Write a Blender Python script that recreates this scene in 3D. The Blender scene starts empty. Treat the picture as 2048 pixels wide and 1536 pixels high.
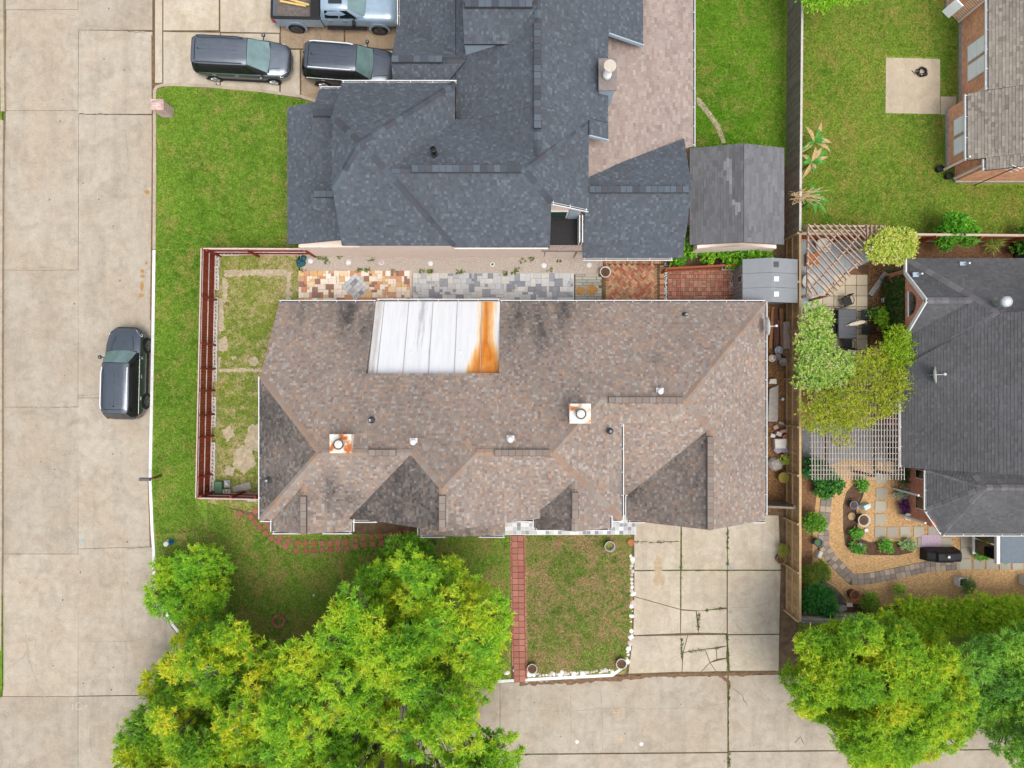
import bpy, bmesh, math, random
import numpy as np
from mathutils import Vector, Matrix

# ------------------------------------------------------------------ camera, sky, sun, exposure
S = bpy.context.scene
COL = S.collection
H, F = 39.0, 1422.0            # flight height (m) and focal length in photo pixels (2048 wide)
cam_d = bpy.data.cameras.new('camera'); cam = bpy.data.objects.new('camera', cam_d); COL.objects.link(cam)
cam.location = (0, 0, H); cam.rotation_euler = (0, 0, 0)
cam_d.sensor_width = 36.0; cam_d.lens = F / 2048 * 36.0; cam_d.clip_end = 2000
S.camera = cam
SUN_EL, SUN_AZ = math.radians(70), math.radians(140)      # azimuth from north, clockwise
W = bpy.data.worlds.new('World'); S.world = W; W.use_nodes = True
nt = W.node_tree; nt.nodes.clear()
sky = nt.nodes.new('ShaderNodeTexSky'); sky.sky_type = 'NISHITA'; sky.sun_disc = False
sky.sun_elevation = SUN_EL; sky.sun_rotation = SUN_AZ; sky.dust_density = 4.0; sky.air_density = 1.0; sky.ozone_density = 0.6
bg = nt.nodes.new('ShaderNodeBackground'); bg.inputs[1].default_value = 0.15
wo = nt.nodes.new('ShaderNodeOutputWorld')
hs = nt.nodes.new('ShaderNodeHueSaturation'); hs.inputs['Saturation'].default_value = 0.35
nt.links.new(sky.outputs[0], hs.inputs['Color']); nt.links.new(hs.outputs[0], bg.inputs[0]); nt.links.new(bg.outputs[0], wo.inputs[0])
sd = bpy.data.lights.new('sun', 'SUN'); sun = bpy.data.objects.new('sun', sd); COL.objects.link(sun)
sd.energy = 0.6; sd.angle = math.radians(35); sd.color = (1.0, 0.95, 0.88)
sun.rotation_euler = (math.pi / 2 - SUN_EL, 0, math.pi - SUN_AZ)
sun.location = (20, -8, 60)
S.view_settings.view_transform = 'Standard'; S.view_settings.look = 'None'
S.view_settings.gamma = 1.0; S.view_settings.use_curve_mapping = False
S.view_settings.exposure = 1.0
S.cycles.max_bounces = 6; S.cycles.transparent_max_bounces = 4

# ------------------------------------------------------------------ helpers
R = random.Random(7)
G = 0.12                        # level of the lots above the street
def P(px, py, z=G): k = (H - z) / F; return Vector(((px - 1024) * k, (768 - py) * k, z))
def XY(px, py, z=G): k = (H - z) / F; return ((px - 1024) * k, (768 - py) * k)
def lin(c): c /= 255.0; return c / 12.92 if c <= .04045 else ((c + .055) / 1.055) ** 2.4
def C(r, g, b, k=.72): return (lin(r) * k, lin(g) * k, lin(b) * k, 1)
WL = {}
def wl(o): return WL.get(o.name, Vector((0, 0, 0)))
def put(o, parent=None):
    COL.objects.link(o)
    if parent is not None:
        o.parent = parent; o.matrix_parent_inverse = Matrix.Translation(-wl(parent))
    return o
def tag(o, label=None, cat=None, group=None, kind=None):
    if label: o['label'] = label
    if cat: o['category'] = cat
    if group: o['group'] = group
    if kind: o['kind'] = kind
    return o
def thing(name, label, cat, loc, group=None):
    o = bpy.data.objects.new(name, None); o.empty_display_size = .2
    COL.objects.link(o); o.location = loc; WL[o.name] = Vector(loc)
    return tag(o, label, cat, group)
def mesh(name, v, f, mat, parent=None, smooth=False, **kw):
    m = bpy.data.meshes.new(name); m.from_pydata([tuple(p) for p in v], [], f); m.update()
    if mat: m.materials.append(mat)
    if smooth: m.polygons.foreach_set('use_smooth', [True] * len(m.polygons))
    o = put(bpy.data.objects.new(name, m), parent)
    return tag(o, **kw)
class MB:
    """collects shapes that make ONE mesh"""
    def __init__(s): s.v = []; s.f = []
    def add(s, v, f):
        n = len(s.v); s.v += [tuple(p) for p in v]; s.f += [tuple(i + n for i in q) for q in f]; return s
    def box(s, x0, x1, y0, y1, z0, z1):
        v = [(x0,y0,z0),(x1,y0,z0),(x1,y1,z0),(x0,y1,z0),(x0,y0,z1),(x1,y0,z1),(x1,y1,z1),(x0,y1,z1)]
        return s.add(v, [(3,2,1,0),(4,5,6,7),(0,1,5,4),(1,2,6,5),(2,3,7,6),(3,0,4,7)])
    def bar(s, a, b, w, h, up=(0, 0, 1)):
        a, b = Vector(a), Vector(b); d = (b - a).normalized(); u = Vector(up)
        if abs(d.dot(u)) > .98: u = Vector((1, 0, 0))
        r = d.cross(u).normalized() * w / 2; t = r.cross(d).normalized() * h / 2
        v = [a-r-t, a+r-t, a+r+t, a-r+t, b-r-t, b+r-t, b+r+t, b-r+t]
        return s.add(v, [(0,1,2,3),(7,6,5,4),(4,5,1,0),(5,6,2,1),(6,7,3,2),(7,4,0,3)])
    def prism(s, poly, z0, z1, ch=0):
        n = len(poly); c = Vector((sum(p[0] for p in poly) / n, sum(p[1] for p in poly) / n))
        area = sum(poly[i][0] * poly[(i+1) % n][1] - poly[(i+1) % n][0] * poly[i][1] for i in range(n))
        if area < 0: poly = poly[::-1]
        if ch:
            top = []
            for p in poly:
                d = c - Vector(p[:2]); L = d.length; top.append(Vector(p[:2]) + d * min(.3, ch * 1.4 / max(L, 1e-6)))
            v = [(p[0], p[1], z0) for p in poly] + [(p[0], p[1], z1 - ch) for p in poly] + [(p[0], p[1], z1) for p in top]
            f = [tuple(range(2*n, 3*n))]
            for i in range(n):
                j = (i + 1) % n; f += [(i, j, n+j, n+i), (n+i, n+j, 2*n+j, 2*n+i)]
        else:
            v = [(p[0], p[1], z0) for p in poly] + [(p[0], p[1], z1) for p in poly]
            f = [tuple(range(n, 2*n))] + [(i, (i+1) % n, n + (i+1) % n, n + i) for i in range(n)]
        f.append(tuple(range(n-1, -1, -1)))
        return s.add(v, f)
    def tube(s, pts, rad, seg=8, cap=True):
        pts = [Vector(p) for p in pts]; n = len(pts); ring = []; base = len(s.v)
        if not hasattr(rad, '__len__'): rad = [rad] * n
        for i, p in enumerate(pts):
            d = (pts[min(i+1, n-1)] - pts[max(i-1, 0)]).normalized()
            u = Vector((0, 0, 1)) if abs(d.z) < .9 else Vector((1, 0, 0))
            a = d.cross(u).normalized(); b = d.cross(a)
            s.v += [tuple(p + (a * math.cos(t) + b * math.sin(t)) * rad[i]) for t in [2 * math.pi * k / seg for k in range(seg)]]
        for i in range(n - 1):
            for k in range(seg):
                j = (k + 1) % seg; q = base + i * seg
                s.f.append((q + k, q + j, q + seg + j, q + seg + k))
        if cap: s.f += [tuple(base + k for k in range(seg)), tuple(base + (n-1) * seg + k for k in range(seg - 1, -1, -1))]
        return s
    def lathe(s, prof, c, seg=20, ax=(0, 0, 1), sx=1, sy=1):
        ax = Vector(ax).normalized(); u = Vector((1, 0, 0)) if abs(ax.x) < .9 else Vector((0, 1, 0))
        a = (u - ax * u.dot(ax)).normalized(); b = ax.cross(a); c = Vector(c); base = len(s.v)
        for r, z in prof:
            for k in range(seg):
                t = 2 * math.pi * k / seg; s.v.append(tuple(c + ax * z + (a * math.cos(t) * sx + b * math.sin(t) * sy) * r))
        for i in range(len(prof) - 1):
            for k in range(seg):
                j = (k + 1) % seg; q = base + i * seg; s.f.append((q + k, q + j, q + seg + j, q + seg + k))
        s.f += [tuple(base + k for k in range(seg - 1, -1, -1)), tuple(base + (len(prof)-1) * seg + k for k in range(seg))]
        return s
    def make(s, name, mat, parent=None, smooth=False, **kw): return mesh(name, s.v, s.f, mat, parent, smooth, **kw)
def rnd_unit(n, g):
    v = g.normal(size=(n, 3)); return v / np.linalg.norm(v, axis=1)[:, None]

# ------------------------------------------------------------------ materials
class N:
    def __init__(s, name):
        s.m = bpy.data.materials.new(name); s.m.use_nodes = True; s.t = s.m.node_tree; s.b = s.t.nodes['Principled BSDF']
    def n(s, t, **kw):
        x = s.t.nodes.new('ShaderNode' + t)
        for k, v in kw.items(): setattr(x, k, v)
        return x
    def l(s, a, b): s.t.links.new(a, b)
    def noise(s, scale, detail=4, rough=.6, vec=None, dist=0):
        x = s.n('TexNoise'); x.inputs['Scale'].default_value = scale; x.inputs['Detail'].default_value = detail
        x.inputs['Roughness'].default_value = rough; x.inputs['Distortion'].default_value = dist
        if vec is not None: s.l(vec, x.inputs['Vector'])
        return x.outputs['Fac']
    def ramp(s, fac, stops, interp='LINEAR'):
        r = s.n('ValToRGB'); e = r.color_ramp; e.interpolation = interp
        while len(e.elements) < len(stops): e.elements.new(.5)
        for q, (p, c) in zip(e.elements, stops): q.position = p; q.color = c if hasattr(c, '__len__') else (c, c, c, 1)
        s.l(fac, r.inputs[0]); return r.outputs[0]
    def mix(s, fac, a, b, mode='MIX'):
        x = s.n('Mix'); x.data_type = 'RGBA'; x.blend_type = mode
        for sock, v in ((x.inputs[0], fac), (x.inputs[6], a), (x.inputs[7], b)):
            if isinstance(v, (int, float)): sock.default_value = v
            elif isinstance(v, tuple): sock.default_value = v
            else: s.l(v, sock)
        return x.outputs[2]
    def bump(s, h, st, d=.02):
        x = s.n('Bump'); x.inputs['Strength'].default_value = st; x.inputs['Distance'].default_value = d
        s.l(h, x.inputs['Height']); s.l(x.outputs[0], s.b.inputs['Normal'])
    def pos(s): return s.n('NewGeometry').outputs['Position']
    def col(s, c):
        if isinstance(c, tuple): s.b.inputs['Base Color'].default_value = c
        else: s.l(c, s.b.inputs['Base Color'])
    def set(s, rough=.8, metal=0, spec=.3):
        s.b.inputs['Roughness'].default_value = rough; s.b.inputs['Metallic'].default_value = metal
        s.b.inputs['Specular IOR Level'].default_value = spec; return s.m
MC = {}
def M(name, c, rough=.8, var=.18, scale=6, metal=0, spec=.3, rnd=0, bump=0, coat=0):
    if name in MC: return MC[name]
    s = N(name); p = s.pos()
    lo = tuple(x * (1 - var) for x in c[:3]) + (1,); hi = tuple(min(1, x * (1 + var)) for x in c[:3]) + (1,)
    f = s.noise(scale, 5, .65, p)
    col = s.ramp(f, [(.3, lo), (.7, hi)])
    if rnd:
        oi = s.n('ObjectInfo').outputs['Random']
        col = s.mix(1, col, s.ramp(oi, [(0, 1 - rnd), (1, 1 + rnd)]), 'MULTIPLY')
    s.col(col)
    if bump: s.bump(f, bump)
    if coat: s.b.inputs['Coat Weight'].default_value = coat; s.b.inputs['Coat Roughness'].default_value = .08
    MC[name] = s.set(rough, metal, spec); return MC[name]
def palette_mat(name, cols, rough=.85, var=.12, scale=20, spec=.2):
    """each piece takes one colour of the palette by its object's random number"""
    s = N(name); oi = s.n('ObjectInfo').outputs['Random']; n = len(cols)
    c = s.ramp(oi, [(i / n, k) for i, k in enumerate(cols)], 'CONSTANT')
    f = s.noise(scale, 5, .7, s.pos())
    c = s.mix(1, c, s.ramp(f, [(.25, 1 - var * 2), (.75, 1 + var)]), 'MULTIPLY')
    s.col(c); s.bump(f, .25, .01); return s.set(rough, 0, spec)
def grass_mat(name, g1, g2, dry, soil, dry_amt, big=.22, seed=0):
    s = N(name); mp = s.n('Mapping'); mp.inputs['Location'].default_value = (seed * 13.1, seed * 7.7, 0); s.l(s.pos(), mp.inputs[0]); p = mp.outputs[0]
    a = s.noise(big, 3, .6, p); b = s.noise(.7, 8, .78, p, .8); c = s.noise(3.5, 6, .78, p); d = s.noise(13, 4, .85, p)
    green = s.mix(s.ramp(a, [(.42, 0.0), (.58, 1.0)]), g1, g2)
    green = s.mix(s.ramp(c, [(.4, 0.), (.62, .6)]), green, tuple(x * 1.5 for x in g2[:3]) + (1,))
    dm = s.mix(.35, b, c)
    lo = .60 - dry_amt * .28
    k = s.mix(s.ramp(dm, [(lo, 0.), (lo + .13, .85)]), green, s.mix(s.ramp(c, [(.4, 0.), (.62, 1.)]), dry, soil))
    k = s.mix(1, k, s.ramp(d, [(.36, .55), (.64, 1.5)]), 'MULTIPLY')
    s.col(k); s.bump(s.mix(.5, c, d), .8, .05); return s.set(.95, 0, .1)
def concrete_mat(name, base, blot, dark, rnd=.06, streak=None):
    s = N(name); p = s.pos()
    a = s.noise(.33, 5, .62, p); b = s.noise(.9, 9, .75, p, .6); c = s.noise(14, 4, .85, p); g2 = s.noise(2.6, 7, .8, p)
    k = s.mix(s.ramp(a, [(.42, 0.), (.58, .9)]), base, blot)
    k = s.mix(s.ramp(b, [(.47, 0.), (.66, .62)]), k, dark)
    mp = s.n('Mapping'); mp.inputs['Scale'].default_value = streak or (1.2, .12, 1); s.l(p, mp.inputs[0])
    e = s.noise(1.0, 5, .7, mp.outputs[0]); k = s.mix(s.ramp(e, [(.48, 0.), (.66, .34)]), k, tuple(x * .62 for x in base[:3]) + (1,))
    k = s.mix(1, k, s.ramp(c, [(.35, .88), (.65, 1.1)]), 'MULTIPLY'); k = s.mix(1, k, s.ramp(g2, [(.36, .88), (.62, 1.07)]), 'MULTIPLY')
    oi = s.n('ObjectInfo').outputs['Random']; k = s.mix(1, k, s.ramp(oi, [(0, 1 - rnd), (1, 1 + rnd)]), 'MULTIPLY')
    s.col(k); s.bump(c, .25, .006); return s.set(.88, 0, .25)
def attr_mat(name, rough=.9, grain=60, amt=.2, transl=0, spec=.2):
    s = N(name); a = s.n('Attribute'); a.attribute_name = 'col'; k = a.outputs['Color']
    if amt:
        f = s.noise(grain, 3, .7, s.pos()); k = s.mix(1, k, s.ramp(f, [(.2, 1 - amt), (.8, 1 + amt)]), 'MULTIPLY')
    s.col(k)
    if transl:
        tr = s.n('BsdfTranslucent'); s.l(k, tr.inputs[0]); mx = s.n('MixShader'); mx.inputs[0].default_value = transl
        out = s.t.nodes['Material Output']; s.l(s.b.outputs[0], mx.inputs[1]); s.l(tr.outputs[0], mx.inputs[2]); s.l(mx.outputs[0], out.inputs[0])
    return s.set(rough, 0, spec)
def brick_mat(name, c1, c2, mortar, vert=True):
    s = N(name); g = s.n('NewGeometry'); sep = s.n('SeparateXYZ'); s.l(g.outputs['Position'], sep.inputs[0])
    ad = s.n('Math'); ad.operation = 'ADD'; s.l(sep.outputs[0], ad.inputs[0]); s.l(sep.outputs[1], ad.inputs[1])
    cb = s.n('CombineXYZ'); s.l(ad.outputs[0], cb.inputs[0]); s.l(sep.outputs[2] if vert else sep.outputs[1], cb.inputs[1])
    if not vert: s.l(sep.outputs[0], cb.inputs[0])
    t = s.n('TexBrick'); t.inputs['Color1'].default_value = c1; t.inputs['Color2'].default_value = c2; t.inputs['Mortar'].default_value = mortar
    t.inputs['Scale'].default_value = 1; t.inputs['Brick Width'].default_value = .21; t.inputs['Row Height'].default_value = .075; t.inputs['Mortar Size'].default_value = .01; t.inputs['Bias'].default_value = -.1
    s.l(cb.outputs[0], t.inputs[0]); f = s.noise(3, 5, .7, g.outputs['Position'])
    s.col(s.mix(1, t.outputs[0], s.ramp(f, [(.25, .7), (.75, 1.25)]), 'MULTIPLY')); s.bump(t.outputs['Fac'], -.5, .01); return s.set(.88)
def car_paint(name, c, rough=.28, flake=.4):
    s = N(name); f = s.noise(3, 3, .5, s.pos()); s.col(s.ramp(f, [(.3, tuple(x*.92 for x in c[:3])+(1,)), (.7, tuple(x*1.06 for x in c[:3])+(1,))]))
    s.b.inputs['Coat Weight'].default_value = .8; s.b.inputs['Coat Roughness'].default_value = .06; return s.set(rough, flake, .5)

m_street = concrete_mat('street_concrete', C(200,189,171,0.588), C(196,181,160,0.578), C(167,153,136,0.567))
m_drive = concrete_mat('driveway_concrete', C(211,199,179,0.63), C(207,192,168,0.63), C(181,167,146,0.609), .03)
m_drive2 = concrete_mat('driveway_concrete_old', C(186,166,140,.62), C(168,146,120), C(128,104,82))
m_pad = concrete_mat('pad_concrete', C(206,190,164,.62), C(198,184,158,.62), C(178,160,138), .02)
m_white = M('white_paint', C(236,236,234, .66), .55, .07, 5)
m_kerb = M('bare_kerb', C(176,162,142), .9, .2, 3)
m_kerbw = M('painted_kerb', C(238,238,234,.66), .7, .16, 3)
m_soil = M('soil', C(116,94,72), .95, .4, 3, bump=.6)
m_joint = M('joint_dirt', C(104,88,62), .95, .4, 3)
m_crack = M('crack_dirt', C(74,66,44), .95, .4, 4)
m_weed = M('crack_weed', C(84,104,40), .95, .5, 5)
m_mulch = M('mulch', C(132,98,70), .95, .5, 9, bump=.8)
m_dirtbed = M('bed_soil', C(98,72,54), .95, .35, 6, bump=.6)
m_gravel = M('pea_gravel', C(204,164,114,.68), .9, .5, 13, bump=.9)
m_gravelg = M('grey_gravel', C(186,174,162), .9, .4, 26, bump=.9)
m_lawnW = grass_mat('lawn_green', C(85,122,34,0.67), C(109,140,46,0.67), C(164,154,82,0.69), C(157,138,86,0.69), .36)
m_lawnF = grass_mat('lawn_shady', C(86,118,38,0.853), C(102,128,46,0.853), C(152,138,82,0.853), C(146,116,80,0.853), .46, seed=2)
m_lawnD = grass_mat('lawn_dry', C(89,111,44,0.726), C(107,123,52,0.726), C(161,139,102,0.77), C(149,113,88,0.88), .54, seed=3)
m_lawnY = grass_mat('yard_patchy', C(101,121,46,0.726), C(119,129,54,0.726), C(169,149,108,0.77), C(173,151,122,0.88), .46, seed=4)
m_lawnN = grass_mat('lawn_olive', C(90,122,36,0.69), C(111,134,46,0.69), C(157,148,74,0.69), C(148,134,72,0.69), .44, seed=5)
m_lawnB = grass_mat('lawn_bright', C(84,130,28,0.581), C(104,144,38,0.581), C(166,158,82,0.581), C(160,146,86,0.581), .38, seed=6)
m_shing = attr_mat('shingle', .92, 55, .16)
m_leaf = attr_mat('leaf', .5, 0, 0, .38, .35)
m_bark = M('bark', C(120,104,90), .95, .35, 8, bump=.5)
m_twig = M('grey_twig', C(138,126,112), .95, .3, 8)
m_brickR = brick_mat('red_brick_wall', C(200,108,74,.85), C(172,80,54,.85), C(214,190,168,.85))
m_brickT = brick_mat('tan_brick_wall', C(226,146,98,0.935), C(195,109,72,0.935), C(235,212,186,0.935))
m_brickP = brick_mat('pale_pink_brick', C(214,178,168), C(190,148,140), C(226,214,206))
m_cream = M('cream_siding', C(232,214,200,.85), .7, .05, 3)
m_bluegrey = M('blue_grey_siding', C(170,186,198), .6, .05, 3)
m_glass = M('dark_glass', C(26,34,34,.6), .06, .2, 2, spec=.8)
m_glassg = M('green_glass', C(20,70,58,.6), .08, .3, 2, spec=.8)
m_glassl = M('blind_window', C(240,243,245,.95), .6, .04, 2, spec=.2)
m_silver = M('satin_silver', C(214,218,222,.9), .4, .05, 4)
m_blk = M('black_rubber', C(30,30,31), .6, .3, 6)
m_dk = M('dark_metal', C(60,60,62), .5, .2, 5, spec=.4)
m_chrome = M('chrome', C(220,222,226,.9), .18, .05, 4, metal=.9)
m_grey = M('grey_concrete', C(168,162,154), .9, .2, 6, rnd=.1)
m_redw = M('red_stained_wood', C(140,56,38,.8), .8, .28, 5, rnd=.14)
m_redt = M('worn_wood_edge', C(206,182,174), .85, .18, 5, rnd=.1)
m_cedar = M('cedar_board', C(172,140,98,.8), .85, .3, 5, rnd=.2)
m_cedarr = M('cedar_rail', C(192,164,124), .85, .15, 5, rnd=.1)
m_greyw = M('weathered_board', C(134,126,112), .9, .3, 4, rnd=.16)
m_orangew = M('orange_fence_board', C(166,92,48), .85, .25, 5, rnd=.12)
m_perg = M('pergola_wood', C(186,160,140,.7), .85, .2, 5, rnd=.1)
m_pergw = M('white_lattice', C(200,190,178,.66), .85, .2, 5, rnd=.1)
m_terra = M('terracotta', C(176,94,62), .85, .15, 6)
m_blue = M('blue_glaze', C(36,56,122), .2, .2, 6, spec=.6)
m_potw = M('pale_pot', C(214,212,204), .6, .12, 6)
m_galv = M('galvanised', C(190,194,192), .4, .15, 6, metal=.5)
m_flash = M('vent_metal', C(206,212,216), .4, .1, 6, metal=.3)
m_stonew = palette_mat('white_rock', [C(236,234,228,.85), C(214,208,200), C(228,220,210,.85), C(206,190,178)], .8)
m_paver = palette_mat('red_paver', [C(188,126,108,.62), C(178,114,98,.62), C(196,136,116,.62), C(182,124,108,.62)], .9)
m_step = palette_mat('worn_red_paver', [C(176,108,92,.66), C(166,102,88,.66), C(184,116,100,.66), C(170,110,96,.66)], .9)
m_slab = palette_mat('grey_flag', [C(178,172,156), C(186,180,164), C(170,164,150)], .9, .06)
m_cobble = palette_mat('taupe_paver', [C(172,156,140), C(156,142,130), C(184,168,148), C(146,134,124)], .9)
m_herr = palette_mat('herringbone_brick', [C(190,138,104), C(178,110,88), C(200,160,120), C(176,144,112), C(210,170,132), C(170,106,82), C(164,144,118), C(194,126,104)], .9)
m_bask = palette_mat('basket_brick', [C(184,124,102,.68), C(192,136,112,.68), C(172,112,94,.68), C(178,138,114,.68), C(198,146,122,.68), C(164,118,100,.68)], .9)
m_tileo = palette_mat('ochre_tile', [C(240,224,204,.72), C(222,176,122,.7), C(210,146,96,.7), C(238,210,166,.7), C(182,122,88,.66), C(244,234,222,.74), C(228,192,132,.7), C(156,116,98,.66), C(216,162,124,.68), C(238,218,196,.72), C(242,228,210,.72)], .45, .12, 9, .4)
m_tileg = palette_mat('grey_tile', [C(210,210,208,.68), C(200,201,202,.66), C(216,214,209,.68), C(160,164,171,.62), C(206,208,210,.66), C(213,209,200,.66), C(146,150,160,.62), C(204,206,208,.66), C(186,188,192,.64)], .5, .1, 9, .3)
m_slate = palette_mat('slate_brick', [C(176,174,162), C(164,166,158), C(186,182,166), C(158,158,148)], .8)

# rusted white metal sheet
def rust_sheet():
    s = N('rusted_white_metal'); p = s.pos(); sep = s.n('SeparateXYZ'); s.l(p, sep.inputs[0])
    mp = s.n('Mapping'); mp.inputs['Scale'].default_value = (5, .35, .35); s.l(p, mp.inputs[0])
    st = s.noise(1.2, 6, .7, mp.outputs[0]); ed = s.noise(1.3, 5, .6, p)
    base = s.mix(s.ramp(st, [(.45, 0.), (.72, .35)]), C(232,234,236,.72), C(186,190,194,.70))
    # rust band: its centre near x=-1.45, widening uphill towards the house
    def mth(op, a, b):
        x = s.n('Math'); x.operation = op
        for i, v in enumerate((a, b)):
            if isinstance(v, (int, float)): x.inputs[i].default_value = v
            else: s.l(v, x.inputs[i])
        return x.outputs[0]
    dx = mth('ABSOLUTE', mth('ADD', sep.outputs[0], 1.28), 0)
    wid = mth('ADD', .52, mth('MULTIPLY', mth('MAXIMUM', mth('SUBTRACT', 2.2, sep.outputs[1]), 0), .36))
    f = mth('SUBTRACT', mth('ADD', wid, mth('MULTIPLY', mth('SUBTRACT', st, .5), .9)), dx)
    f2 = s.ramp(f, [(.0, 0.), (.14, .6), (.26, 1.)])
    rust = s.ramp(mth('ADD', mth('MULTIPLY', st, .6), mth('MULTIPLY', ed, .4)), [(.32, C(176,82,20)), (.52, C(214,128,34)), (.7, C(232,172,92))])
    rust = s.mix(s.ramp(f, [(.05, 1.), (.5, 0.)]), rust, C(238,204,140,.8))
    k = s.mix(f2, base, rust)
    dl = mth('SUBTRACT', .28, mth('ABSOLUTE', mth('ADD', sep.outputs[0], 6.75), 0))
    k = s.mix(s.ramp(mth('ADD', dl, mth('MULTIPLY', mth('SUBTRACT', st, .55), .8)), [(0., 0.), (.25, .5)]), k, C(150,120,90))
    gp = mth('SUBTRACT', .5, mth('ABSOLUTE', mth('ADD', sep.outputs[0], 4.5), 0))
    gy = mth('MULTIPLY', mth('SUBTRACT', sep.outputs[1], 1.4), .35)
    k = s.mix(s.ramp(mth('ADD', mth('ADD', mth('MINIMUM', gp, gy), mth('MULTIPLY', mth('SUBTRACT', st, .5), 2.2)), 0), [(.3, 0.), (.6, .5)]), k, C(140,142,144))
    s.col(k); return s.set(.45, 0, .4)
m_rustroof = rust_sheet()
def rust_cap():
    s = N('rusted_flashing'); f = s.noise(2.2, 5, .6, s.pos()); s.col(s.ramp(f, [(.47, C(232,230,224,.68)), (.55, C(222,190,150,.68)), (.62, C(184,98,48,.68))])); return s.set(.6)
m_rustcap = rust_cap()

# ------------------------------------------------------------------ ground, street, kerbs, lots
def sheet(name, pts, z, mat, parent=None, kind='structure', px=True, thick=.02, label=None, cat=None):
    poly = [XY(*p, z) for p in pts] if px else pts
    return MB().prism(poly, z - thick, z).make(name, mat, parent, kind=kind, label=label, cat=cat)
mesh('ground', [(-400,-400,-.08),(400,-400,-.08),(400,400,-.08),(-400,400,-.08)], [(0,1,2,3)], m_lawnN, kind='structure')
KERB = [(306,-200),(308,180),(308,500),(306,640),(303,800),(300,960),(304,1060),(307,1100),(308,1160),(320,1205),(345,1250),(380,1294),(430,1334),(500,1360),(600,1370),(760,1370),(1000,1363),(1030,1361),(1225,1350),(1256,1348),(1400,1347),(1560,1344),(1800,1340),(2300,1332)]
lot = KERB + [(2300,-200)]
sheet('lot_soil', lot, .10, m_soil, thick=.16)
sheet('lot_across_street', [(-1200,-600),(4,-600),(4,1380),(-10,1420),(-60,1470),(-140,1510),(-1200,1510)], .10, m_lawnW, thick=.16)
# street, its slabs
road = sheet('road', [(-1200,-700),(330,-700),(330,1300),(2400,1300),(2400,2300),(-1200,2300)], -.035, m_joint, thick=.03)
def slabs(parent, lst, z, mat, gap=.6, th=.09, name='concrete_slab', ch=.006):
    for pts in lst:
        poly = [Vector(XY(p[0], p[1], z)) for p in pts]; c = sum(poly, Vector((0, 0))) / len(poly)
        g = gap / F * H / 2
        out = []
        n = len(poly); a = sum(poly[i].x * poly[(i+1) % n].y - poly[(i+1) % n].x * poly[i].y for i in range(n))
        if a < 0: poly.reverse()
        for i in range(n):            # inset every edge by the joint's half width
            p0, p1, p2 = poly[i-1], poly[i], poly[(i+1) % n]
            d1 = (p1 - p0).normalized(); d2 = (p2 - p1).normalized(); n1 = Vector((-d1.y, d1.x)); n2 = Vector((-d2.y, d2.x))
            m = n1 + n2; k = max(.4, 1 + n1.dot(n2)); out.append(p1 + m * (g / k))
        MB().prism(out, z - th, z, ch).make(name, mat, parent)
def rect(x0, y0, x1, y1): return [(x0, y0), (x1, y0), (x1, y1), (x0, y1)]
L0 = [-260, 19, 221, 540, 814, 1108, 1393]; L1 = [-260, 60, 228, 796, 1097]
lst = []
for a, b in zip(L0, L0[1:]): lst.append([(11 if a < 230 else 5, a), (157, a), (156, b), (11 if b < 230 else 5, b)])
for a, b in zip(L1, L1[1:]):
    e = lambda y: 305 if y < 520 else 303 - (y - 520) * .01
    lst.append([(157, a), (e(a), a + 2), (e(b), b), (156, b)] if not a == 796 else [(156, a), (e(a), a), (299, 960), (302, 1050), (304, 1093), (156, 1098)])
lst.append([(156,1098),(304,1093),(306,1160),(318,1207),(342,1253),(377,1298),(426,1338),(498,1365),(560,1373),(560,1386),(156,1392)])
lst += [[(-500,1394),(156,1393),(156,1600),(-500,1600)], [(156,1393),(560,1387),(1000,1368),(1000,1508),(560,1600),(156,1600)][:2] + [(560,1510),(156,1600)], [(560,1373),(780,1373),(1000,1366),(1000,1508),(560,1510)]]
lst += [[(1000,1366),(1230,1354),(1455,1351),(1455,1504),(1000,1508)], [(1457,1351),(1800,1344),(2300,1336),(2300,1496),(1457,1502)],
        [(156,1602),(560,1512),(1000,1510),(1455,1506),(1455,1760),(156,1760)], [(1457,1504),(2300,1498),(2300,1760),(1457,1760)], rect(-500,1602,154,1760)]
slabs(road, lst, 0, m_street)
# kerbs
def ribbon(name, pts, z0, z1, w, mat, z=None, **kw):
    q = [Vector(XY(*p, z1)) for p in pts]; b = MB(); L = []; Rr = []
    for i, p in enumerate(q):
        d = (q[min(i+1, len(q)-1)] - q[max(i-1, 0)]).normalized(); n = Vector((-d.y, d.x)); L.append(p + n * w / 2); Rr.append(p - n * w / 2)
    for i in range(len(q) - 1):
        n = len(b.v); b.v += [(L[i].x,L[i].y,z0),(Rr[i].x,Rr[i].y,z0),(Rr[i+1].x,Rr[i+1].y,z0),(L[i+1].x,L[i+1].y,z0),(L[i].x,L[i].y,z1),(Rr[i].x,Rr[i].y,z1),(Rr[i+1].x,Rr[i+1].y,z1),(L[i+1].x,L[i+1].y,z1)]
        b.f += [(n+4,n+5,n+6,n+7),(n,n+4,n+7,n+3),(n+1,n+2,n+6,n+5),(n,n+1,n+5,n+4),(n+2,n+3,n+7,n+6)]
    return b.make(name, mat, **kw)
ribbon('kerb', [(309,180),(309,340),(308,498)], -.03, .15, .17, m_kerb, kind='structure')
ribbon('kerb', KERB[2:18], -.03, .152, .16, m_kerbw, kind='structure')
ribbon('kerb', [(1046,1360),(1225,1350.5),(1252,1330)], -.03, .152, .17, m_kerbw, kind='structure')
ribbon('kerb', [(2,-300),(3,60),(5,222)], -.03, .15, .2, m_kerb, kind='structure')
ribbon('kerb', [(2,240),(0,700),(0,1090),(-2,1300)], -.03, .15, .2, m_kerb, kind='structure')
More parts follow.
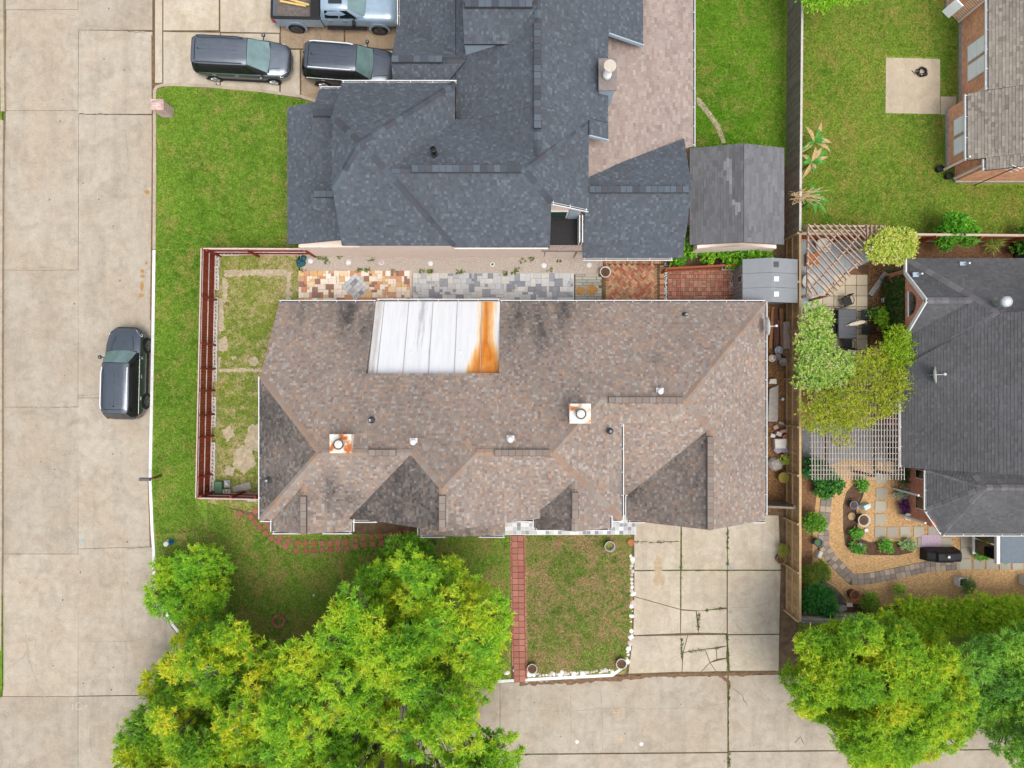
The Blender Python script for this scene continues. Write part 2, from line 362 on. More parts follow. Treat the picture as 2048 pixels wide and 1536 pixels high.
ribbon('kerb', [(309,180),(313,174),(325,170),(345,168.5),(420,172),(520,181),(600,192),(640,205)], .02, .16, .16, m_kerb, kind='structure')
# dirt washed along the gutters
ribbon('gutter_dirt', [(305,70),(306,300),(304,500),(302,640)], -.02, .004, .13, M('gutter_grime', C(122,96,72), .95, .4, 4), kind='structure')
ribbon('gutter_dirt', [(299,960),(302,1050),(303,1095)], -.02, .004, .2, M('gutter_grime', C(122,96,72)), kind='structure')

ribbon('gutter_dirt', [(9,20),(8,120),(7,215),(6,260)], -.02, .004, .2, M('gutter_moss', C(112,104,66), .95, .4, 4), kind='structure')
# lawns
sheet('lawn', [(309,182),(340,171),(520,183),(640,206),(640,520),(400,520),(306,520)], .124, m_lawnW)
sheet('lawn', [(306,520)] + [(p[0]+3, p[1]) for p in KERB[3:16]] + [(1022,1359),(1022,1068),(600,1068),(520,1040),(415,1000),(415,520)], .124, m_lawnF)
rj = random.Random(2); sheet('lawn', [(306,520)] + [(p[0]+3, p[1]) for p in KERB[3:7]] + [(312 + i * 3.4, 1075 - 60 * (i / 30) ** 1.5 + rj.uniform(-7, 7)) for i in range(31)] + [(415,1000),(415,520)], .128, m_lawnW)
sheet('lawn', [(415,505),(600,505),(600,640),(575,1040),(415,1005)], .128, m_lawnY)
sheet('lawn', [(1050,1068),(1262,1066),(1266,1180),(1262,1300),(1250,1348),(1050,1356)], .126, m_lawnD)
sheet('lawn', [(1380,-150),(1572,-150),(1572,330),(1380,330)], .124, m_lawnB)
sheet('lawn', [(1572,-150),(2300,-150),(2300,466),(1604,466),(1572,466)], .124, m_lawnN)
sheet('lawn', [(1597,1246),(2300,1246),(2300,1336),(1597,1342)], .124, m_lawnF)
# bare worn paths in the fenced yard
m_worn = M('worn_sand', C(194,178,150,.66), .95, .3, 5)
for i, pts in enumerate([[(450,541),(560,538),(576,541),(578,552),(480,551),(450,556)], [(572,545),(580,545),(581,598),(573,600)], [(443,556),(456,556),(455,600),(446,610)], [(438,680),(452,672),(459,690),(446,705),(437,700)],
        [(437,737),(525,737),(525,743),(437,744)], [(500,715),(512,714),(516,724),(510,733),(501,730)], [(530,543),(544,541),(548,550),(538,556)], [(500,850),(520,848),(520,905),(498,900),(488,885)], [(462,712),(472,712),(473,718),(464,720)], [(436,600),(446,598),(448,660),(438,668)], [(470,900),(500,880),(512,930),(486,948),(466,930)], [(445,860),(462,850),(470,872),(452,884)], [(452,930),(470,936),(464,952),(448,950)], [(434,715),(441,715),(441,735),(435,735)]]):
    poly = []
    for k in range(len(pts)):
        a, b = Vector(pts[k]), Vector(pts[(k+1) % len(pts)]); n = max(2, int((b-a).length / 2.2))
        for j in range(n): q = a.lerp(b, j / n); nn = Vector((-(b-a).y, (b-a).x)).normalized() * R.uniform(-2.2, 2.2); poly.append((q.x + nn.x, q.y + nn.y))
    sheet('bare_soil_patch', poly, .133 + i * .0006, m_worn)
sheet('bare_soil_patch', [(1393,194),(1402,198),(1420,222),(1440,250),(1452,285),(1444,287),(1432,256),(1412,228),(1393,205)], .128, m_worn)
# cracks: thin irregular seams in the concrete
def crack(pts, z, w, mat, parent, wob=1.2, name='crack'):
    q = []
    for a, b in zip(pts, pts[1:]):
        a, b = Vector(a), Vector(b); n = max(2, int((b - a).length / 6))
        for j in range(n): c = a.lerp(b, j / n); q.append((c.x + R.uniform(-wob, wob), c.y + R.uniform(-wob, wob)))
    q.append(pts[-1]); q = [Vector(XY(*p, z)) for p in q]; v = []; f = []
    for i, p in enumerate(q):
        d = (q[min(i+1, len(q)-1)] - q[max(i-1, 0)]).normalized(); n = Vector((-d.y, d.x)) * w * R.uniform(.35, 1.3)
        v += [(p.x + n.x, p.y + n.y, z), (p.x - n.x, p.y - n.y, z)]
        if i: k = 2 * i; f.append((k-2, k-1, k+1, k))
    return mesh(name, v, f, mat, parent)
m_hair = M('hairline_crack', C(132,118,98), .95, .2, 4)
for pts in [[(170,52),(215,54),(300,64)], [(20,19),(90,22),(150,32)], [(10,538),(60,535),(110,536),(153,540)], [(158,792),(205,788)], [(10,815),(90,817),(153,813)], [(246,1125),(249,1150),(243,1180),(245,1260),(253,1300),(247,1385)],
            [(160,1283),(245,1283),(285,1278),(310,1262)], [(0,1350),(40,1320),(60,1300)], [(1020,1421),(1140,1422),(1250,1415),(1290,1418),(1400,1415),(1455,1405)], [(1140,1380),(1143,1460),(1140,1500)], [(1200,1370),(1205,1440),(1205,1500)],
            [(180,1450),(182,1500),(175,1560)], [(250,260),(258,330),(255,345)], [(1575,1505),(1578,1470),(1600,1478)], [(1660,1400),(1720,1420),(1800,1424)]]:
    crack(pts, .0035, .007, m_hair, road)
crack([(1040,1368),(1130,1364),(1230,1357),(1330,1350),(1400,1348),(1460,1348),(1570,1345)], .0045, .13, M('gutter_grime', C(122,96,72)), road, 1.5, 'gutter_dirt'); crack([(1438,1352),(1456,1362),(1459,1378)], .0055, .12, M('gutter_grime', C(122,96,72)), road, 1.5, 'gutter_dirt')
for pts in [[(1466,1375),(1485,1393),(1495,1412)], [(1590,1486),(1600,1472),(1608,1488)], [(255,64),(306,63)], [(158,228),(305,229)], [(255,1098),(302,1094)]]: crack(pts, .0045, .014, m_crack, road)
for pts in [[(1457,1360),(1458,1400),(1457,1450),(1458,1502)], [(1457,1350),(1459,1378)], [(1050,1510),(1090,1508)]]: crack(pts, .005, .022, m_weed, road)
# paint marks and spots on the street
def spot(name, px, py, r, mat, z=.005, sx=1, sy=1, parent=None, n=14, jag=.25):
    c = P(px, py, z); k = (H - z) / F
    v = [(c.x + math.cos(t) * r * k * sx * R.uniform(1-jag, 1+jag), c.y + math.sin(t) * r * k * sy * R.uniform(1-jag, 1+jag), z) for t in [2*math.pi*i/n for i in range(n)]]
    return mesh(name, v, [tuple(range(n))], mat, parent or road)
m_rustst = M('rust_stain', C(176,140,84,.66), .9, .3, 8)
for x, y, a, b in [(284,542,4,4),(285,553,5,3.5),(284,572,4,9),(282,591,6,4),(293,526,3,3),(294,384,5,5)]: spot('rust_stain', x, y, 1, m_rustst, .0045, a, b)
spot('paint_spot', 164, 1080, 3, M('blue_paint', C(120,176,204), .7), .005)
m_utl = M('orange_survey_paint', C(226,180,130), .8, .2)
for cx, cy in [(1235,1425), (1240,1478)]:
    b = MB(); 
    for (x0, y0), (x1, y1) in [((-9,0),(2,0)), ((2,-6),(2,6)), ((-9,0),(-6,-3))]: b.bar(P(cx+x0, cy+y0, .006), P(cx+x1, cy+y1, .006), .03, .004)
    b.make('survey_mark', m_utl, road)
for x, y in [(1154,1484),(1283,1488)]: spot('paint_spot', x, y, 3.5, m_white, .005, 1, 1)
b = MB()
for x0, y0, x1, y1 in [(146,1408,144,1420),(153,1406,162,1405),(162,1405,164,1418),(153,1406,152,1419),(152,1419,163,1418),(166,1416,176,1410)]: b.bar(P(x0,y0,.006), P(x1,y1,.006), .05, .004)
b.make('faded_number', M('faded_paint', C(186,180,168), .9), road)

# main driveway
drive = sheet('driveway', [(1262,1040),(1562,1030),(1562,1344),(1400,1347),(1255,1349)], .108, m_joint, thick=.05)
DZ = .135
sl = [[(1268,1040),(1362,1040),(1361,1140),(1268,1141)], rect(1363,1040,1455,1140), [(1456,1030),(1558,1030),(1562,1140),(1455,1140)],
      [(1268,1142),(1361,1141),(1361,1219),(1268,1193)], [(1268,1193),(1361,1219),(1361,1267),(1266,1271)], [(1362,1141),(1454,1141),(1454,1216),(1400,1222),(1362,1219)],
      [(1362,1220),(1392,1222),(1397,1266),(1361,1267)], [(1393,1222),(1454,1217),(1454,1267),(1397,1266)], [(1455,1141),(1562,1141),(1559,1268),(1455,1269)],
      [(1266,1272),(1376,1270),(1366,1305),(1364,1344),(1256,1348)], [(1376,1270),(1453,1269),(1454,1292),(1366,1305)], [(1366,1305),(1410,1298),(1420,1325),(1402,1344),(1364,1344)],
      [(1410,1298),(1432,1297),(1434,1318),(1420,1325)], [(1432,1297),(1454,1292),(1453,1316),(1434,1318)], [(1420,1325),(1453,1317),(1457,1343),(1432,1343)], [(1420,1325),(1432,1343),(1402,1344)], [(1455,1270),(1559,1269),(1558,1342),(1459,1342)]]
slabs(drive, sl, DZ, m_drive, gap=1.3)
for pts, w in [([(1270,1083),(1310,1085),(1358,1083)], .018), ([(1460,1215),(1500,1215),(1540,1205)], .006), ([(1465,1240),(1490,1268)], .006), ([(1310,1275),(1325,1315),(1330,1344)], .006)]: crack(pts, DZ + .004, w, m_crack if w > .01 else m_hair, drive)
for pts in [[(1362,1060),(1363,1140)], [(1362,1150),(1361,1215)], [(1455,1060),(1455,1140)], [(1454,1268),(1458,1310),(1454,1342)], [(1398,1225),(1396,1262)], [(1363,1275),(1364,1320)], [(1270,1141),(1400,1141),(1560,1141)]]: crack(pts, DZ + .002, .026, m_weed, drive, .9)
spot('oil_stain', 1318, 1160, 1, M('oil_stain', C(188,168,136,.66), .8, .2, 6), DZ + .004, 12, 12, drive); spot('oil_stain', 1316, 1134, 1, M('oil_stain', C(168,142,104)), DZ + .0045, 9, 20, drive)
for x, y, r in [(1461,1132,7),(1459,1190,4),(1461,1224,4)]: spot('patch_repair', x, y, r, m_grey, DZ + .004, 1, 1, drive)
# neighbour's driveway
nd = sheet('driveway', [(309,-200),(830,-200),(830,200),(645,206),(600,192),(520,182),(420,173),(345,169),(325,170),(309,180)], .1225, m_joint, thick=.05)
slabs(nd, [rect(326,-160,438,61), [(440,-160),(560,-160),(560,66),(440,64)], [(326,63),(440,65),(440,170),(345,168),(326,169)], [(441,66),(559,67),(559,184),(520,180),(441,173)], [(561,99),(600,99),(600,190),(561,185)], rect(309.5,-160,325,166)], .142, m_drive, 1.2)
slabs(nd, [rect(561,-160,688,97), rect(690,-160,806,98)] + [[(602,99),(806,100),(820,160),(645,204),(602,191)]], .142, m_drive2, 1.2)
crack([(610,40),(640,70),(650,98)], .146, .01, m_crack, nd); crack([(607,75),(606,98)], .146, .008, m_crack, nd); crack([(432,165),(433,175)], .146, .02, m_crack, nd)
# concrete pad and hose
pad = sheet('concrete_pad', [(1772,115),(1880,118),(1880,228),(1771,226)], .15, m_pad, thick=.06)
sheet('concrete_pad', [(1881.5,193),(1913,193),(1912,212),(1892,229),(1881.5,229)], .146, m_pad, thick=.06)

# gravel, beds, mulch
sheet('gravel_strip', [(597,505),(1212,505),(1212,556),(1150,556),(1150,548),(597,546)], .128, m_gravelg)
sheet('mulch_strip', [(1520,610),(1572,610),(1572,1024),(1520,1024)], .126, M('leaf_litter', C(122,92,62), .95, .5, 7, bump=.9))
sheet('mulch_bed', [(1606,466),(2300,466),(2300,530),(1760,530),(1760,700),(1606,700)], .122, m_mulch)
sheet('gravel_garden', [(1602,690),(2300,690),(2300,1225),(1602,1240)], .126, m_gravel)
sheet('mulch_bed', [(1602,1205),(1680,1205),(1760,1212),(2300,1200),(2300,1248),(1602,1248)], .130, m_dirtbed)
sheet('soil_bed', [(1712,965),(1695,985),(1688,1010),(1688,1060),(1692,1090),(1705,1105),(1740,1110),(1800,1110),(1825,1105),(1822,1085),(1780,1083),(1740,1085),(1722,1078),(1716,1062),(1714,1040),(1712,1020),(1725,995),(1733,962)], .133, m_dirtbed)
ribbon('bed_edging', [(1712,965),(1695,985),(1688,1010),(1688,1060),(1692,1090),(1705,1105),(1740,1110),(1800,1110)], .1, .17, .035, m_dk, kind='structure')
ribbon('bed_edging', [(1780,1083),(1740,1085),(1722,1078),(1716,1062),(1714,1040),(1712,1020),(1725,995),(1733,962)], .1, .17, .035, m_dk, kind='structure')
sheet('strip_lawn', [(1768,540),(1820,540),(1820,658),(1764,658),(1772,600)], .132, grass_mat('garden_grass', C(56,90,30), C(70,104,34), C(90,96,50), C(90,80,50), .1, seed=9))
sheet('soil_bed', [(1700,525),(1770,535),(1768,660),(1736,700),(1736,560)], .131, m_dirtbed)
sheet('grey_patio', [(1602,475),(1720,475),(1745,520),(1690,545),(1660,570),(1635,610),(1602,640)], .140, M('grey_deck', C(164,172,176), .8, .15, 5), thick=.05)
pat = sheet('tan_patio', [(1602,640),(1640,600),(1665,560),(1690,548),(1740,548),(1736,700),(1602,700)], .136, m_joint, thick=.05)
sl = []
for i in range(-3, 4):
    for j in range(9):
        x0 = 1668 + i * 22.5; y0 = 549 + j * 21.5
        if x0 + y0 > 2195 or j >= 5: sl.append(rect(x0, y0, min(x0 + 22.3, 1738), y0 + 21.3))
slabs(pat, [s for s in sl if s[1][0] - s[0][0] > 8], .156, palette_mat('tan_flag', [C(206,190,164), C(214,198,172), C(198,184,160)], .85, .08), .8, .03, 'patio_tile', .006)
sheet('pergola_floor', [(1604,850),(1806,850),(1806,910),(1770,925),(1690,918),(1650,935),(1604,925)], .142, M('slate_floor', C(140,142,144), .8, .2, 3), thick=.05)
sheet('soil_bed', [(1604,935),(1640,940),(1632,1000),(1626,1060),(1622,1240),(1604,1240)], .132, m_mulch)

# ------------------------------------------------------------------ roofs
def clip(poly, cv):
    """Sutherland-Hodgman, cv convex and counter-clockwise"""
    out = poly
    for i in range(len(cv)):
        ax, ay = cv[i]; bx, by = cv[(i+1) % len(cv)]; ex, ey = bx - ax, by - ay
        inp = out; out = []
        if not inp: return []
        sd = [ex * (p[1] - ay) - ey * (p[0] - ax) for p in inp]
        for k in range(len(inp)):
            p, q, s, t = inp[k-1], inp[k], sd[k-1], sd[k]
            if t >= 0:
                if s < 0: r = s / (s - t); out.append((p[0] + (q[0]-p[0]) * r, p[1] + (q[1]-p[1]) * r))
                out.append(q)
            elif s >= 0: r = s / (s - t); out.append((p[0] + (q[0]-p[0]) * r, p[1] + (q[1]-p[1]) * r))
    return out
def to_px(p): k = F / (H - p[2]); return 1024 + p[0] * k, 768 - p[1] * k
def shingles(planes, cols, wts, parent, stain=None, seed=1, expo=.132, tab=(.085, .18), blend=.5):
    """every tab is its own lifted piece with a butt edge; colour per tab"""
    g = random.Random(seed); V = []; Fc = []; K = []
    tw = sum(wts); mean = [sum(c[i] * w_ for c, w_ in zip(cols, wts)) / tw for i in range(3)]; cols = [[c[i] * (1 - blend) + mean[i] * blend for i in range(3)] for c in cols]
    for pi, pl in enumerate(planes):
        pts = [Vector(p) for p in pl]; n = Vector((0, 0, 0))
        for i in range(len(pts)): n += (pts[i] - pts[0]).cross(pts[(i+1) % len(pts)] - pts[0])
        n.normalize()
        if n.z < 0: pts.reverse(); n = -n
        up = (Vector((0, 0, 1)) - n * n.z)
        up = up.normalized() if up.length > 1e-4 else Vector((0, 1, 0))
        u = up.cross(n).normalized(); o = pts[0]
        cv = [((p - o).dot(u), (p - o).dot(up)) for p in pts]
        a = sum(cv[i][0] * cv[(i+1) % len(cv)][1] - cv[(i+1) % len(cv)][0] * cv[i][1] for i in range(len(cv)))
        if a < 0: cv.reverse()
        v0 = min(c[1] for c in cv); v1 = max(c[1] for c in cv); u0 = min(c[0] for c in cv); u1 = max(c[0] for c in cv)
        row = 0; v = v0
        while v < v1:
            x = u0 - g.random() * .3; row += 1
            while x < u1:
                w = g.uniform(*tab); q = clip([(x + .004, v), (x + w, v), (x + w, v + expo + .012), (x + .004, v + expo + .012)], cv)
                if len(q) > 2:
                    hb = .013 + (.009 if g.random() < .5 else 0); base = len(V)
                    col = list(g.choices(cols, wts)[0]); j = g.uniform(.88, 1.12)
                    c3 = o + u * (x + w / 2) + up * v
                    st = stain(c3, pi, g) if stain else 0
                    lum = sum(col[:3]) / 3; kk = max(0, st) * .75; col = [(c * (1 - kk) + lum * kk) * j * (1 - st) for c in col[:3]]
                    for (a_, b_) in q: V.append(o + u * a_ + up * b_ + n * (.004 + hb * (1 - (b_ - v) / (expo + .012)))); K.append(col)
                    Fc.append(tuple(range(base, base + len(q))))
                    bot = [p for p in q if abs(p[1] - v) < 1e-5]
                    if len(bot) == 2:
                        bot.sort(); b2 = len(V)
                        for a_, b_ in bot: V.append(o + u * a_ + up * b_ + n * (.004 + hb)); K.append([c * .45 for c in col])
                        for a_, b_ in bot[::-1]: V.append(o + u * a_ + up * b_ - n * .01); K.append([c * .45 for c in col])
                        Fc.append((b2 + 3, b2 + 2, b2 + 1, b2))
                x += w
            v += expo
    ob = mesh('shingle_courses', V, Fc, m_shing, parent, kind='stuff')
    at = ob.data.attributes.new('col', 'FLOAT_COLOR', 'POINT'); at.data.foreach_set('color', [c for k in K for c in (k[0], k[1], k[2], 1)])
    return ob
def deck(planes, mat, parent, th=.14, name='roof_deck'):
    b = MB()
    for pl in planes:
        pts = [Vector(p) for p in pl]; n = Vector((0, 0, 0))
        for i in range(len(pts)): n += (pts[i] - pts[0]).cross(pts[(i+1) % len(pts)] - pts[0])
        if n.z < 0: pts.reverse()
        k = len(pts); lo = [p - Vector((0, 0, th)) for p in pts]
        b.add(pts + lo, [tuple(range(k)), tuple(range(2*k-1, k-1, -1))] + [(i, k+i, k+(i+1) % k, (i+1) % k) for i in range(k)])
    return b.make(name, mat, parent)
def caps(segs, parent, mat, step=.3, hw=.15, drop=.07, key='cap'):
    v = [(0,-hw,-drop),(0,0,.022),(0,hw,-drop),(step+.02,-hw,-drop-.012),(step+.02,0,.006),(step+.02,hw,-drop-.012)]
    m = bpy.data.meshes.new('ridge_cap'); m.from_pydata(v, [], [(0,1,4,3),(1,2,5,4),(0,2,1)]); m.materials.append(mat)
    for a, b, dr in segs:
        a, b = Vector(a), Vector(b); d = b - a; L = d.length; d.normalize()
        y = Vector((0, 0, 1)).cross(d).normalized(); z = d.cross(y); n = max(1, int(L / step))
        mx = Matrix((d, y, z)).transposed().to_4x4()
        for i in range(n):
            o = bpy.data.objects.new('ridge_cap', m); o.matrix_world = Matrix.Translation(a + d * (i * L / n) + z * (.035 - dr)) @ mx
            COL.objects.link(o); mw = o.matrix_world.copy(); o.parent = parent; o.matrix_parent_inverse = Matrix.Translation(-wl(parent)); 
def vent(a, b, parent, mat, w=.3):
    a, b = Vector(a), Vector(b); d = (b - a).normalized()
    o = MB().bar(a + Vector((0, 0, .05)), b + Vector((0, 0, .05)), w, .1).make('ridge_vent', m_dk, parent)
    if mat.name == 'brown_cap': mat = m_ventM
    L = (b - a).length; n = max(2, int(L / .3)); y = Vector((0, 0, 1)).cross(d).normalized() * (w / 2 - .02)
    for i in range(n):
        p, q = a + d * (L * i / n + .01), a + d * (L * (i + 1) / n - .01); z0, z1 = Vector((0, 0, .103)), Vector((0, 0, .125))
        MB().add([p-y+z0, q-y+z0, q+y+z0, p+y+z0, p-y+z1, q-y+z1-Vector((0,0,.008)), q+y+z1-Vector((0,0,.008)), p+y+z1], [(4,5,6,7),(0,1,5,4),(1,2,6,5),(2,3,7,6),(3,0,4,7)]).make('vent_cap', mat, o)
def gutter(a, b, out, parent, mat=None, every=.95):
    """open channel: back, floor, outer lip and the hangers across it"""
    a, b, out = Vector(a), Vector(b), Vector(out).normalized(); d = (b - a).normalized(); m = MB(); w = .12
    dn = Vector((0, 0, -.02))
    m.bar(a + out * .012 + dn*2.5, b + out * .012 + dn*2.5, .014, .09)
    m.bar(a + out * (w - .012) + dn*2.2, b + out * (w - .012) + dn*2.2, .04, .1)
    o = m.make('gutter', mat or m_white, parent)
    MB().bar(a + out * w / 2 - Vector((0, 0, .085)), b + out * w / 2 - Vector((0, 0, .085)), w - .05, .012).make('trough', m_dk, o)
    L = (b - a).length; n = int(L / every); h = MB()
    for i in range(n + 1):
        p = a + d * (.08 + (L - .16) * i / max(1, n)); h.bar(p + out * -.05 + dn * -.6, p + out * w + dn * -.6, .028, .02)
    h.make('gutter_hanger', mat or m_white, o)
def roof_thing(name, label, loc): 
    t = thing(name, label, 'house', loc); return t
def noise2(x, y, s=1.0):
    return (math.sin(x * 1.7 * s + 1.3 * math.sin(y * 1.1 * s)) + math.sin(y * 2.3 * s + 1.7 * math.sin(x * .9 * s)) + .6 * math.sin((x + y) * 4.1 * s)) / 2.6

# ---- the main house (brown shingle roof)
house = roof_thing('brown_roof_house', 'large house with brown mottled shingle roof, several gables and a white metal roof panel', (0, -1, G))
b = MB().box(-11.5, 12.5, -.2, 3.75, .1, 2.58).box(-11.5, 4.8, -6.0, -.3, .1, 5.1).box(6.3, 12.5, -6.6, -.3, .1, 2.55).box(-11.0, -8.0, -6.5, -6.02, .1, 5.2).box(-7.3, 1.2, -6.1, -6.02, .1, 5.2)
b.add([(-11.5,-.2,2.58),(-11.5,3.75,2.58),(-11.5,-.3,5.2)], [(0,1,2)])
b.add([(6.3,-6.6,2.55),(12.5,-6.6,2.55),(9.42,-6.6,4.85)], [(0,1,2)]).add([(-7.3,-6.1,5.2),(1.2,-6.1,5.2),(-2.97,-6.1,8.3)], [(0,1,2)])
b.make('wall', m_brickP, house)
def zN(x, y): return 2.7 + .69 * (4.16 - y)
def zS(x, y): return 7.65 + .69 * (y + 3.02)
def zE2(x, y): return 7.65 - .69 * (x - 1.79)
def zWw(x, y): return 8.62 - .69 * (-2.97 - x)
def zEw(x, y): return 8.62 - .69 * (x + 2.97)
def zS3(x, y): return 6.08 + .69 * (y + .74)
def zE(x, y): return 2.7 + .69 * (12.92 - x)
def zGw(x, y): return 5.114 - .69 * (9.42 - x)
def zW(x, y): return 5.31 + .69 * (x + 11.9)
def pl(fn, *pts): return [(x, y, fn(x, y)) for x, y in pts]
g1 = lambda x, y: 6.58 - .69 * abs(x + 9.48)
g3 = lambda x, y: 6.70 - .69 * abs(x - 2.86)
gp = lambda x, y: 3.55 - .38 * abs(x + 2.53)
MP = [pl(zN, (-11.9,4.16), (-11.9,.38), (-8.48,-3.02), (-6.94,-3.02), (-6.94,4.16)),
      pl(zN, (-6.94,.5), (-6.94,-3.02), (-.61,-3.02), (-.61,.5)), pl(zN, (-4.37,-3.02), (-2.97,-4.42), (-1.57,-3.02)),
      pl(zN, (-.61,4.16), (-.61,-3.02), (1.79,-3.02), (4.07,-.74), (4.07,4.16)), pl(zN, (4.07,4.16), (4.07,-.74), (8.02,-.74), (12.92,4.16)),
      pl(zW, (-11.9,.38), (-8.48,-3.02), (-11.9,-6.42)),                                           # 5 west hip
      pl(zS, (-8.48,-3.02), (-11.9,-6.41), (-7.77,-6.41), (-4.37,-3.02)),
      pl(zWw, (-2.97,-4.42), (-4.37,-3.02), (-7.66,-6.3), (-2.97,-6.3)),                            # 7 wing, west
      pl(zEw, (-2.97,-4.42), (-2.97,-6.3), (1.71,-6.3), (-1.57,-3.02)),
      pl(zS, (-1.57,-3.02), (1.82,-6.41), (5.18,-6.41), (1.79,-3.02)), pl(zE2, (1.79,-3.02), (5.18,-6.41), (5.18,-1.86), (4.07,-.74)),
      pl(zS3, (5.0,-.74), (5.0,-5.64), (5.92,-5.64), (9.42,-2.14), (8.02,-.74)),
      pl(zE, (12.92,4.16), (8.02,-.74), (9.42,-2.14), (12.92,-2.14)), pl(zE, (9.42,-2.14), (9.42,-6.96), (12.92,-6.96), (12.92,-2.14)),
      pl(zGw, (9.42,-2.14), (5.92,-5.64), (5.92,-6.96), (9.42,-6.96)),                              # 14 garage, west
      pl(g1, (-9.48,-4.57), (-11.34,-6.42), (-11.34,-6.98), (-9.48,-6.85)), pl(g1, (-9.48,-4.57), (-9.48,-6.85), (-7.62,-6.98), (-7.62,-6.42)),
      pl(g3, (2.86,-4.4), (1.11,-6.15), (1.11,-6.8), (2.86,-6.7)), pl(g3, (2.86,-4.4), (2.86,-6.7), (4.61,-6.8), (4.61,-6.15)),  # 17 small gable, west
      pl(gp, (-2.53,-5.8), (-4.7,-5.8), (-4.7,-7.7), (-2.53,-7.6)), pl(gp, (-2.53,-5.8), (-2.53,-7.6), (-.36,-7.7), (-.36,-5.8)), pl(zS3, (4.07,-.74), (5.0,-1.67), (5.0,-.74))]
BL = [(720,640,46,.5), (690,615,40,.35), (1062,650,60,.42), (1120,620,50,.4), (1010,640,30,.3), (600,622,40,.25), (660,985,40,.42), (690,1000,30,.35), (720,740,16,.3), (722,810,14,.25), (1310,712,14,.3), (830,800,60,.14), (1250,980,24,.25), (930,1060,60,.3)]
W_STAIN_SHADE = {5: .58, 7: .58, 14: .5, 17: .54, 15: .28}  # west-facing planes: algae stain, deepened to paint in the shade a soft sun loses
def stain_shadeM(p, pi, g):
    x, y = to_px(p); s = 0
    if pi in W_STAIN_SHADE:
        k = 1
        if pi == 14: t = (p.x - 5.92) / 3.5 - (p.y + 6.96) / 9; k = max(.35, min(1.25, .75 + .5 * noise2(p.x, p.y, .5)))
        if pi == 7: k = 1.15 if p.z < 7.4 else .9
        s = W_STAIN_SHADE[pi] * k * (.85 + .25 * noise2(p.x, p.y, .8))
    for bx, by, r, a in BL:
        d2 = ((x - bx) / r) ** 2 + ((y - by) / r) ** 2
        if d2 < 5: s += a * math.exp(-d2 * 1.1) * max(.15, .75 + .7 * noise2(p.x * 2.2, p.y * .5, 1.4))
    s += .05 + .07 * noise2(p.x, p.y, .45)
    return min(.68, max(-.05, s * g.uniform(.7, 1.25)))
PM = [C(160,147,137,0.627), C(134,111,110,0.627), C(189,149,118,0.646), C(181,177,170,0.703), C(150,141,133,0.627), C(165,143,128,0.627)]
roofM = deck(MP, m_dk, house, name='roof')
shingles(MP, PM, [5, 2.4, 3, 3, 4, 3], roofM, stain_shadeM, 11)
m_capM = palette_mat('brown_cap', [C(162,142,128,.68), C(168,142,122,.68), C(156,141,131,.68), C(162,150,140,.68), C(160,136,120,.68)], .92)
m_ventM = palette_mat('brown_vent_cap', [C(148,134,124,.6), C(154,138,126,.6), C(158,146,136,.6), C(150,132,120,.6)], .92)
A2, R1, QQ, E1, G1 = (-2.97,-4.42,8.62), (1.79,-3.02,7.65), (4.07,-.74,6.08), (8.02,-.74,6.08), (9.42,-2.14,5.114)
caps([((-11.9,.38,5.31), (-8.48,-3.02,7.66), 0), ((-11.9,-6.42,5.31), (-8.48,-3.02,7.66), 0), ((-8.4,-3.02,7.65), (-4.37,-3.02,7.65), 0), ((-4.37,-3.02,7.65), A2, 0), ((-1.57,-3.02,7.65), A2, 0), ((-1.57,-3.02,7.65), R1, 0),
      ((-2.97,-6.3,8.62), A2, 0), ((5.18,-6.41,5.31), R1, 0), (QQ, R1, 0), (QQ, E1, 0), ((12.92,4.16,2.7), E1, 0), (G1, E1, 0), ((9.42,-6.96,5.114), G1, 0), ((-9.48,-6.85,6.58), (-9.48,-4.57,6.58), 0), ((2.86,-6.7,6.7), (2.86,-4.4,6.7), 0)], roofM, m_capM, .34)
for a, c in [((-6.3,-3.02,7.68), (-5.1,-3.02,7.68)), ((-.75,-3.02,7.68), (1.65,-3.02,7.68)), ((4.45,-.74,6.11), (7.9,-.74,6.11)), ((-2.97,-6.1,8.65), (-2.97,-4.75,8.65)), ((-9.48,-6.8,6.61), (-9.48,-5.1,6.61)), ((2.86,-6.1,6.73), (2.86,-4.9,6.73)), ((9.42,-6.9,5.14), (9.42,-2.5,5.14))]: vent(a, c, roofM, m_capM)
# metal roof panel: separate sheets with standing seams
xs = [-6.94, -6.5, -5.25, -4.02, -2.78, -1.54, -.61]; z0, z1 = 2.74, 4.86
for i in range(6):
    MB().add([(xs[i]+.008,.4,z1),(xs[i+1]-.008,.4,z1),(xs[i+1]-.008,4.2,z0),(xs[i]+.008,4.2,z0),(xs[i]+.008,.4,z1-.05),(xs[i+1]-.008,.4,z1-.05),(xs[i+1]-.008,4.2,z0-.05),(xs[i]+.008,4.2,z0-.05)], [(3,2,1,0),(4,5,6,7),(0,1,5,4),(1,2,6,5),(2,3,7,6),(3,0,4,7)]).make('metal_roof_sheet', m_rustroof, roofM)
for x in xs[1:-1]: MB().bar((x,.42,z1+.012), (x,4.18,z0+.012), .03, .03).make('roof_seam', M('seam_grey', C(176,178,180,.7), .5, .15), roofM)
MB().box(-6.93, -.62, .35, .48, 4.7, zN(0,.48)-.02).make('notch_fascia', m_dk, roofM)
for s_, x in ((-1, -6.95), (1, -.6)): MB().add([(x,.5,5.2),(x,4.16,2.68),(x,4.16,2.55),(x,.5,4.6)], [(0,1,2,3)]).make('notch_cheek', m_capM, roofM)
for px, py in [(826,706),(923,706)]:
    c = P(px, py, 3.6); zz = z1 - (c.y - .4) / 3.8 * (z1 - z0); MB().box(c.x-.06, c.x+.06, c.y-.06, c.y+.06, zz, zz+.03).make('roof_clip', m_flash, roofM)
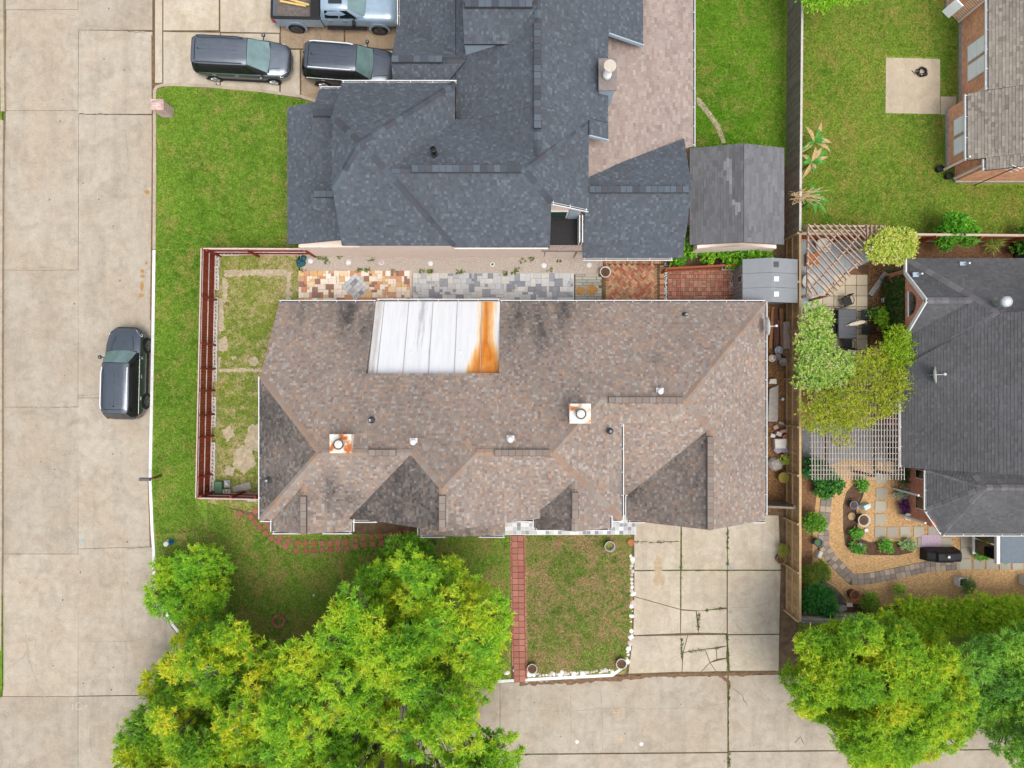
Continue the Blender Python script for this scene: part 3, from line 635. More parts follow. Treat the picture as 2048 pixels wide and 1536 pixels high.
for a, c, o in [((-11.9,4.16,2.68), (-6.95,4.16,2.68), (0,1,0)), ((-6.9,4.22,2.7), (-.62,4.22,2.7), (0,1,0)), ((-.6,4.16,2.68), (12.95,4.16,2.68), (0,1,0)), ((12.92,4.2,2.68), (12.92,-6.7,2.68), (1,0,0)), ((-11.9,.36,5.29), (-11.9,-6.42,5.29), (-1,0,0)),
                ((-11.95,-6.41,5.29), (-11.4,-6.41,5.29), (0,-1,0)), ((-11.34,-6.42,5.27), (-11.34,-7.0,5.27), (-1,0,0)), ((-11.38,-7.0,5.27), (-10.0,-7.0,5.27), (0,-1,0)), ((-9.0,-7.0,5.27), (-7.6,-7.0,5.27), (0,-1,0)), ((-7.62,-6.42,5.27), (-7.62,-7.0,5.27), (1,0,0)),
                ((-7.55,-6.45,5.29), (-6.4,-6.45,5.29), (0,-1,0)), ((-.3,-6.42,5.29), (1.1,-6.42,5.29), (0,-1,0)), ((1.11,-6.15,5.47), (1.11,-6.8,5.47), (-1,0,0)), ((1.08,-6.8,5.47), (2.3,-6.8,5.47), (0,-1,0)), ((3.3,-6.8,5.47), (4.62,-6.8,5.47), (0,-1,0)), ((4.61,-6.15,5.47), (4.61,-6.8,5.47), (1,0,0)),
                ((4.7,-6.41,5.29), (5.2,-6.41,5.29), (0,-1,0)), ((5.18,-1.9,5.29), (5.18,-6.45,5.29), (1,0,0)), ((5.92,-5.6,2.68), (5.92,-6.96,2.68), (-1,0,0)), ((5.92,-6.98,2.68), (6.8,-6.98,2.68), (0,-1,0)), ((-4.7,-7.72,2.7), (-3.4,-7.72,2.7), (0,-1,0)), ((-1.7,-7.72,2.7), (-.36,-7.72,2.7), (0,-1,0)), ((-4.7,-6.9,2.7), (-4.7,-7.72,2.7), (-1,0,0)), ((12.3,-6.98,2.68), (12.95,-6.98,2.68), (0,-1,0))]:
    gutter(a, c, o, roofM)
# chimneys, vents, pipes
def chimney(c, w, d, z0, z1, cap_r, parent, mat, capmat):
    o = MB().box(c[0]-w/2, c[0]+w/2, c[1]-d/2, c[1]+d/2, z0, z1).make('chimney', mat, parent)
    MB().box(c[0]-w/2-.05, c[0]+w/2+.05, c[1]-d/2-.05, c[1]+d/2+.05, z1, z1+.05).make('chimney_top', capmat, o)
    MB().lathe([(cap_r*.75, z1+.05), (cap_r*.72, z1+.3), (cap_r*.5, z1+.32)], (c[0], c[1], 0), 24).make('flue', m_white, o, True)
    MB().lathe([(cap_r*.82, z1+.36), (cap_r*.86, z1+.42), (cap_r*.8, z1+.43), (cap_r*.5, z1+.44), (cap_r*.46, z1+.47), (.03, z1+.49)], (c[0], c[1], 0), 24).make('flue_cap', m_potw, o); MB().lathe([(cap_r*.87, z1+.4), (cap_r*.9, z1+.42), (cap_r*.87, z1+.435)], (c[0], c[1], 0), 24).make('cap_rim', m_dk, o)
c = P(682, 887, 7.9); chimney((c.x, c.y), .85, .72, 6.8, 7.95, .26, house, m_cream, m_rustcap)
c = P(1160, 827, 7.3); chimney((c.x, c.y), .85, .78, 6.2, 7.35, .27, house, m_cream, m_rustcap)
def pipe(px, py, z, parent, mat=m_flash, r=.06, h=.35, flash=.16):
    c = P(px, py, z); o = MB().lathe([(r, -.1), (r, h), (r*1.05, h), (r*.6, h), (r*.6, h-.1)], c, 14).make('vent_pipe', mat, parent, True)
    MB().lathe([(flash, -.04), (flash, .0), (r*1.3, .07)], c, 14).make('pipe_flashing', m_dk, o); return o
for x, y, z in [(743,840,6.9), (1220,862,6.1), (1370,630,3.2), (538,960,5.8)]: pipe(x, y, z, roofM)
def hood(px, py, z, parent, mat=m_white, ang=0):
    c = P(px, py, z); o = MB().lathe([(.09, -.1), (.09, .1), (.14, .13), (.13, .19), (.03, .22)], c, 16).make('vent_hood', mat, parent, True)
    MB().box(c.x-.17, c.x+.17, c.y-.04, c.y+.17, c.z-.06, c.z-.02).make('vent_flashing', mat, o)
for x, y, z in [(827,884,7.55), (1021,879,7.5), (1320,783,6.0)]: hood(x, y, z, roofM)
# porch floor
porch = sheet('porch', [(1008,1030),(1272,1030),(1272,1069),(1008,1070)], .2, m_white, thick=.12)
for i in range(32):
    for j in range(5):
        x0, y0 = 1009 + i * 8.2, 1031 + j * 7.6
        if R.random() < .85: MB().prism([XY(x0+.3,y0+.3,.21), XY(x0+7.9,y0+.3,.21), XY(x0+7.9,y0+7.3,.21), XY(x0+.3,y0+7.3,.21)], .2, .212).make('porch_tile', m_tileg, porch)
# dishes
def dish(name, label, base, facing, r, parent=None):
    t = thing(name, label, 'satellite dish', base); c = Vector(base) + Vector((0, 0, .55)); a = Vector(facing).normalized()
    MB().lathe([(.01, 0), (r*.5, .02), (r, .1), (r, .115), (r*.5, .035), (.01, .015)], c, 24, a, 1, 1.0).make('dish', m_white, t, True)
    MB().tube([base, Vector(base)+Vector((0,0,.3)), c - a * .03], .025, 8).make('mast', m_galv, t)
    MB().tube([c - Vector((0,0,r*.9)) , c + a * .55 - Vector((0,0,.1))], .02, 8).make('feed_arm', m_white, t)
    MB().box(*[q for k in range(3) for q in ((c + a*.55)[k]-.05 - (.1 if k==2 else 0), (c+a*.55)[k]+.05 - (.1 if k==2 else 0))]).make('receiver', m_potw, t)
bp = P(1522, 654, 3.0); dish('satellite_dish', 'white satellite dish at the eave of the brown roof', (12.7, bp.y, 2.85), (1, .05, .12), .46)
bp = P(1860, 750, 3.5); dish('satellite_dish', 'white satellite dish standing on the charcoal roof above the lattice pergola', (bp.x-.05, bp.y, 3.3), (.87, .05, .46), .42)

# ---- dark grey neighbour house
DH = roof_thing('charcoal_roof_house', 'two storey house with dark slate grey shingle roof and a taupe patio roof', (-1, 12, G))
b = MB().box(-7.7, -2.9, 6.92, 13.8, .1, 5.4).box(-2.9, 1.72, 6.94, 12.2, .1, 5.4).box(1.74, 3.35, 8.42, 12.2, .1, 5.4).box(3.4, 8.4, 6.85, 12.2, .1, 2.66).box(-5.2, 4.3, 13.9, 24, .1, 2.7).box(-10.9, -7.72, 6.98, 14.0, .1, 2.68)
b.add([(-7.75,6.92,5.4),(-7.75,13.8,5.4),(-7.75,11.9,7.0),(-7.75,8.75,7.0)], [(0,1,2,3)]).make('wall', m_cream, DH)
MB().box(1.76, 3.34, 6.92, 8.4, .1, 2.9).make('balcony_base', m_cream, DH)
MB().box(1.78, 3.5, 7.05, 8.4, 2.92, 2.96).make('balcony_floor', m_blk, DH)
w = MB().box(1.8, 2.75, 8.36, 8.415, 3.15, 4.5).make('window', m_white, DH); MB().box(1.87, 2.68, 8.345, 8.36, 3.22, 4.43).make('pane', m_glassg, w)
MB().box(2.8, 3.3, 8.36, 8.415, 3.0, 5.0).make('balcony_door', m_bluegrey, DH)
for x in (3.32, 3.46): MB().box(x, x+.05, 7.0, 8.35, 2.97, 3.9).make('balcony_rail', m_white, DH)
p_ = .79
nW = lambda x, y: 8.6 - p_ * abs(y - 10.33); eW = lambda x, y: 8.6 - p_ * (x + 6.5)
mN = lambda x, y: 7.72 - .735 * abs(y - 9.44); mE = lambda x, y: 7.72 - .735 * (x - .57)
wW = lambda x, y: 7.2 - .64 * abs(x - 1.14); eG = lambda x, y: 4.3 - .5 * abs(y - 9.47); wP = lambda x, y: 2.8 + .4 * (x + 11.43)
g2 = lambda x, y: 4.25 - .79 * abs(y - 13.2); g4 = lambda x, y: 4.1 - .5 * abs(y - 9.3); g5 = lambda x, y: 5.2 - .7 * abs(y - 15.4); g6 = lambda x, y: 7.3 - .7 * abs(y - 16.9)
DP = [pl(nW, (-8,14.14), (-2.69,14.14), (-6.5,10.33), (-8,11.98)), pl(nW, (-8,6.52), (-8,8.68), (-6.5,10.33), (-2.69,6.52)), [(-8,11.98,7.3), (-6.5,10.33,8.6), (-8,8.68,7.3)], pl(eW, (-6.5,10.33), (-2.69,14.14), (-2.69,6.52)),
      pl(mN, (-5.39,9.44), (-2.7,6.41), (1.78,6.41), (1.78,8.23), (.57,9.44)), pl(mN, (-5.39,9.44), (.57,9.44), (3.6,12.47), (-2.7,12.47)), pl(mE, (.57,9.44), (1.78,8.23), (3.6,8.23), (3.6,12.47)),
      pl(wW, (-5.7,14.3), (-2.72,14.3), (-2.72,25), (-5.7,25)), pl(wW, (-2.68,12.5), (1.14,12.5), (1.14,25), (-2.68,25)), pl(wW, (1.14,10.15), (-1.5,12.49), (1.14,12.49)), pl(wW, (1.14,10.15), (1.14,12.49), (3.7,12.49)),
      pl(wW, (1.14,12.5), (3.62,12.5), (3.62,11.7), (4.59,11.7), (4.59,25), (1.14,25)) if False else pl(wW, (1.14,12.5), (4.59,12.5), (4.59,25), (1.14,25)), pl(wW, (3.62,11.7), (4.59,11.7), (4.59,12.48), (3.62,12.48)), pl(wW, (4.6,16.83), (6.49,16.83), (6.49,25), (4.6,25)),
      pl(eG, (3.6,9.47), (8.77,9.47), (8.77,12.5), (3.6,10.25)), pl(eG, (3.6,9.47), (3.6,6.44), (8.7,6.44), (8.77,9.47)), pl(wP, (-11.43,7.1), (-7.72,7.1), (-7.72,14.1), (-11.43,14.1)),
      pl(g2, (-9.8,13.2), (-7.72,13.2), (-7.72,15.0), (-9.8,15.0)), pl(g2, (-9.9,13.2), (-9.9,12.2), (-7.72,11.9), (-7.72,13.2)), pl(g4, (-9.9,9.3), (-7.72,9.3), (-7.72,10.6), (-9.9,9.9)), pl(g4, (-9.9,9.3), (-9.9,8.7), (-7.72,8.0), (-7.72,9.3)),
      pl(g5, (-5.75,15.4), (-2.2,15.4), (-5.75,18.0)), pl(g5, (-5.75,15.4), (-5.75,14.35), (-3.4,14.35), (-2.2,15.4)), pl(g6, (-2.2,16.9), (1.14,16.9), (-2.2,19.0)), pl(g6, (-2.2,16.9), (-2.2,15.6), (.0,15.6), (1.14,16.9))]
rD = deck(DP, m_dk, DH, name='roof')
def stainD(p, pi, g): return .04 + .05 * noise2(p.x, p.y, .5)
PD = [C(102,109,118,.56), C(89,95,104,.56), C(124,135,145,.56), C(104,102,109,.56), C(97,104,113,.56)]
shingles(DP, PD, [5, 3, 2, 1.6, 4], rD, stainD, 5)
m_capD = palette_mat('slate_cap', [C(88,94,104,.6), C(82,86,94,.6), C(98,107,117,.6), C(92,92,100,.6), C(104,114,124,.6)], .92)
caps([((-2.69,14.14,5.6), (-6.5,10.33,8.6), 0), ((-2.69,6.52,5.6), (-6.5,10.33,8.6), 0), ((-8,11.98,7.3), (-6.5,10.33,8.6), 0), ((-8,8.68,7.3), (-6.5,10.33,8.6), 0), ((-5.3,9.44,7.72), (.57,9.44,7.72), 0), ((3.6,12.47,5.5), (.57,9.44,7.72), 0), ((1.78,8.23,6.83), (.57,9.44,7.72), 0),
      ((1.14,10.2,7.2), (1.14,24,7.2), 0), ((8.77,9.47,4.3), (3.6,9.47,4.3), 0), ((-9.8,13.2,4.25), (-7.8,13.2,4.25), 0), ((-9.9,9.3,4.1), (-7.8,9.3,4.1), 0), ((-5.75,15.4,5.2), (-2.3,15.4,5.2), 0), ((-2.2,16.9,7.3), (1.0,16.9,7.3), 0)], rD, m_capD, .36)
for a, c in [((-4.4,9.44,7.75), (.4,9.44,7.75)), ((1.14,11.4,7.23), (1.14,16.1,7.23)), ((3.75,9.47,4.33), (8.6,9.47,4.33)), ((-9.7,13.2,4.28), (-8.1,13.2,4.28)), ((-9.7,9.3,4.13), (-8.1,9.3,4.13)), ((-5.7,15.4,5.23), (-3.3,15.4,5.23)), ((-2.1,16.9,7.33), (.9,16.9,7.33))]: vent(a, c, rD, m_capD, .34)
MB().add([(-2.2,15.72,5.2),(-2.2,16.9,7.1),(-2.2,18.8,5.2)], [(0,1,2)]).add([(-2.2,15.7,6.3),(.1,15.7,6.3),(-.2,15.7,6.0),(-2.2,15.7,5.1)], [(0,1,2,3)]).make('dormer_wall', m_bluegrey, DH)
tp = lambda x, y: 3.75 - .26 * (x - 4.5)
TP = [pl(tp, (3.5,10.0), (9.29,12.2), (9.29,25), (3.5,25))]; deck(TP, m_dk, rD, .12)
shingles(TP, [C(168,150,140), C(156,136,128), C(178,164,152), C(164,154,144), C(148,126,118)], [4, 3, 2, 2, 1], rD, stainD, 8, .145, (.14, .32))
sheet('balcony_parapet', [(1.5,6.72),(3.5,6.72),(3.5,7.0),(1.5,7.0)], 3.15, M('parapet_shingle', C(150,134,124), .9, .3, 12), DH, None, False, .3)
for a, c, o in [((-8.0,14.16,5.58), (-2.6,14.16,5.58), (0,1,0)), ((-5.72,16.6,2.8), (-5.72,24,2.8), (-1,0,0)), ((9.29,12.2,2.48), (9.29,25,2.48), (1,0,0)), ((-9.8,15.02,2.82), (-7.9,15.02,2.82), (0,1,0)), ((3.6,6.42,2.76), (8.2,6.42,2.76), (0,-1,0)), ((1.8,8.2,7.0), (3.55,8.2,5.6), (0,-1,0))]: gutter(a, c, o, rD)
MB().bar((-2.7,6.38,5.52), (1.7,6.38,5.52), .05, .14).make('fascia', m_cream, rD)
for y0, x0, x1, zz in [(11.68,3.6,4.6,4.95), (16.8,4.6,6.5,3.75)]: MB().bar((x0,y0,wW(x0,0)-.1), (x1,y0,wW(x1,0)-.1), .06, .2).make('rake_board', m_bluegrey, rD)
ch = MB().box(4.1, 4.83, 13.78, 15.15, 3.2, 5.75).make('chimney', m_bluegrey, DH); MB().box(4.04, 4.89, 13.7, 15.2, 5.75, 5.82).make('chimney_top', M('chimney_top_metal', C(134,124,120), .7, .2, 6), ch)
MB().lathe([(.2, 5.82), (.2, 6.1), (.15, 6.12), (.15, 6.9)], (4.42, 14.35, 0), 20).make('flue', m_white, ch, True); MB().lathe([(.28, 6.9), (.29, 6.93), (.28, 6.96), (.02, 6.98)], (4.42, 14.35, 0), 24).make('flue_cap', M('tan_cap', C(206,196,180,.64), .7, .1), ch)
o = pipe(869, 308, 7.3, rD, m_blk, .1, .35); c = P(866, 298, 7.9); MB().lathe([(.13, -.3), (.14, .0), (.09, .02), (.08, -.1)], c, 18).make('pipe_collar', m_blk, o)
for x, y in [(846,373), (886,391), (1024,397)]: hood(x, y, 6.6, rD, m_dk)

# ---- charcoal roof brick house to the east
EH = roof_thing('brick_garden_house', 'red brick house with plain charcoal shingle roof beside the gravel garden', (24, 0, G))
b = MB().box(20.35, 34, -2.2, 5.95, .1, 2.6).box(21.5, 34, -7.3, -2.25, .1, 2.6)
b.add([(20.12,2.44,2.62),(20.12,5.66,2.62),(20.12,4.05,4.5)], [(0,1,2)]).make('wall', m_brickR, EH)
arch = [(20.1, 4.05 + .62 * math.cos(t), 3.0 + .62 * math.sin(t)) for t in [math.pi * i / 12 for i in range(13)]]
w = mesh('window', [(20.1, y_, z_) for _, y_, z_ in arch], [tuple(range(13))], m_glass, EH); MB().bar((20.07,3.4,2.98), (20.07,4.7,2.98), .05, .07).make('sill', m_white, w)
pE = .85
aN = lambda x, y: 2.7 + pE * (6.41 - y); aW = lambda x, y: 2.7 + pE * (x - 20.14); aC = lambda x, y: 2.7 + .795 * (x - 19.94)
gE = lambda x, y: 4.55 - 1.15 * abs(y - 4.05)
EP = [pl(aN, (20.14,6.41), (23.16,3.39), (36,3.39), (36,6.41)), pl(aW, (20.14,6.41), (20.14,.9), (23.16,3.39)), pl(aC, (19.94,.88), (19.94,-4.26), (23.16,-4.26), (23.16,3.39)) , pl(lambda x, y: 5.26 + .3 * (x - 23.16), (23.17,3.38), (23.17,-4.26), (36,-4.26), (36,3.38)),
      pl(gE, (20.13,4.05), (22.32,4.05), (20.13,5.66)), pl(gE, (20.13,4.05), (20.13,2.44), (22.32,4.05))]
EP[3] = [(23.17,3.38,5.26), (23.17,-4.26,5.26), (28,-4.26,8.6), (28,3.38,8.6)]; EP[3] = pl(aC, (23.16,3.39), (23.16,-4.26), (29,-4.26), (29,3.39))
ap = (23.1, -5.05, 4.35); zs = 2.7
BE = [(21.2,-4.45,zs), (22.1,-3.0,zs+.25), (30,-3.0,zs+.25)]
EP += [[(21.2,-4.4,zs), (21.2,-6.45,zs), ap], [(21.2,-4.4,zs), ap, (22.1,-3.02,zs+.3)], [(21.2,-6.45,zs), (22.0,-7.63,zs), ap], [(22.0,-7.63,zs), (34,-7.63,zs), (34,-5.05,4.35), ap], [(22.1,-3.02,zs+.3), ap, (34,-5.05,4.35), (34,-3.02,zs+.3)]]
rE = deck(EP, m_dk, EH, .12, 'roof')
shingles(EP, [C(104,104,106,.64), C(96,96,98,.64), C(111,111,112,.64), C(100,100,102,.64)], [4, 3, 2, 3], rE, lambda p, pi, g: .06 + .1 * noise2(p.x, p.y, .6), 21, .14, (.11, .26), .6)
m_capE = palette_mat('charcoal_cap', [C(112,110,112), C(104,102,104), C(120,118,120)], .92)
caps([((20.14,6.41,2.7), (23.16,3.39,5.26), 0), ((20.2,.9,2.75), (23.16,3.39,5.26), 0), ((20.1,4.05,4.55), (22.3,4.05,4.55), 0), ((23.16,3.39,5.26), (29,3.39,5.3), 0), ((21.2,-4.4,zs), ap, 0), ((21.2,-6.45,zs), ap, 0), ((22.0,-7.63,zs), ap, 0), (ap, (30,-5.05,4.35), 0), ((22.1,-3.02,3.0), ap, 0)], rE, m_capE, .36)
for a, c in [((20.08,4.05,4.53), (20.08,5.68,2.66)), ((20.08,4.05,4.53), (20.08,2.4,2.62)), ((20.1,5.66,2.66), (20.1,6.4,2.66))]: MB().bar(a, c, .07, .2).make('rake_trim', m_white, rE)
for a, c, o in [((20.14,2.3,2.66), (20.14,.9,2.66), (-1,0,0)), ((19.94,.85,2.66), (19.94,-4.26,2.66), (-1,0,0)), ((21.2,-4.4,2.66), (21.2,-6.45,2.66), (-1,0,0)), ((22.05,-3.02,2.95), (21.2,-4.4,2.66), (-1,.6,0)), ((21.2,-6.45,2.66), (22.0,-7.63,2.66), (-1,-.7,0)), ((22.0,-7.66,2.66), (34,-7.66,2.66), (0,-1,0))]: gutter(a, c, o, rE)
for a, c in [(P(1787,977,.2), P(1851,996,2.6)), (P(1800,1029,.2), P(1877,1050,2.6))]: MB().bar(a, (a.x, a.y, 2.6), .09, .09).make('downspout', m_white, EH)
for y0, y1 in [(-5.0,-4.5), (-6.6,-5.9)]: w = MB().box(21.46, 21.5, y0, y1, 1.2, 2.3).make('window', m_white, EH); MB().box(21.44, 21.46, y0+.05, y1-.05, 1.25, 2.25).make('pane', m_glass, w)
MB().box(20.5, 21.45, -4.2, -3.05, .15, 2.4).make('screened_porch', M('dark_screen', C(40,42,44), .8, .2, 6), EH)
MB().box(25.1, 26.5, -9.2, -7.6, 2.4, 2.5).make('bay_roof', M('bay_roof_metal', C(104,116,126), .6, .1, 5), EH); MB().box(24.9, 25.08, -9.25, -7.6, 2.3, 2.48).make('bay_fascia', m_white, EH)
for y0 in (-9.1, -8.3): MB().box(25.0, 25.05, y0, y0+.72, .6, 2.28).make('pane', m_glass, EH)
for z_ in (.5, 2.29): MB().box(24.92, 25.1, -9.2, -7.6, z_-.04, z_+.03).make('bay_rail', m_white, EH)
for px, py in [(1838,549), (1932,528), (1996,676), (1967,912)]:
    z_ = 3.1 if px < 1960 else 4.0; c = P(px, py, z_); o = MB().lathe([(.05, -.2), (.05, .3), (.03, .3)], c, 10).make('vent_pipe', m_flash, rE); MB().box(c.x-.28, c.x+.02, c.y-.12, c.y+.12, c.z-.14, c.z-.03).make('pipe_flashing', m_bluegrey, o)
c = P(2003, 605, 5.4); MB().lathe([(.16, -.5), (.16, .2), (.26, .25), (.25, .42), (.1, .5)], c, 18).make('roof_turbine', m_flash, rE, True)

# ---- tan roof brick house in the north east
NH = roof_thing('tan_roof_brick_house', 'brick house with tan shingle roof and white framed windows behind the concrete pad', (26, 14, G))
MB().box(24.49, 40, 14.9, 30, .1, 2.8).box(23.75, 40, 11.95, 14.95, .1, 2.45).box(24.2, 40, 11.05, 12, .1, 2.7).prism([XY(1916,43), XY(1893,21), XY(1893,-150), XY(1930,-150)], .1, 2.4).make('wall', m_brickT, NH)
MB().prism([XY(1919,43), XY(1890,17), XY(1890,-150), XY(1935,-150)], .1, .3).box(23.68, 24, 11.9, 14.98, .1, .32).box(24.42, 24.6, 15, 30, .1, .32).box(24.14, 40, 10.98, 11.2, .1, .32).make('foundation', m_grey, NH)
hW = lambda x, y: 2.9 + .5 * (x - 24.2)
HP = [pl(hW, (24.2,14.92), (33,14.92), (33,30), (24.2,30)), pl(hW, (23.4,11.5), (33,11.5), (33,14.9), (23.4,14.9)), pl(hW, (24.1,10.87), (33,10.87), (33,11.49), (24.1,11.49))]
rH = deck(HP, m_dk, NH, name='roof')
shingles(HP, [C(164,155,143,.6), C(154,145,133,.6), C(124,110,98,.6), C(172,163,151,.6)], [5, 4, 1.6, 3], rH, lambda p, pi, g: .05 + .06 * noise2(p.x, p.y, .6), 31, .145, (.14, .3))
for a, c, o in [((24.2,14.95,2.86), (24.2,30,2.86), (-1,0,0)), ((23.4,11.5,2.46), (23.4,14.9,2.46), (-1,0,0)), ((24.1,10.87,2.8), (24.1,11.45,2.8), (-1,0,0))]: gutter(a, c, o, rH)
for x, y in [(24.47,17.65), (24.47,16.62), (23.73,13.7), (23.73,12.66)]:
    w = MB().box(x-.04, x+.01, y-.46, y+.46, .85, 2.35).make('window', m_white, NH)
    MB().box(x-.055, x-.04, y-.4, y+.4, .91, 1.57).make('pane', m_glassl, w); MB().box(x-.055, x-.04, y-.4, y+.4, 1.63, 2.29).make('pane', m_glassl, w)
MB().box(24.4, 24.48, 14.98, 15.36, .35, 2.4).make('door', m_cream, NH)
w = MB().bar(P(1898,10,1.6), P(1912,24,1.6), .06, 1.2).make('window', m_glassl, NH)
for px, py, tx in [(1886,340,1941), (1908,357,1972), (1917,44,1979)]:
    c = P(px, py, .3); MB().bar(c, (c.x, c.y, 2.6), .1, .08).make('downspout', m_cream, NH)
t = thing('television_antenna', 'thin pole antenna with wire prongs on the south wall of the tan roof house', 'antenna', P(1948, 372, .15))
c = P(1948, 371, .15); MB().tube([c, c + Vector((0,0,3.4))], .025, 8).make('mast', m_dk, t)
for zz, l_ in ((3.3,.5), (3.0,.6), (2.7,.4)): MB().bar(c + Vector((-l_/2,.1,zz)), c + Vector((l_/2,-.1,zz)), .03, .03).make('prong', m_white, t)
for px, py, lab in [(1875,340,'black planter by the downspout at the brick house corner'), (1893,354,'black planter behind the corner downspout of the brick house')]:
    c = P(px, py); MB().lathe([(.16, 0), (.2, .3), (.17, .3), (.15, .24)], c, 12).make('planter', m_blk, None, label=lab, cat='planter')

# ---- sheds
SH = thing('garden_shed', 'cream walled garden shed with patched grey shingle gable roof', 'shed', P(1480, 400))
MB().box(9.6, 13.7, 7.02, 11.7, .1, 2.15).add([(9.6,7.02,2.15),(13.7,7.02,2.15),(11.75,7.02,2.78)], [(0,1,2)]).make('wall', m_cream, SH)
sr = lambda x, y: 2.95 - .3 * abs(x - 11.75)
SP = [pl(sr, (9.2,7.2), (11.75,7.2), (11.75,12.2), (9.2,12.2)), pl(sr, (11.75,7.2), (14.05,7.2), (14.05,12.2), (11.75,12.2))]
rS = deck(SP, m_dk, SH, name='roof')
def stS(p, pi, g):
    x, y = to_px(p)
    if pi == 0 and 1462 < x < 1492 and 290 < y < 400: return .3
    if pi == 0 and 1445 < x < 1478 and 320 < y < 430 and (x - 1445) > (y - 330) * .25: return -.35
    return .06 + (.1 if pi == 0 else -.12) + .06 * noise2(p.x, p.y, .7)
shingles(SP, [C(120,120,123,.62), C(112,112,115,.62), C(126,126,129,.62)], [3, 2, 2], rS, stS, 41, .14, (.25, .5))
PS = thing('plastic_shed', 'light grey plastic storage shed with square roof vents beside the wooden fence', 'shed', P(1540, 560))
MB().box(12.1, 14.75, 4.35, 6.3, .1, 1.95).make('wall', M('shed_wall_plastic', C(146,146,146), .6, .1, 4), PS)
for i in range(8): MB().box(12.075, 12.1, 4.4 + i * .24, 4.4 + i * .24 + .2, .15, 1.9).make('wall_plank', M('shed_plank', C(158,156,154), .6, .12, 5, rnd=.05), PS)
w = MB().box(12.05, 12.075, 5.35, 5.75, 1.1, 1.7).make('window', m_white, PS); MB().box(12.04, 12.05, 5.39, 5.71, 1.14, 1.66).make('pane', m_glass, w)
m_shedr = M('shed_roof_plastic', C(150,155,158,.6), .65, .06, 3)
zr = lambda x: 2.5 - .32 * abs(x - 13.35)
for i in range(3):
    for x0, x1 in ((11.98,13.35), (13.35,14.86)):
        y0, y1 = 4.22 + i * .76, 4.22 + (i + 1) * .76 - .015
        MB().add([(x0,y0,zr(x0)),(x1,y0,zr(x1)),(x1,y1,zr(x1)),(x0,y1,zr(x0)),(x0,y0,zr(x0)-.08),(x1,y0,zr(x1)-.08),(x1,y1,zr(x1)-.08),(x0,y1,zr(x0)-.08)], [(0,1,2,3),(7,6,5,4),(0,4,5,1),(1,5,6,2),(2,6,7,3),(3,7,4,0)]).make('roof_panel', m_shedr, PS)
for i, y in enumerate((6.15, 5.4, 4.62)): MB().box(13.45, 13.7, y-.13, y+.13, 2.4, 2.5).make('roof_vent', m_dk if i == 0 else m_flash, PS)

# ------------------------------------------------------------------ fences
def fence(name, label, a, b, h, board_mat, rail_mat, side, post_mat, nrail=3, bw=.14, cap=True, posts=None, jit=.02, capmat=None, rs=(.06, .09), cw=.11):
    """boards stand on the far side, rails and posts face 'side' (a unit vector)"""
    a, b, side = Vector(a), Vector(b), Vector(side); t = thing(name, label, 'fence', a); d = (b - a); L = d.length; d.normalize()
    n = int(L / bw); v = []; f = MB().box(0, bw - .008, -.011, .011, 0, h)
    me = bpy.data.meshes.new('board'); me.from_pydata(f.v, [], f.f); me.materials.append(board_mat); ang = math.atan2(d.y, d.x)
    for i in range(n):
        o = bpy.data.objects.new('board', me); p = a + d * (i * L / n) - side * (.03 + R.uniform(0, .006)); o.location = p; o.location.z = a.z + R.uniform(-jit, jit); o.rotation_euler = (0, 0, ang); put(o, t)
    for k in range(nrail):
        z = a.z + (.12 + (h - .3) * k / max(1, nrail - 1)); m = max(1, round(L / 2.4))
        for i in range(m): MB().bar(a + d * (L * i / m + .01) + side * .01 + Vector((0,0,z-a.z)), a + d * (L * (i+1) / m - .01) + side * .01 + Vector((0,0,z-a.z)), *rs).make('rail', rail_mat, t)
    for q in (posts if posts is not None else [i / max(1, round(L / 2.4)) for i in range(round(L / 2.4) + 1)]):
        p = a + d * (L * q) + side * .09; MB().box(p.x-.05, p.x+.05, p.y-.05, p.y+.05, a.z - .05, a.z + h + .02).make('post', post_mat, t)
    if cap: MB().bar(a + Vector((0,0,h+.02)), b + Vector((0,0,h+.02)), cw, .035).make('cap_board', capmat or rail_mat, t)
    return t
fx, fy, gx, gy = -16.18, 7.06, -16.47, -5.95
fence('red_fence', 'long red stained board fence along the grass verge by the street', (fx, fy, G), (gx, gy, G), 1.83, m_redw, m_redt, (1, -.02, 0), m_redw, posts=[.0, .19, .38, .48, .57, .67, .76, .92, 1.0], rs=(.04, .045), cw=.06)
fence('red_fence', 'short red stained board fence running from the street corner to the charcoal roof house', (fx + .1, fy, G), (-10.7, fy - .02, G), 1.83, m_redw, m_redt, (0, -1, 0), m_redw, posts=[.03, .42, .99], rs=(.04, .045), cw=.06)
fence('red_fence', 'short red stained board fence ending at the brown roof house front corner', (gx + .1, gy, G), (-12.1, gy - .1, G), 1.83, m_redw, m_redt, (0, 1, 0), m_redw, posts=[.03, .4, .7, .98], rs=(.04, .045), cw=.06)
fence('cedar_fence', 'brown cedar board fence between the main house and the gravel garden', (14.98, -12.35, G), (14.98, 7.85, G), 1.9, m_cedar, m_cedarr, (-1, 0, 0), m_cedarr, bw=.15)
fence('grey_fence', 'weathered grey board fence between the two back lawns', (14.98, 7.95, G), (15.12, 23, G), 1.9, m_greyw, M('grey_cap', C(196,190,180), .9, .12, 4), (1, 0, 0), m_greyw, bw=.15)
fence('garden_fence', 'whitish weathered board fence at the bottom of the gravel garden', (15.1, -12.42, G), (19.2, -12.5, G), 1.8, M('flaking_board', C(180,168,156), .9, .3, 4, rnd=.2), m_greyw, (0, 1, 0), m_greyw)
fence('orange_fence', 'orange brown board fence with pale top rail behind the mulch bed', (15.1, 7.86, G), (34, 7.7, G), 1.75, m_orangew, M('pale_cap', C(196,176,156), .9, .1, 4), (0, -1, 0), m_orangew, nrail=2)
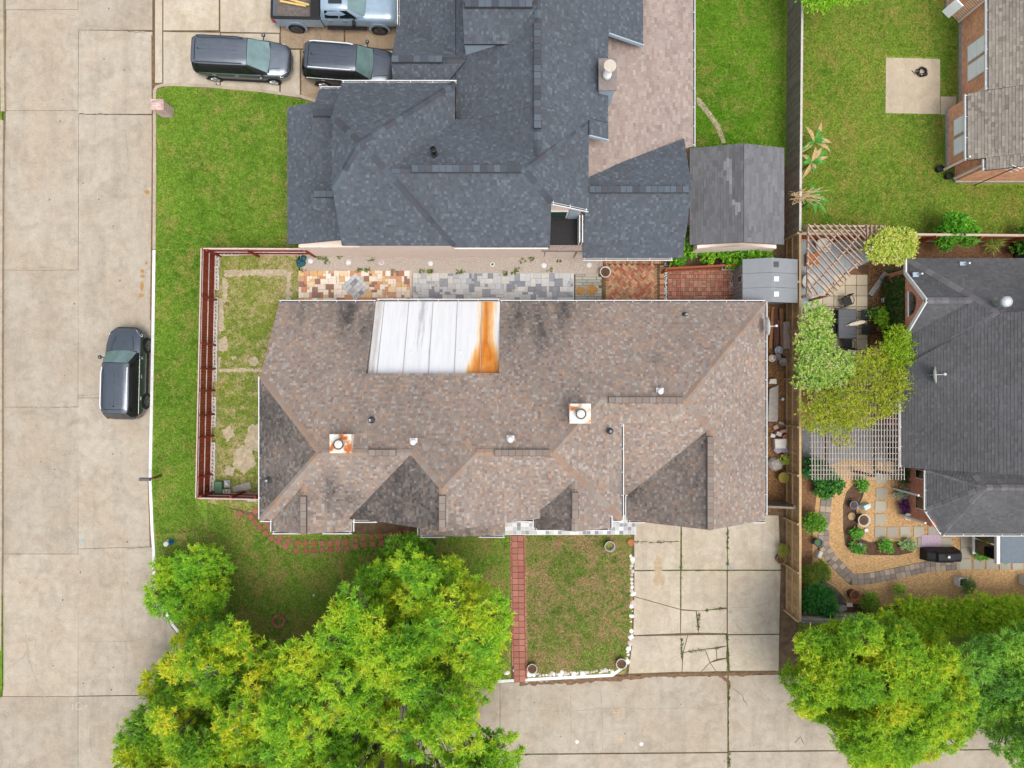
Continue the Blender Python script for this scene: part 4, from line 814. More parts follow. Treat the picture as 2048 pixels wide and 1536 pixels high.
fence('gate_fence', 'short grey board gate beside the garage and the cedar fence', (13.0, -6.42, G), (14.85, -6.5, G), 1.6, m_greyw, m_greyw, (0, 1, 0), m_greyw, nrail=2, posts=[.02,.98])
fence('bent_fence', 'leaning dark plank fence below the weeds by the garden shed', (8.2, 6.15, G), (12.0, 6.35, G), 1.0, M('dark_plank', C(104,80,64), .9, .3, 5, rnd=.15), M('rust_rail', C(150,80,54), .85, .2), (0, -1, 0), M('rust_rail', C(150,80,54)), nrail=2, posts=[0, 1])

# ------------------------------------------------------------------ paving laid piece by piece
def piece_mesh(name, w, d, h, mat, ch=.008):
    f = MB().prism([(-w/2,-d/2),(w/2,-d/2),(w/2,d/2),(-w/2,d/2)], 0, h, ch)
    m = bpy.data.meshes.new(name); m.from_pydata(f.v, [], f.f); m.materials.append(mat); return m
PMC = {}
def piece(name, w, d, h, mat, x, y, z, rot, parent):
    k = (name, round(w, 3), round(d, 3), h, mat.name)
    if k not in PMC: PMC[k] = piece_mesh(name, w, d, h, mat)
    o = bpy.data.objects.new(name, PMC[k]); o.location = (x, y, z + R.uniform(0, .005)); o.rotation_euler = (R.uniform(-.006, .006), R.uniform(-.006, .006), rot); return put(o, parent)
def pack(parent, px0, py0, px1, py1, u, mat, sizes, z, skip=None, name='tile'):
    x0, y1 = XY(px0, py0, z); x1, y0 = XY(px1, py1, z); nx, ny = int((x1 - x0) / u), int((y1 - y0) / u); used = [[0] * ny for _ in range(nx)]; g = random.Random(3)
    for i in range(nx):
        for j in range(ny):
            if used[i][j]: continue
            for a, b in g.sample(sizes, len(sizes)) + [(1, 1)]:
                if i + a <= nx and j + b <= ny and not any(used[i+p][j+q] for p in range(a) for q in range(b)):
                    for p in range(a):
                        for q in range(b): used[i+p][j+q] = 1
                    cx, cy = x0 + (i + a/2) * u, y1 - (j + b/2) * u
                    if not (skip and skip(cx, cy)): piece(name, a*u - .008, b*u - .008, .03, mat, cx, cy, z, 0, parent)
                    break
op = sheet('tile_patio', [(597,541),(824,541),(824,628),(597,628)], .132, M('tile_grout', C(206,190,172), .9, .1), thick=.04)
mc = P(711, 574, .13)
pack(op, 597.5, 541.5, 824, 627, .148, m_tileo, [(2,2),(1,2),(2,1),(2,2),(3,2),(1,1),(2,2),(1,2)], .131, lambda x, y: abs(x - mc.x) + abs(y - mc.y) < .78)
for i in range(5):
    for j in range(5):
        u = .22; a, b_ = (i - 2) * u, (j - 2) * u; piece('tile', u - .008, u - .008, .031, m_tileg, mc.x + (a - b_) * .7071, mc.y + (a + b_) * .7071, .131, math.pi/4, op)
gpz = sheet('tile_patio', [(825,546),(1148,546),(1148,628),(825,628)], .132, M('pale_grout', C(206,206,204), .9, .06), thick=.04)
pack(gpz, 826, 546.5, 1148, 627, .146, m_tileg, [(2,2),(1,2),(2,1),(2,2),(3,2),(3,3),(1,1),(2,3)], .131)
st = sheet('slate_paving', [(1149.5,548),(1205,548),(1205,628),(1149.5,628)], .13, m_joint, thick=.04)
for j in range(14):
    x = 1150 - (j % 2) * 9
    while x < 1196:
        w = R.choice([20, 24, 28]); a, c = max(x, 1150.5), min(x + w - .8, 1203)
        if c - a > 4: p = P((a + c) / 2, 551 + j * 5.6, .13); piece('slate_brick', (c - a) * .0274, .14, .035, m_slate, p.x, p.y, .128, 0, st)
        x += w
for x, y, a, b_ in [(1161,582,9,9.5), (1184,580,12,11)]: spot('rust_stain', x, y, 1, M('wet_rust', C(164,122,62), .6, .25, 5), .172, a, b_, st, 18, .12)
hb = sheet('brick_patio', [(1205.5,517),(1330,517),(1330,628),(1205.5,628)], .13, m_joint, thick=.04)
a0 = P(1212, 530, .13); a1 = P(1316, 626, .13); bl, bw = .225, .11
def herring(x0, x1, y0, y1, parent, mat):
    cx, cy = (x0 + x1) / 2, (y0 + y1) / 2; c45 = math.sqrt(.5)
    for m in range(-22, 23):
        for n in range(-22, 23):
            # unit cell of the 2:1 herringbone: offsets (1,1)*bw and (2,-2)*bw
            for k in (0, 1):
                u = (m + 2 * n) * bw + (bw if k == 0 else .5 * bw); v = (m - 2 * n) * bw + (.5 * bw if k == 0 else 2 * bw)
                x, y = cx + (u - v) * c45, cy + (u + v) * c45
                if x0 < x < x1 and y0 < y < y1: piece('brick', bl - .012, bw - .012, .05, mat, x, y, .122, math.pi/4 + (0 if k == 0 else math.pi/2), parent)
herring(a0.x, a1.x, a1.y, a0.y, hb, m_herr)
for i in range(29): p = P(1208.5 + i * 4.15, 523.5, .13); piece('brick', .1, .21, .05, m_herr, p.x, p.y, .124, 0, hb)
for j in range(24): p = P(1323.5, 533 + j * 4.1, .13); piece('brick', .24, .1, .05, m_herr, p.x, p.y, .124, 0, hb)
bb = sheet('brick_patio', [(1333,530),(1482,522),(1482,628),(1333,628)], .13, m_joint, thick=.04)
for j in range(11):
    y = 536 + j * 8.6
    if j % 3 == 2 or j == 6:
        for i in range(33): p = P(1337 + i * 4.3, y, .13); piece('brick', .105, .215, .05, m_bask, p.x, p.y, .124, 0, bb)
    else:
        for i in range(17):
            for q in (-1, 1): p = P(1340 + i * 8.5, y + q * 2.1, .13); piece('brick', .22, .105, .05, m_bask, p.x, p.y, .124, 0, bb)
def pebbles(name, pxs, n, r, mat, z, label=None, parent=None):
    b = MB(); g = random.Random(n)
    for _ in range(n):
        x, y = g.uniform(pxs[0], pxs[2]), g.uniform(pxs[1], pxs[3]); p = P(x, y, z); q = r * g.uniform(.5, 1.2); t0 = g.random() * 6
        ring = [(p.x + math.cos(t0 + k * 1.2566) * q, p.y + math.sin(t0 + k * 1.2566) * q * .8, z) for k in range(5)]
        b.add(ring + [(p.x, p.y, z + q * .7)], [(k, (k + 1) % 5, 5) for k in range(5)])
    return b.make(name, mat, parent, kind='stuff', label=label)
pebbles('white_pebbles', (1329,521,1334,610), 190, .035, m_white, .135, 'row of white pebbles between two brick patios')
pebbles('white_pebbles', (1459,545,1467,588), 110, .03, m_white, .17, 'white pebbles inside the block border on the brick patio')
pebbles('loose_gravel', (600,512,1200,545), 5200, .018, M('gravel_stone', C(196,184,174), .9, .4, 40), .128, 'grey gravel strip beside the cream wall')
pebbles('loose_gravel', (1640,960,2060,1205), 9000, .022, M('gravel_tan', C(206,170,124), .9, .45, 30), .125, 'tan pea gravel of the garden')
pebbles('fallen_leaves', (1533,640,1568,1015), 900, .035, M('fallen_leaf', C(176,124,66), .9, .5, 20), .127, 'dry leaves on the side yard ground')
# front walk of square pavers with a brick edge
wk = sheet('front_walk', [(1020,1070),(1050,1070),(1054,1361),(1024,1362)], .128, m_joint, thick=.03)
for j in range(24):
    y = 1077 + j * 12.2
    for i in (0, 1): p = P(1029.3 + i * 11.8 + (y - 1070) * .014, y, .13); piece('paver', .305, .315, .045, m_paver, p.x, p.y, .122, 0, wk)
for j in range(32):
    y = 1074.5 + j * 9
    for x in (1021.5, 1049.2):
        if x < 1030 and y > 1330: continue
        p = P(x + (y - 1070) * .014, y, .13); piece('edging_brick', .085, .235, .07, m_paver, p.x, p.y, .12, 0, wk)
# stepping pavers curving round the corner of the house
sp = [(480,1027),(502,1033),(510,1044),(520,1055),(531,1066),(543,1076),(557,1084),(571,1093),(511,1022),(532,1044),(540,1054),(560,1074),(577,1081)] + list(zip([595,611,627,644,660,676,692,711,726,743,761,780,797,812,833], [1086,1086,1086,1086,1086,1085,1083,1080,1076,1074,1072,1070,1066,1064,1070])) + list(zip([593,611,627,645,661,678,695,712,729,746,763], [1101,1102,1101,1099,1099,1097,1096,1093,1089,1088,1086]))
for x, y in sp:
    p = P(x, y); o = piece('stepping_paver', .285, .285, .045, m_step, p.x, p.y, .115, (math.radians(40) * max(0, (590 - x) / 90) if x < 590 else math.radians(4)) + R.uniform(-.1, .1), None)
    tag(o, 'square red stepping paver in the curved grass path by the house corner', 'paver', 'red stepping pavers curving round the brown roof house')
# garden flags and curved cobble path
for x, y in [(1762,956),(1762,986),(1760,1012),(1760,1038),(1759,1064),(1784,1064),(1810,1063),(1837,1063),(1866,1063),(1845,1085),(1868,1085),(1892,1085),(1931,1084),(1931,1106),(1930,1128),(1956,1128),(1982,1128),(2009,1129),(2034,1129)]:
    p = P(x, y); o = piece('stepping_slab', .58, .58, .045, m_slab, p.x, p.y, .118, R.uniform(-.02, .02), None)
    tag(o, 'square grey stepping slab laid in the tan gravel garden', 'paver', 'grey stepping slabs in the gravel garden')
cp = [Vector(XY(*q)) for q in [(1660,935),(1652,1000),(1647,1060),(1647,1092),(1662,1117),(1685,1140),(1703,1159),(1740,1157),(1790,1147),(1850,1134),(1922,1128)]]
path = ribbon('garden_path', [(1660,935),(1652,1000),(1647,1060),(1647,1092),(1662,1117),(1685,1140),(1703,1159),(1740,1157),(1790,1147),(1850,1134),(1922,1128)], .1, .134, .62, m_joint, kind='structure')
acc = 0
for a, c in zip(cp, cp[1:]):
    d = (c - a); L = d.length; d.normalize(); n = Vector((-d.y, d.x)); k = max(1, round(L / .3))
    for i in range(k):
        q = a + d * (L * (i + .5) / k)
        for s_ in (-1, 1): piece('cobble', L / k - .012, .295, .03, m_cobble, q.x + n.x * .152 * s_, q.y + n.y * .152 * s_, .126, math.atan2(d.y, d.x), path)

# ------------------------------------------------------------------ foliage
def foliage(name, lobes, n, L, Wd, cols, parent, up=.35, tuft=14, tr=.25, seed=0, shell=.55, flat=.0, mat=None, wts=None, kind=None, cl=.02):
    g = np.random.default_rng(seed); lob = np.array(lobes, float); wt = (lob[:, 3] * lob[:, 4] + lob[:, 3] * lob[:, 5]); wt /= wt.sum()
    nt_ = max(1, n // tuft); k = g.choice(len(lob), nt_, p=wt); d = rnd_unit(nt_, g); d[:, 2] = np.where(d[:, 2] < -.35, -d[:, 2], d[:, 2])
    rad = shell + (1 - shell) * g.random(nt_) ** .5; c = lob[k, :3] + d * lob[k, 3:6] * rad[:, None]
    ax = d * np.array([1, 1, .7]) + np.array([0, 0, up]) + g.normal(size=(nt_, 3)) * .25; ax /= np.linalg.norm(ax, axis=1)[:, None]
    cols = np.array([q[:3] for q in cols]); cols = cols[np.argsort(cols.sum(1))]; nz = np.sin(c[:, 0] * 1.9 + 1.3 * np.sin(c[:, 1] * 1.4)) + np.sin(c[:, 1] * 2.3 + 1.1 * np.sin(c[:, 2] * 2.1 + c[:, 0])); tq = np.clip(.5 + cl * nz + (.26 if cl < .05 else .15) * g.normal(size=nt_), 0, .999) * (len(cols) - 1); ti = tq.astype(int); tf = (tq - ti)[:, None]; tc = cols[ti] * (1 - tf) + cols[np.minimum(ti + 1, len(cols) - 1)] * tf
    c = np.repeat(c, tuft, 0); ax = np.repeat(ax, tuft, 0); tc = np.repeat(tc, tuft, 0); m = len(c)
    t = g.random(m); pos = c + ax * (t * tr)[:, None] + rnd_unit(m, g) * (tr * .3 * g.random(m))[:, None]
    ld = ax * .5 + rnd_unit(m, g) * .85; ld[:, 2] -= flat; ld /= np.linalg.norm(ld, axis=1)[:, None]
    sd = np.cross(ld, rnd_unit(m, g) * .8 + np.array([0, 0, 1.3])); sd /= (np.linalg.norm(sd, axis=1)[:, None] + 1e-6)
    ln = L * (.6 + .8 * g.random(m)); w = Wd * (.7 + .6 * g.random(m))
    v = np.stack([pos, pos + ld * (ln * .45)[:, None] + sd * w[:, None], pos + ld * ln[:, None], pos + ld * (ln * .45)[:, None] - sd * w[:, None]], 1).reshape(-1, 3)
    me = bpy.data.meshes.new(name); me.vertices.add(4 * m); me.vertices.foreach_set('co', v.ravel().astype(np.float32))
    me.loops.add(4 * m); me.loops.foreach_set('vertex_index', np.arange(4 * m, dtype=np.int32)); me.polygons.add(m)
    me.polygons.foreach_set('loop_start', np.arange(0, 4 * m, 4, dtype=np.int32)); me.polygons.foreach_set('loop_total', np.full(m, 4, np.int32)); me.update(calc_edges=True)
    cc = np.minimum(tc * (1.1 + .9 * g.random(m))[:, None], .6); cc = np.concatenate([cc, np.ones((m, 1))], 1); cc = np.repeat(cc, 4, 0)
    at = me.attributes.new('col', 'FLOAT_COLOR', 'POINT'); at.data.foreach_set('color', cc.ravel().astype(np.float32))
    me.materials.append(mat or m_leaf); return tag(put(bpy.data.objects.new(name, me), parent), kind=kind)
def blob_lobes(c, r, n, sub, seed, squash=.8):
    g = random.Random(seed); out = []
    for _ in range(n):
        t, ph = g.uniform(0, 6.283), math.acos(g.uniform(-.3, 1)); q = g.uniform(.45, .9)
        out.append((c[0] + r[0] * q * math.sin(ph) * math.cos(t), c[1] + r[1] * q * math.sin(ph) * math.sin(t), c[2] + r[2] * q * math.cos(ph), sub * g.uniform(.7, 1.25), sub * g.uniform(.7, 1.25), sub * squash * g.uniform(.7, 1.2)))
    return out
def tree(name, label, base, lobes, n, L, Wd, cols, seed, wts=None, group=None, trunk_r=.16, tuft=32, tr=.3, up=.5, stems=1):
    t = thing(name, label, 'tree', base, group); base = Vector(base); b = MB(); ctr = Vector((sum(l[0] for l in lobes), sum(l[1] for l in lobes), sum(l[2] for l in lobes))) / len(lobes); g = random.Random(seed)
    fork = base.lerp(ctr, .45); fork.z = base.z + (ctr.z - base.z) * .45
    b.tube([base - Vector((0,0,.1)), base + Vector((.05,.03,.5)), fork], [trunk_r * 1.3, trunk_r, trunk_r * .75], 10); b.make('trunk', m_bark, t, True)
    br = MB()
    for l in lobes:
        q = Vector(l[:3]); mid = fork.lerp(q, .5) + Vector((g.uniform(-.45,.45), g.uniform(-.45,.45), -.5)); br.tube([fork, mid, q], [trunk_r * .3, trunk_r * .16, .012], 6, False)
        for _ in range(5):
            e = q + Vector((g.uniform(-1,1) * l[3], g.uniform(-1,1) * l[4], g.uniform(-.2,.8) * l[5])); br.tube([mid.lerp(q, .5), q.lerp(e, .5) + Vector((0,0,.1)), e], [.03, .02, .008], 4, False)
    br.make('limbs', M('limb_bark', C(110,102,92,.7), .95, .3, 8), t, kind='stuff'); tw = MB()
    for l in lobes:
        for _ in range(4):
            q = Vector(l[:3]); e = q + Vector((g.uniform(-1,1) * l[3], g.uniform(-1,1) * l[4], g.uniform(.3,1.05) * l[5])); tw.tube([q, q.lerp(e, .6) + Vector((0,0,.08)), e], [.016, .011, .005], 4, False)
    tw.make('twigs', m_twig, t, kind='stuff')
    foliage('crown', lobes, n, L, Wd, cols, t, up, tuft, tr, seed, .62, wts=wts, cl=.16); return t
YG = [C(220,212,44,0.936), C(172,188,34,0.884), C(128,164,30,0.832), C(92,136,28,0.832), C(67,108,28,0.832)]
MG = [C(177,198,44,0.936), C(136,174,36,0.884), C(102,150,32,0.832), C(74,122,30,0.832), C(154,186,38,0.884)]
DG = [C(98,144,46,.88), C(82,128,42,.88), C(120,160,50,.88), C(68,112,38,.88), C(142,174,56,.88)]
def lob(lst): return [(P(x, y, z).x, P(x, y, z).y, z, r, r, r * sq) for x, y, z, r, sq in lst]
rg = random.Random(5)
def scatter(pts, n, zr, rr, seed, sq=.8, sep=(.55, .8)):
    """lobes spread through a polygon seen from above"""
    g = random.Random(seed); out = []; xs_ = [p[0] for p in pts]; ys_ = [p[1] for p in pts]; tries = 0
    def inside(x, y):
        c = False; j = len(pts) - 1
        for i in range(len(pts)):
            if (pts[i][1] > y) != (pts[j][1] > y) and x < (pts[j][0]-pts[i][0]) * (y-pts[i][1]) / (pts[j][1]-pts[i][1]) + pts[i][0]: c = not c
            j = i
        return c
    while len(out) < n and tries < 9000:
        tries += 1; x, y = g.uniform(min(xs_), max(xs_)), g.uniform(min(ys_), max(ys_))
        if not inside(x, y): continue
        if any((x - o[0]) ** 2 + (y - o[1]) ** 2 < (g.uniform(*sep) * (rr[0] + rr[1]) / 2 * 40) ** 2 for o in out): continue
        out.append((x, y, g.uniform(*zr), g.uniform(*rr), sq))
    return lob(out)
crownA = [(590,1320),(625,1280),(665,1245),(710,1185),(770,1120),(850,1125),(925,1155),(990,1225),(995,1310),(955,1375),(905,1410),(940,1455),(1010,1490),(1010,1600),(570,1600),(560,1450),(560,1390)]
tree('street_tree', 'tall feathery yellow green tree on the front lawn beside the brick walk', P(830, 1275), scatter(crownA, 120, (2.6, 7.2), (.5, .95), 3, .75, (.8, 1.05)), 250000, .21, .021, MG, 31, [3, 4, 3, 2, 3])
crownB = [(360,1290),(415,1250),(490,1265),(545,1330),(560,1400),(560,1600),(255,1600),(245,1490),(285,1445),(320,1360)]
tree('street_tree', 'tall yellow tipped tree at the street corner lawn', P(470, 1310), scatter(crownB, 80, (2.4, 6.4), (.45, .85), 8, .75, (.8, 1.05)), 150000, .2, .02, YG, 32, [3, 3, 3, 3, 2])
crownC = [(298,1178),(315,1140),(365,1112),(425,1118),(448,1150),(440,1190),(405,1222),(340,1225),(300,1205)]
tree('small_tree', 'small round green tree beside the white kerb near the hydrant', P(385, 1165), scatter(crownC, 22, (1.3, 3.2), (.4, .7), 4, .7, (.7, .95)), 32000, .15, .019, [MG[1], MG[2], MG[4], C(106,158,36,.85)], 33, None, trunk_r=.09)
tree('shrub_tree', 'loose leafy young tree against the front of the brown roof house', P(835, 1110), scatter([(770,1090),(830,1075),(860,1100),(850,1160),(780,1150)], 7, (1.2, 2.6), (.5, .75), 14), 15000, .15, .022, [DG[0], DG[2], MG[2], MG[3]], 34, None, trunk_r=.06)
crownD = [(1608,1300),(1653,1265),(1742,1265),(1818,1276),(1883,1301),(1930,1371),(1921,1434),(1884,1488),(1802,1502),(1724,1506),(1692,1463),(1669,1413),(1610,1398),(1589,1349)]
tree('street_tree', 'broad dense yellow green tree between the cedar fence and the street', P(1755, 1330), scatter(crownD, 110, (2.6, 6.2), (.5, .95), 6, .75, (.8, 1.05)), 240000, .18, .019, [C(186,194,38,0.936), C(147,172,32,0.884), C(107,150,28,0.832), C(77,122,28,0.832), C(126,160,30,0.884)], 35, [2, 4, 3, 2, 3])
crownE = [(1925,1320),(1970,1285),(2060,1275),(2200,1290),(2200,1530),(2080,1520),(1990,1480),(1960,1420)]
tree('street_tree', 'broad dark green tree next to the long clipped hedge', P(2060, 1345), scatter(crownE, 60, (2.6, 6.0), (.5, .95), 9, .75, (.8, 1.05)), 130000, .18, .019, DG, 36, [4, 3, 2, 2, 1])
hd = thing('hedge', 'long bright green hedge along the bottom of the gravel garden', 'hedge', P(1930, 1232))
foliage('leaves', [l for l in scatter([(1790,1215),(2200,1208),(2200,1250),(1800,1255)], 60, (1.2, 1.7), (.45, .7), 12)], 64000, .12, .022, [C(150,184,30,.9), C(124,168,28,.85), C(96,144,26,.8), C(170,196,40,.9)], hd, .6, 12, .25, 41)
b = MB()
for i in range(12): c = P(1800 + i * 32, 1232); b.tube([c, c + Vector((.1,.05,.9))], [.03, .015], 5)
b.make('stems', m_bark, hd)
def shrub(label, px, py, r, h, n, cols, seed, L=.1, Wd=.02, up=.5, name='shrub', cat='shrub', group=None, tuft=10, k=6, z=G, tr=.2):
    t = thing(name, label, cat, P(px, py, z), group); c = P(px, py, z)
    st_ = MB()
    for i in range(5): a = i * 1.257; st_.tube([c, c + Vector((math.cos(a) * r * .3, math.sin(a) * r * .3, h * .6))], [.02, .01], 5)
    st_.make('stem', m_bark, t)
    lb = blob_lobes((c.x, c.y, z + h * .5), (r * .75, r * .75, h * .4), k, r * .5, seed, max(.5, h / r * .5)); foliage('foliage', lb, n, L, Wd, cols, t, up, tuft, tr, seed); return t
BR = [C(96,156,30,.8), C(72,132,26,.8), C(120,172,40,.8), C(52,104,24,.8)]
shrub('round glossy bright green shrub against the orange fence', 1885, 470, 1.0, 1.9, 9000, BR, 51, .12, .035)
shrub('leafy dark green shrub at the fence by the charcoal roof edge', 2030, 492, .75, 1.5, 4200, [BR[1], BR[3], DG[0], C(110,150,60,.8)], 52, .14, .04)
shrub('small light green shrub beside the patio table', 1758, 638, .5, .8, 1600, [C(150,190,50,.8), C(120,170,40,.8)], 53, .14, .05)
shrub('dark leafy shrub under the north end of the lattice pergola', 1618, 935, .75, 1.2, 5000, [C(50,104,50,.8), C(40,88,44,.8), C(70,124,50,.8)], 54, .14, .04)
shrub('big leaved green shrub spreading along the cedar fence', 1648, 968, .7, .9, 3600, [C(64,120,50,.8), C(52,104,46,.8), C(96,146,50,.8)], 55, .16, .06)
shrub('upright bright green shrub growing against the cedar fence', 1614, 1040, .55, 1.3, 4200, [C(84,140,40,.8), C(60,112,34,.8), C(140,176,50,.8)], 56)
shrub('fine leaved olive shrub beside the curved bench', 1620, 1135, .62, 1.3, 6500, [C(96,118,36,.8), C(72,96,30,.8), C(120,134,40,.8)], 57, .12, .012)
shrub('long leaved green shrub in the corner of the cedar fence', 1630, 1195, .85, 1.2, 5000, [C(60,126,52,.8), C(44,100,44,.8), C(84,148,60,.8)], 58, .2, .026)
shrub('yellow green shrub behind the terracotta pot', 1725, 1190, .5, 1.0, 3400, [C(120,150,40,.8), C(92,126,36,.8)], 59, .1, .015)
shrub('loose green shrub at the end of the whitish fence', 1745, 1228, .7, 1.5, 5200, [C(110,150,50,.8), C(84,126,40,.8), C(140,164,80,.8)], 60)
for (x, y, lab, s_) in [(1710,1090,'low green perennial next to the purple ball',61), (1765,1073+18,'low green perennial in the middle of the soil bed',62), (1810,1088,'white flowered perennial at the end of the soil bed',63), (1707,1065,'pale green fern in the soil bed',64), (1722,968,'low leafy plant at the pergola end of the soil bed',65), (1740,635-8,'low green plant in the bed by the strip lawn',66), (1795,985,'silvery plant beside the brick porch',67), (1808,1012,'deep purple leaved plant beside the brick porch',68), (1800,948,'dark green shrub below the lattice corner',69), (1958,1080,'leafy potted plant by the bay window',70), (1955,1110,'blue green trailing plant below the bay window',71), (2005,1108,'low weedy plants along the bay window',72)]:
    cs = {63: [C(190,206,170,.8), C(110,160,70,.8)], 67: [C(170,176,160,.8), C(120,140,110,.8)], 68: [C(110,60,120,.8), C(84,40,90,.8)], 69: [C(40,80,40,.8), C(56,96,44,.8)]}.get(s_, [C(96,156,56,.8), C(70,124,44,.8), C(124,176,70,.8)])
    shrub(lab, x, y, .32 if s_ != 69 else .5, .4, 700, cs, s_, .11, .03, k=4, name='garden_plant', cat='plant')
b = thing('yucca', 'spiky pale yucca in front of the orange fence', 'plant', P(1978, 488)); foliage('leaves', [(P(1978,488).x, P(1978,488).y, .5, .15, .15, .2)], 260, .55, .018, [C(170,176,90,.8), C(130,150,70,.8)], b, .2, 8, .1, 81)
# weeds between shed and brick patio
for i, (x, y, r, h) in enumerate([(1372,500,.45,1.2), (1410,510,.5,1.0), (1440,508,.45,1.3), (1462,520,.5,1.4), (1495,515,.5,1.7), (1520,505,.4,1.3), (1352,522,.35,.8), (1385,470,.3,1.0)]):
    shrub(['tall weed clump between the charcoal roof edge and the shed', 'broad weed clump against the cream shed wall', 'weed clump against the middle of the cream shed wall', 'weed clump above the hollow blocks on the patio', 'tallest pale weed beside the plastic shed roof', 'weeds by the shed corner next to the cedar fence', 'low weeds at the end of the charcoal roof gutter', 'narrow weeds in the gap along the shed side'][i], x, y, r, h, 1500, [C(120,172,36,.8), C(84,140,30,.8), C(150,190,50,.8), C(60,110,30,.8)], 90 + i, .13, .045, name='weed_clump', cat='weeds', group='weeds between the shed and the brick patio' if True else None)
# vines over the pergola
def vine(label, poly, zr, n, cols, seed, L, Wd, k, rr=(.35,.6), wts=None, up=.7):
    t = thing('vine', label, 'vine', P(poly[0][0], poly[0][1])); lb = scatter(poly, k, zr, rr, seed, .6); foliage('foliage', lb, n, L, Wd, cols, t, up, 8, .2, seed, .4, wts=wts)
    b = MB(); a = P(*poly[0]); c0 = Vector(lb[0][:3])
    for l in lb: b.tube([c0, Vector(l[:3])], [.03, .012], 5, False)
    b.tube([a, c0], [.05, .03], 6); b.make('stems', m_bark, t); return t
vine('pale variegated vine covering the pergola next to the cedar fence', [(1612,645),(1625,622),(1645,632),(1650,655),(1652,695),(1672,715),(1700,722),(1690,742),(1655,765),(1610,772),(1602,740),(1606,685)], (2.5, 2.8), 21000, [C(176,200,104,.85), C(150,184,76,.8), C(116,158,60,.8), C(84,128,48,.8), C(204,214,146,.85)], 101, .09, .032, 56, wts=[3, 4, 3, 2, 2])
vine('olive yellow vine covering the middle of the lattice pergola', [(1618,800),(1640,790),(1690,765),(1720,720),(1790,690),(1806,720),(1806,790),(1780,815),(1740,835),(1700,860),(1660,855),(1635,860),(1615,845)], (2.5, 2.75), 26000, [C(156,164,36,.85), C(184,176,40,.85), C(124,138,34,.82), C(98,112,34,.8), C(138,154,42,.85)], 102, .08, .02, 60, wts=[3, 2, 3, 3, 2])
vine('fresh green climber on the house corner by the lattice pergola', [(1770,700),(1780,675),(1806,665),(1808,715),(1790,735)], (2.4, 2.9), 5200, [C(130,160,26,.8), C(100,140,26,.8), C(150,172,40,.8)], 103, .1, .02, 9)
vine('light yellow green bush spreading over the north pergola corner', [(1746,508),(1752,488),(1770,474),(1798,470),(1814,482),(1813,502),(1796,514),(1768,512)], (2.3, 3.0), 15000, [C(190,206,90,.85), C(164,186,64,.8), C(128,156,46,.8), C(212,222,130,.85)], 104, .1, .035, 26)
vine('thin straggling vine on the lattice slats', [(1668,880),(1690,870),(1700,890),(1675,900)], (2.5, 2.6), 420, [C(150,150,50,.8), C(170,170,70,.8)], 105, .08, .02, 5, (.25,.4))
iv = thing('creeping_ivy', 'dark green creeping ivy on the lower brick gable wall', 'ivy', (20.2, 4.0, G)); foliage('leaves', [(20.22, 2.6 + .35 * i, .5 + .5 * j, .1, .3, .35) for i in range(9) for j in range(4)], 9000, .07, .025, [C(52,88,30,.8), C(66,102,34,.8), C(44,76,28,.8)], iv, .1, 6, .08, 106)
# banana plants and dead leaves by the grey fence
for i, (x, y, lab) in enumerate([(1608,300,'half dried banana plant leaning on the grey fence'), (1604,412,'banana plant with fresh leaves at the end of the grey fence'), (1603,340,'small banana plant midway along the grey fence')]):
    c = P(x, y); t = thing('banana_plant', lab, 'banana plant', c); MB().tube([c, c + Vector((.05,.0,1.3))], [.09, .05], 8).make('stem', M('banana_stem', C(150,140,80), .8, .2), t); g = random.Random(i)
    for k in range(12):
        a = g.uniform(-1.5, 1.5) + (0 if k % 3 else 2.8); l_ = g.uniform(.6, 1.25); d = Vector((math.cos(a), math.sin(a), 0)); n = Vector((-d.y, d.x, 0)) * .1; tp_ = c + Vector((0,0,1.3)); v = []; 
        for j in range(6): q = j / 5; w = math.sin(math.pi * min(.97, q + .08)) ; pp = tp_ + d * l_ * q + Vector((0,0,.35 * math.sin(q * 2.4) - .3 * q * q)); v += [pp - n * w, pp + Vector((0,0,-.02)), pp + n * w]
        mesh('banana_leaf', v, [(3*j, 3*j+1, 3*j+4, 3*j+3) for j in range(5)] + [(3*j+1, 3*j+2, 3*j+5, 3*j+4) for j in range(5)], M('banana_leaf', C(70,140,40), .5, .2, 3) if (k % 2 or i == 1) else M('dead_leaf', C(186,158,112), .9, .25, 8), t)
dp = thing('dead_palm_fronds', 'bundle of dry tan palm fronds hanging over the grey fence', 'palm fronds', P(1612, 390)); c = P(1600, 392, 1.9); g = random.Random(3)
for k in range(46):
    e = c + Vector((g.uniform(-.5, 1.5), g.uniform(-.55, .5), g.uniform(-.6, .5))); MB().bar(c + Vector((g.uniform(-.5,.3), g.uniform(-.2,.2), g.uniform(-.1,.15))), e, .03, .012).make('frond', M('dry_frond', C(190,162,118), .9, .3, 6), dp)
tp2 = thing('overhanging_tree', 'tree top with light green leaves over the back lawn', 'tree', P(1640, -60)); foliage('crown', lob([(1640,-30,3.0,.9,.7), (1680,-14,3.0,.6,.7), (1622,-8,3,.6,.7), (1715,-20,3,.5,.7), (1650,2,2.8,.45,.7)]), 5200, .14, .03, [C(120,170,30,.8), C(96,150,30,.8), C(146,186,50,.8)], tp2, .3, 10, .3, 111); MB().tube([P(1640,-60), P(1640,-40,2.6)], [.12, .05], 8).make('trunk', m_bark, tp2)

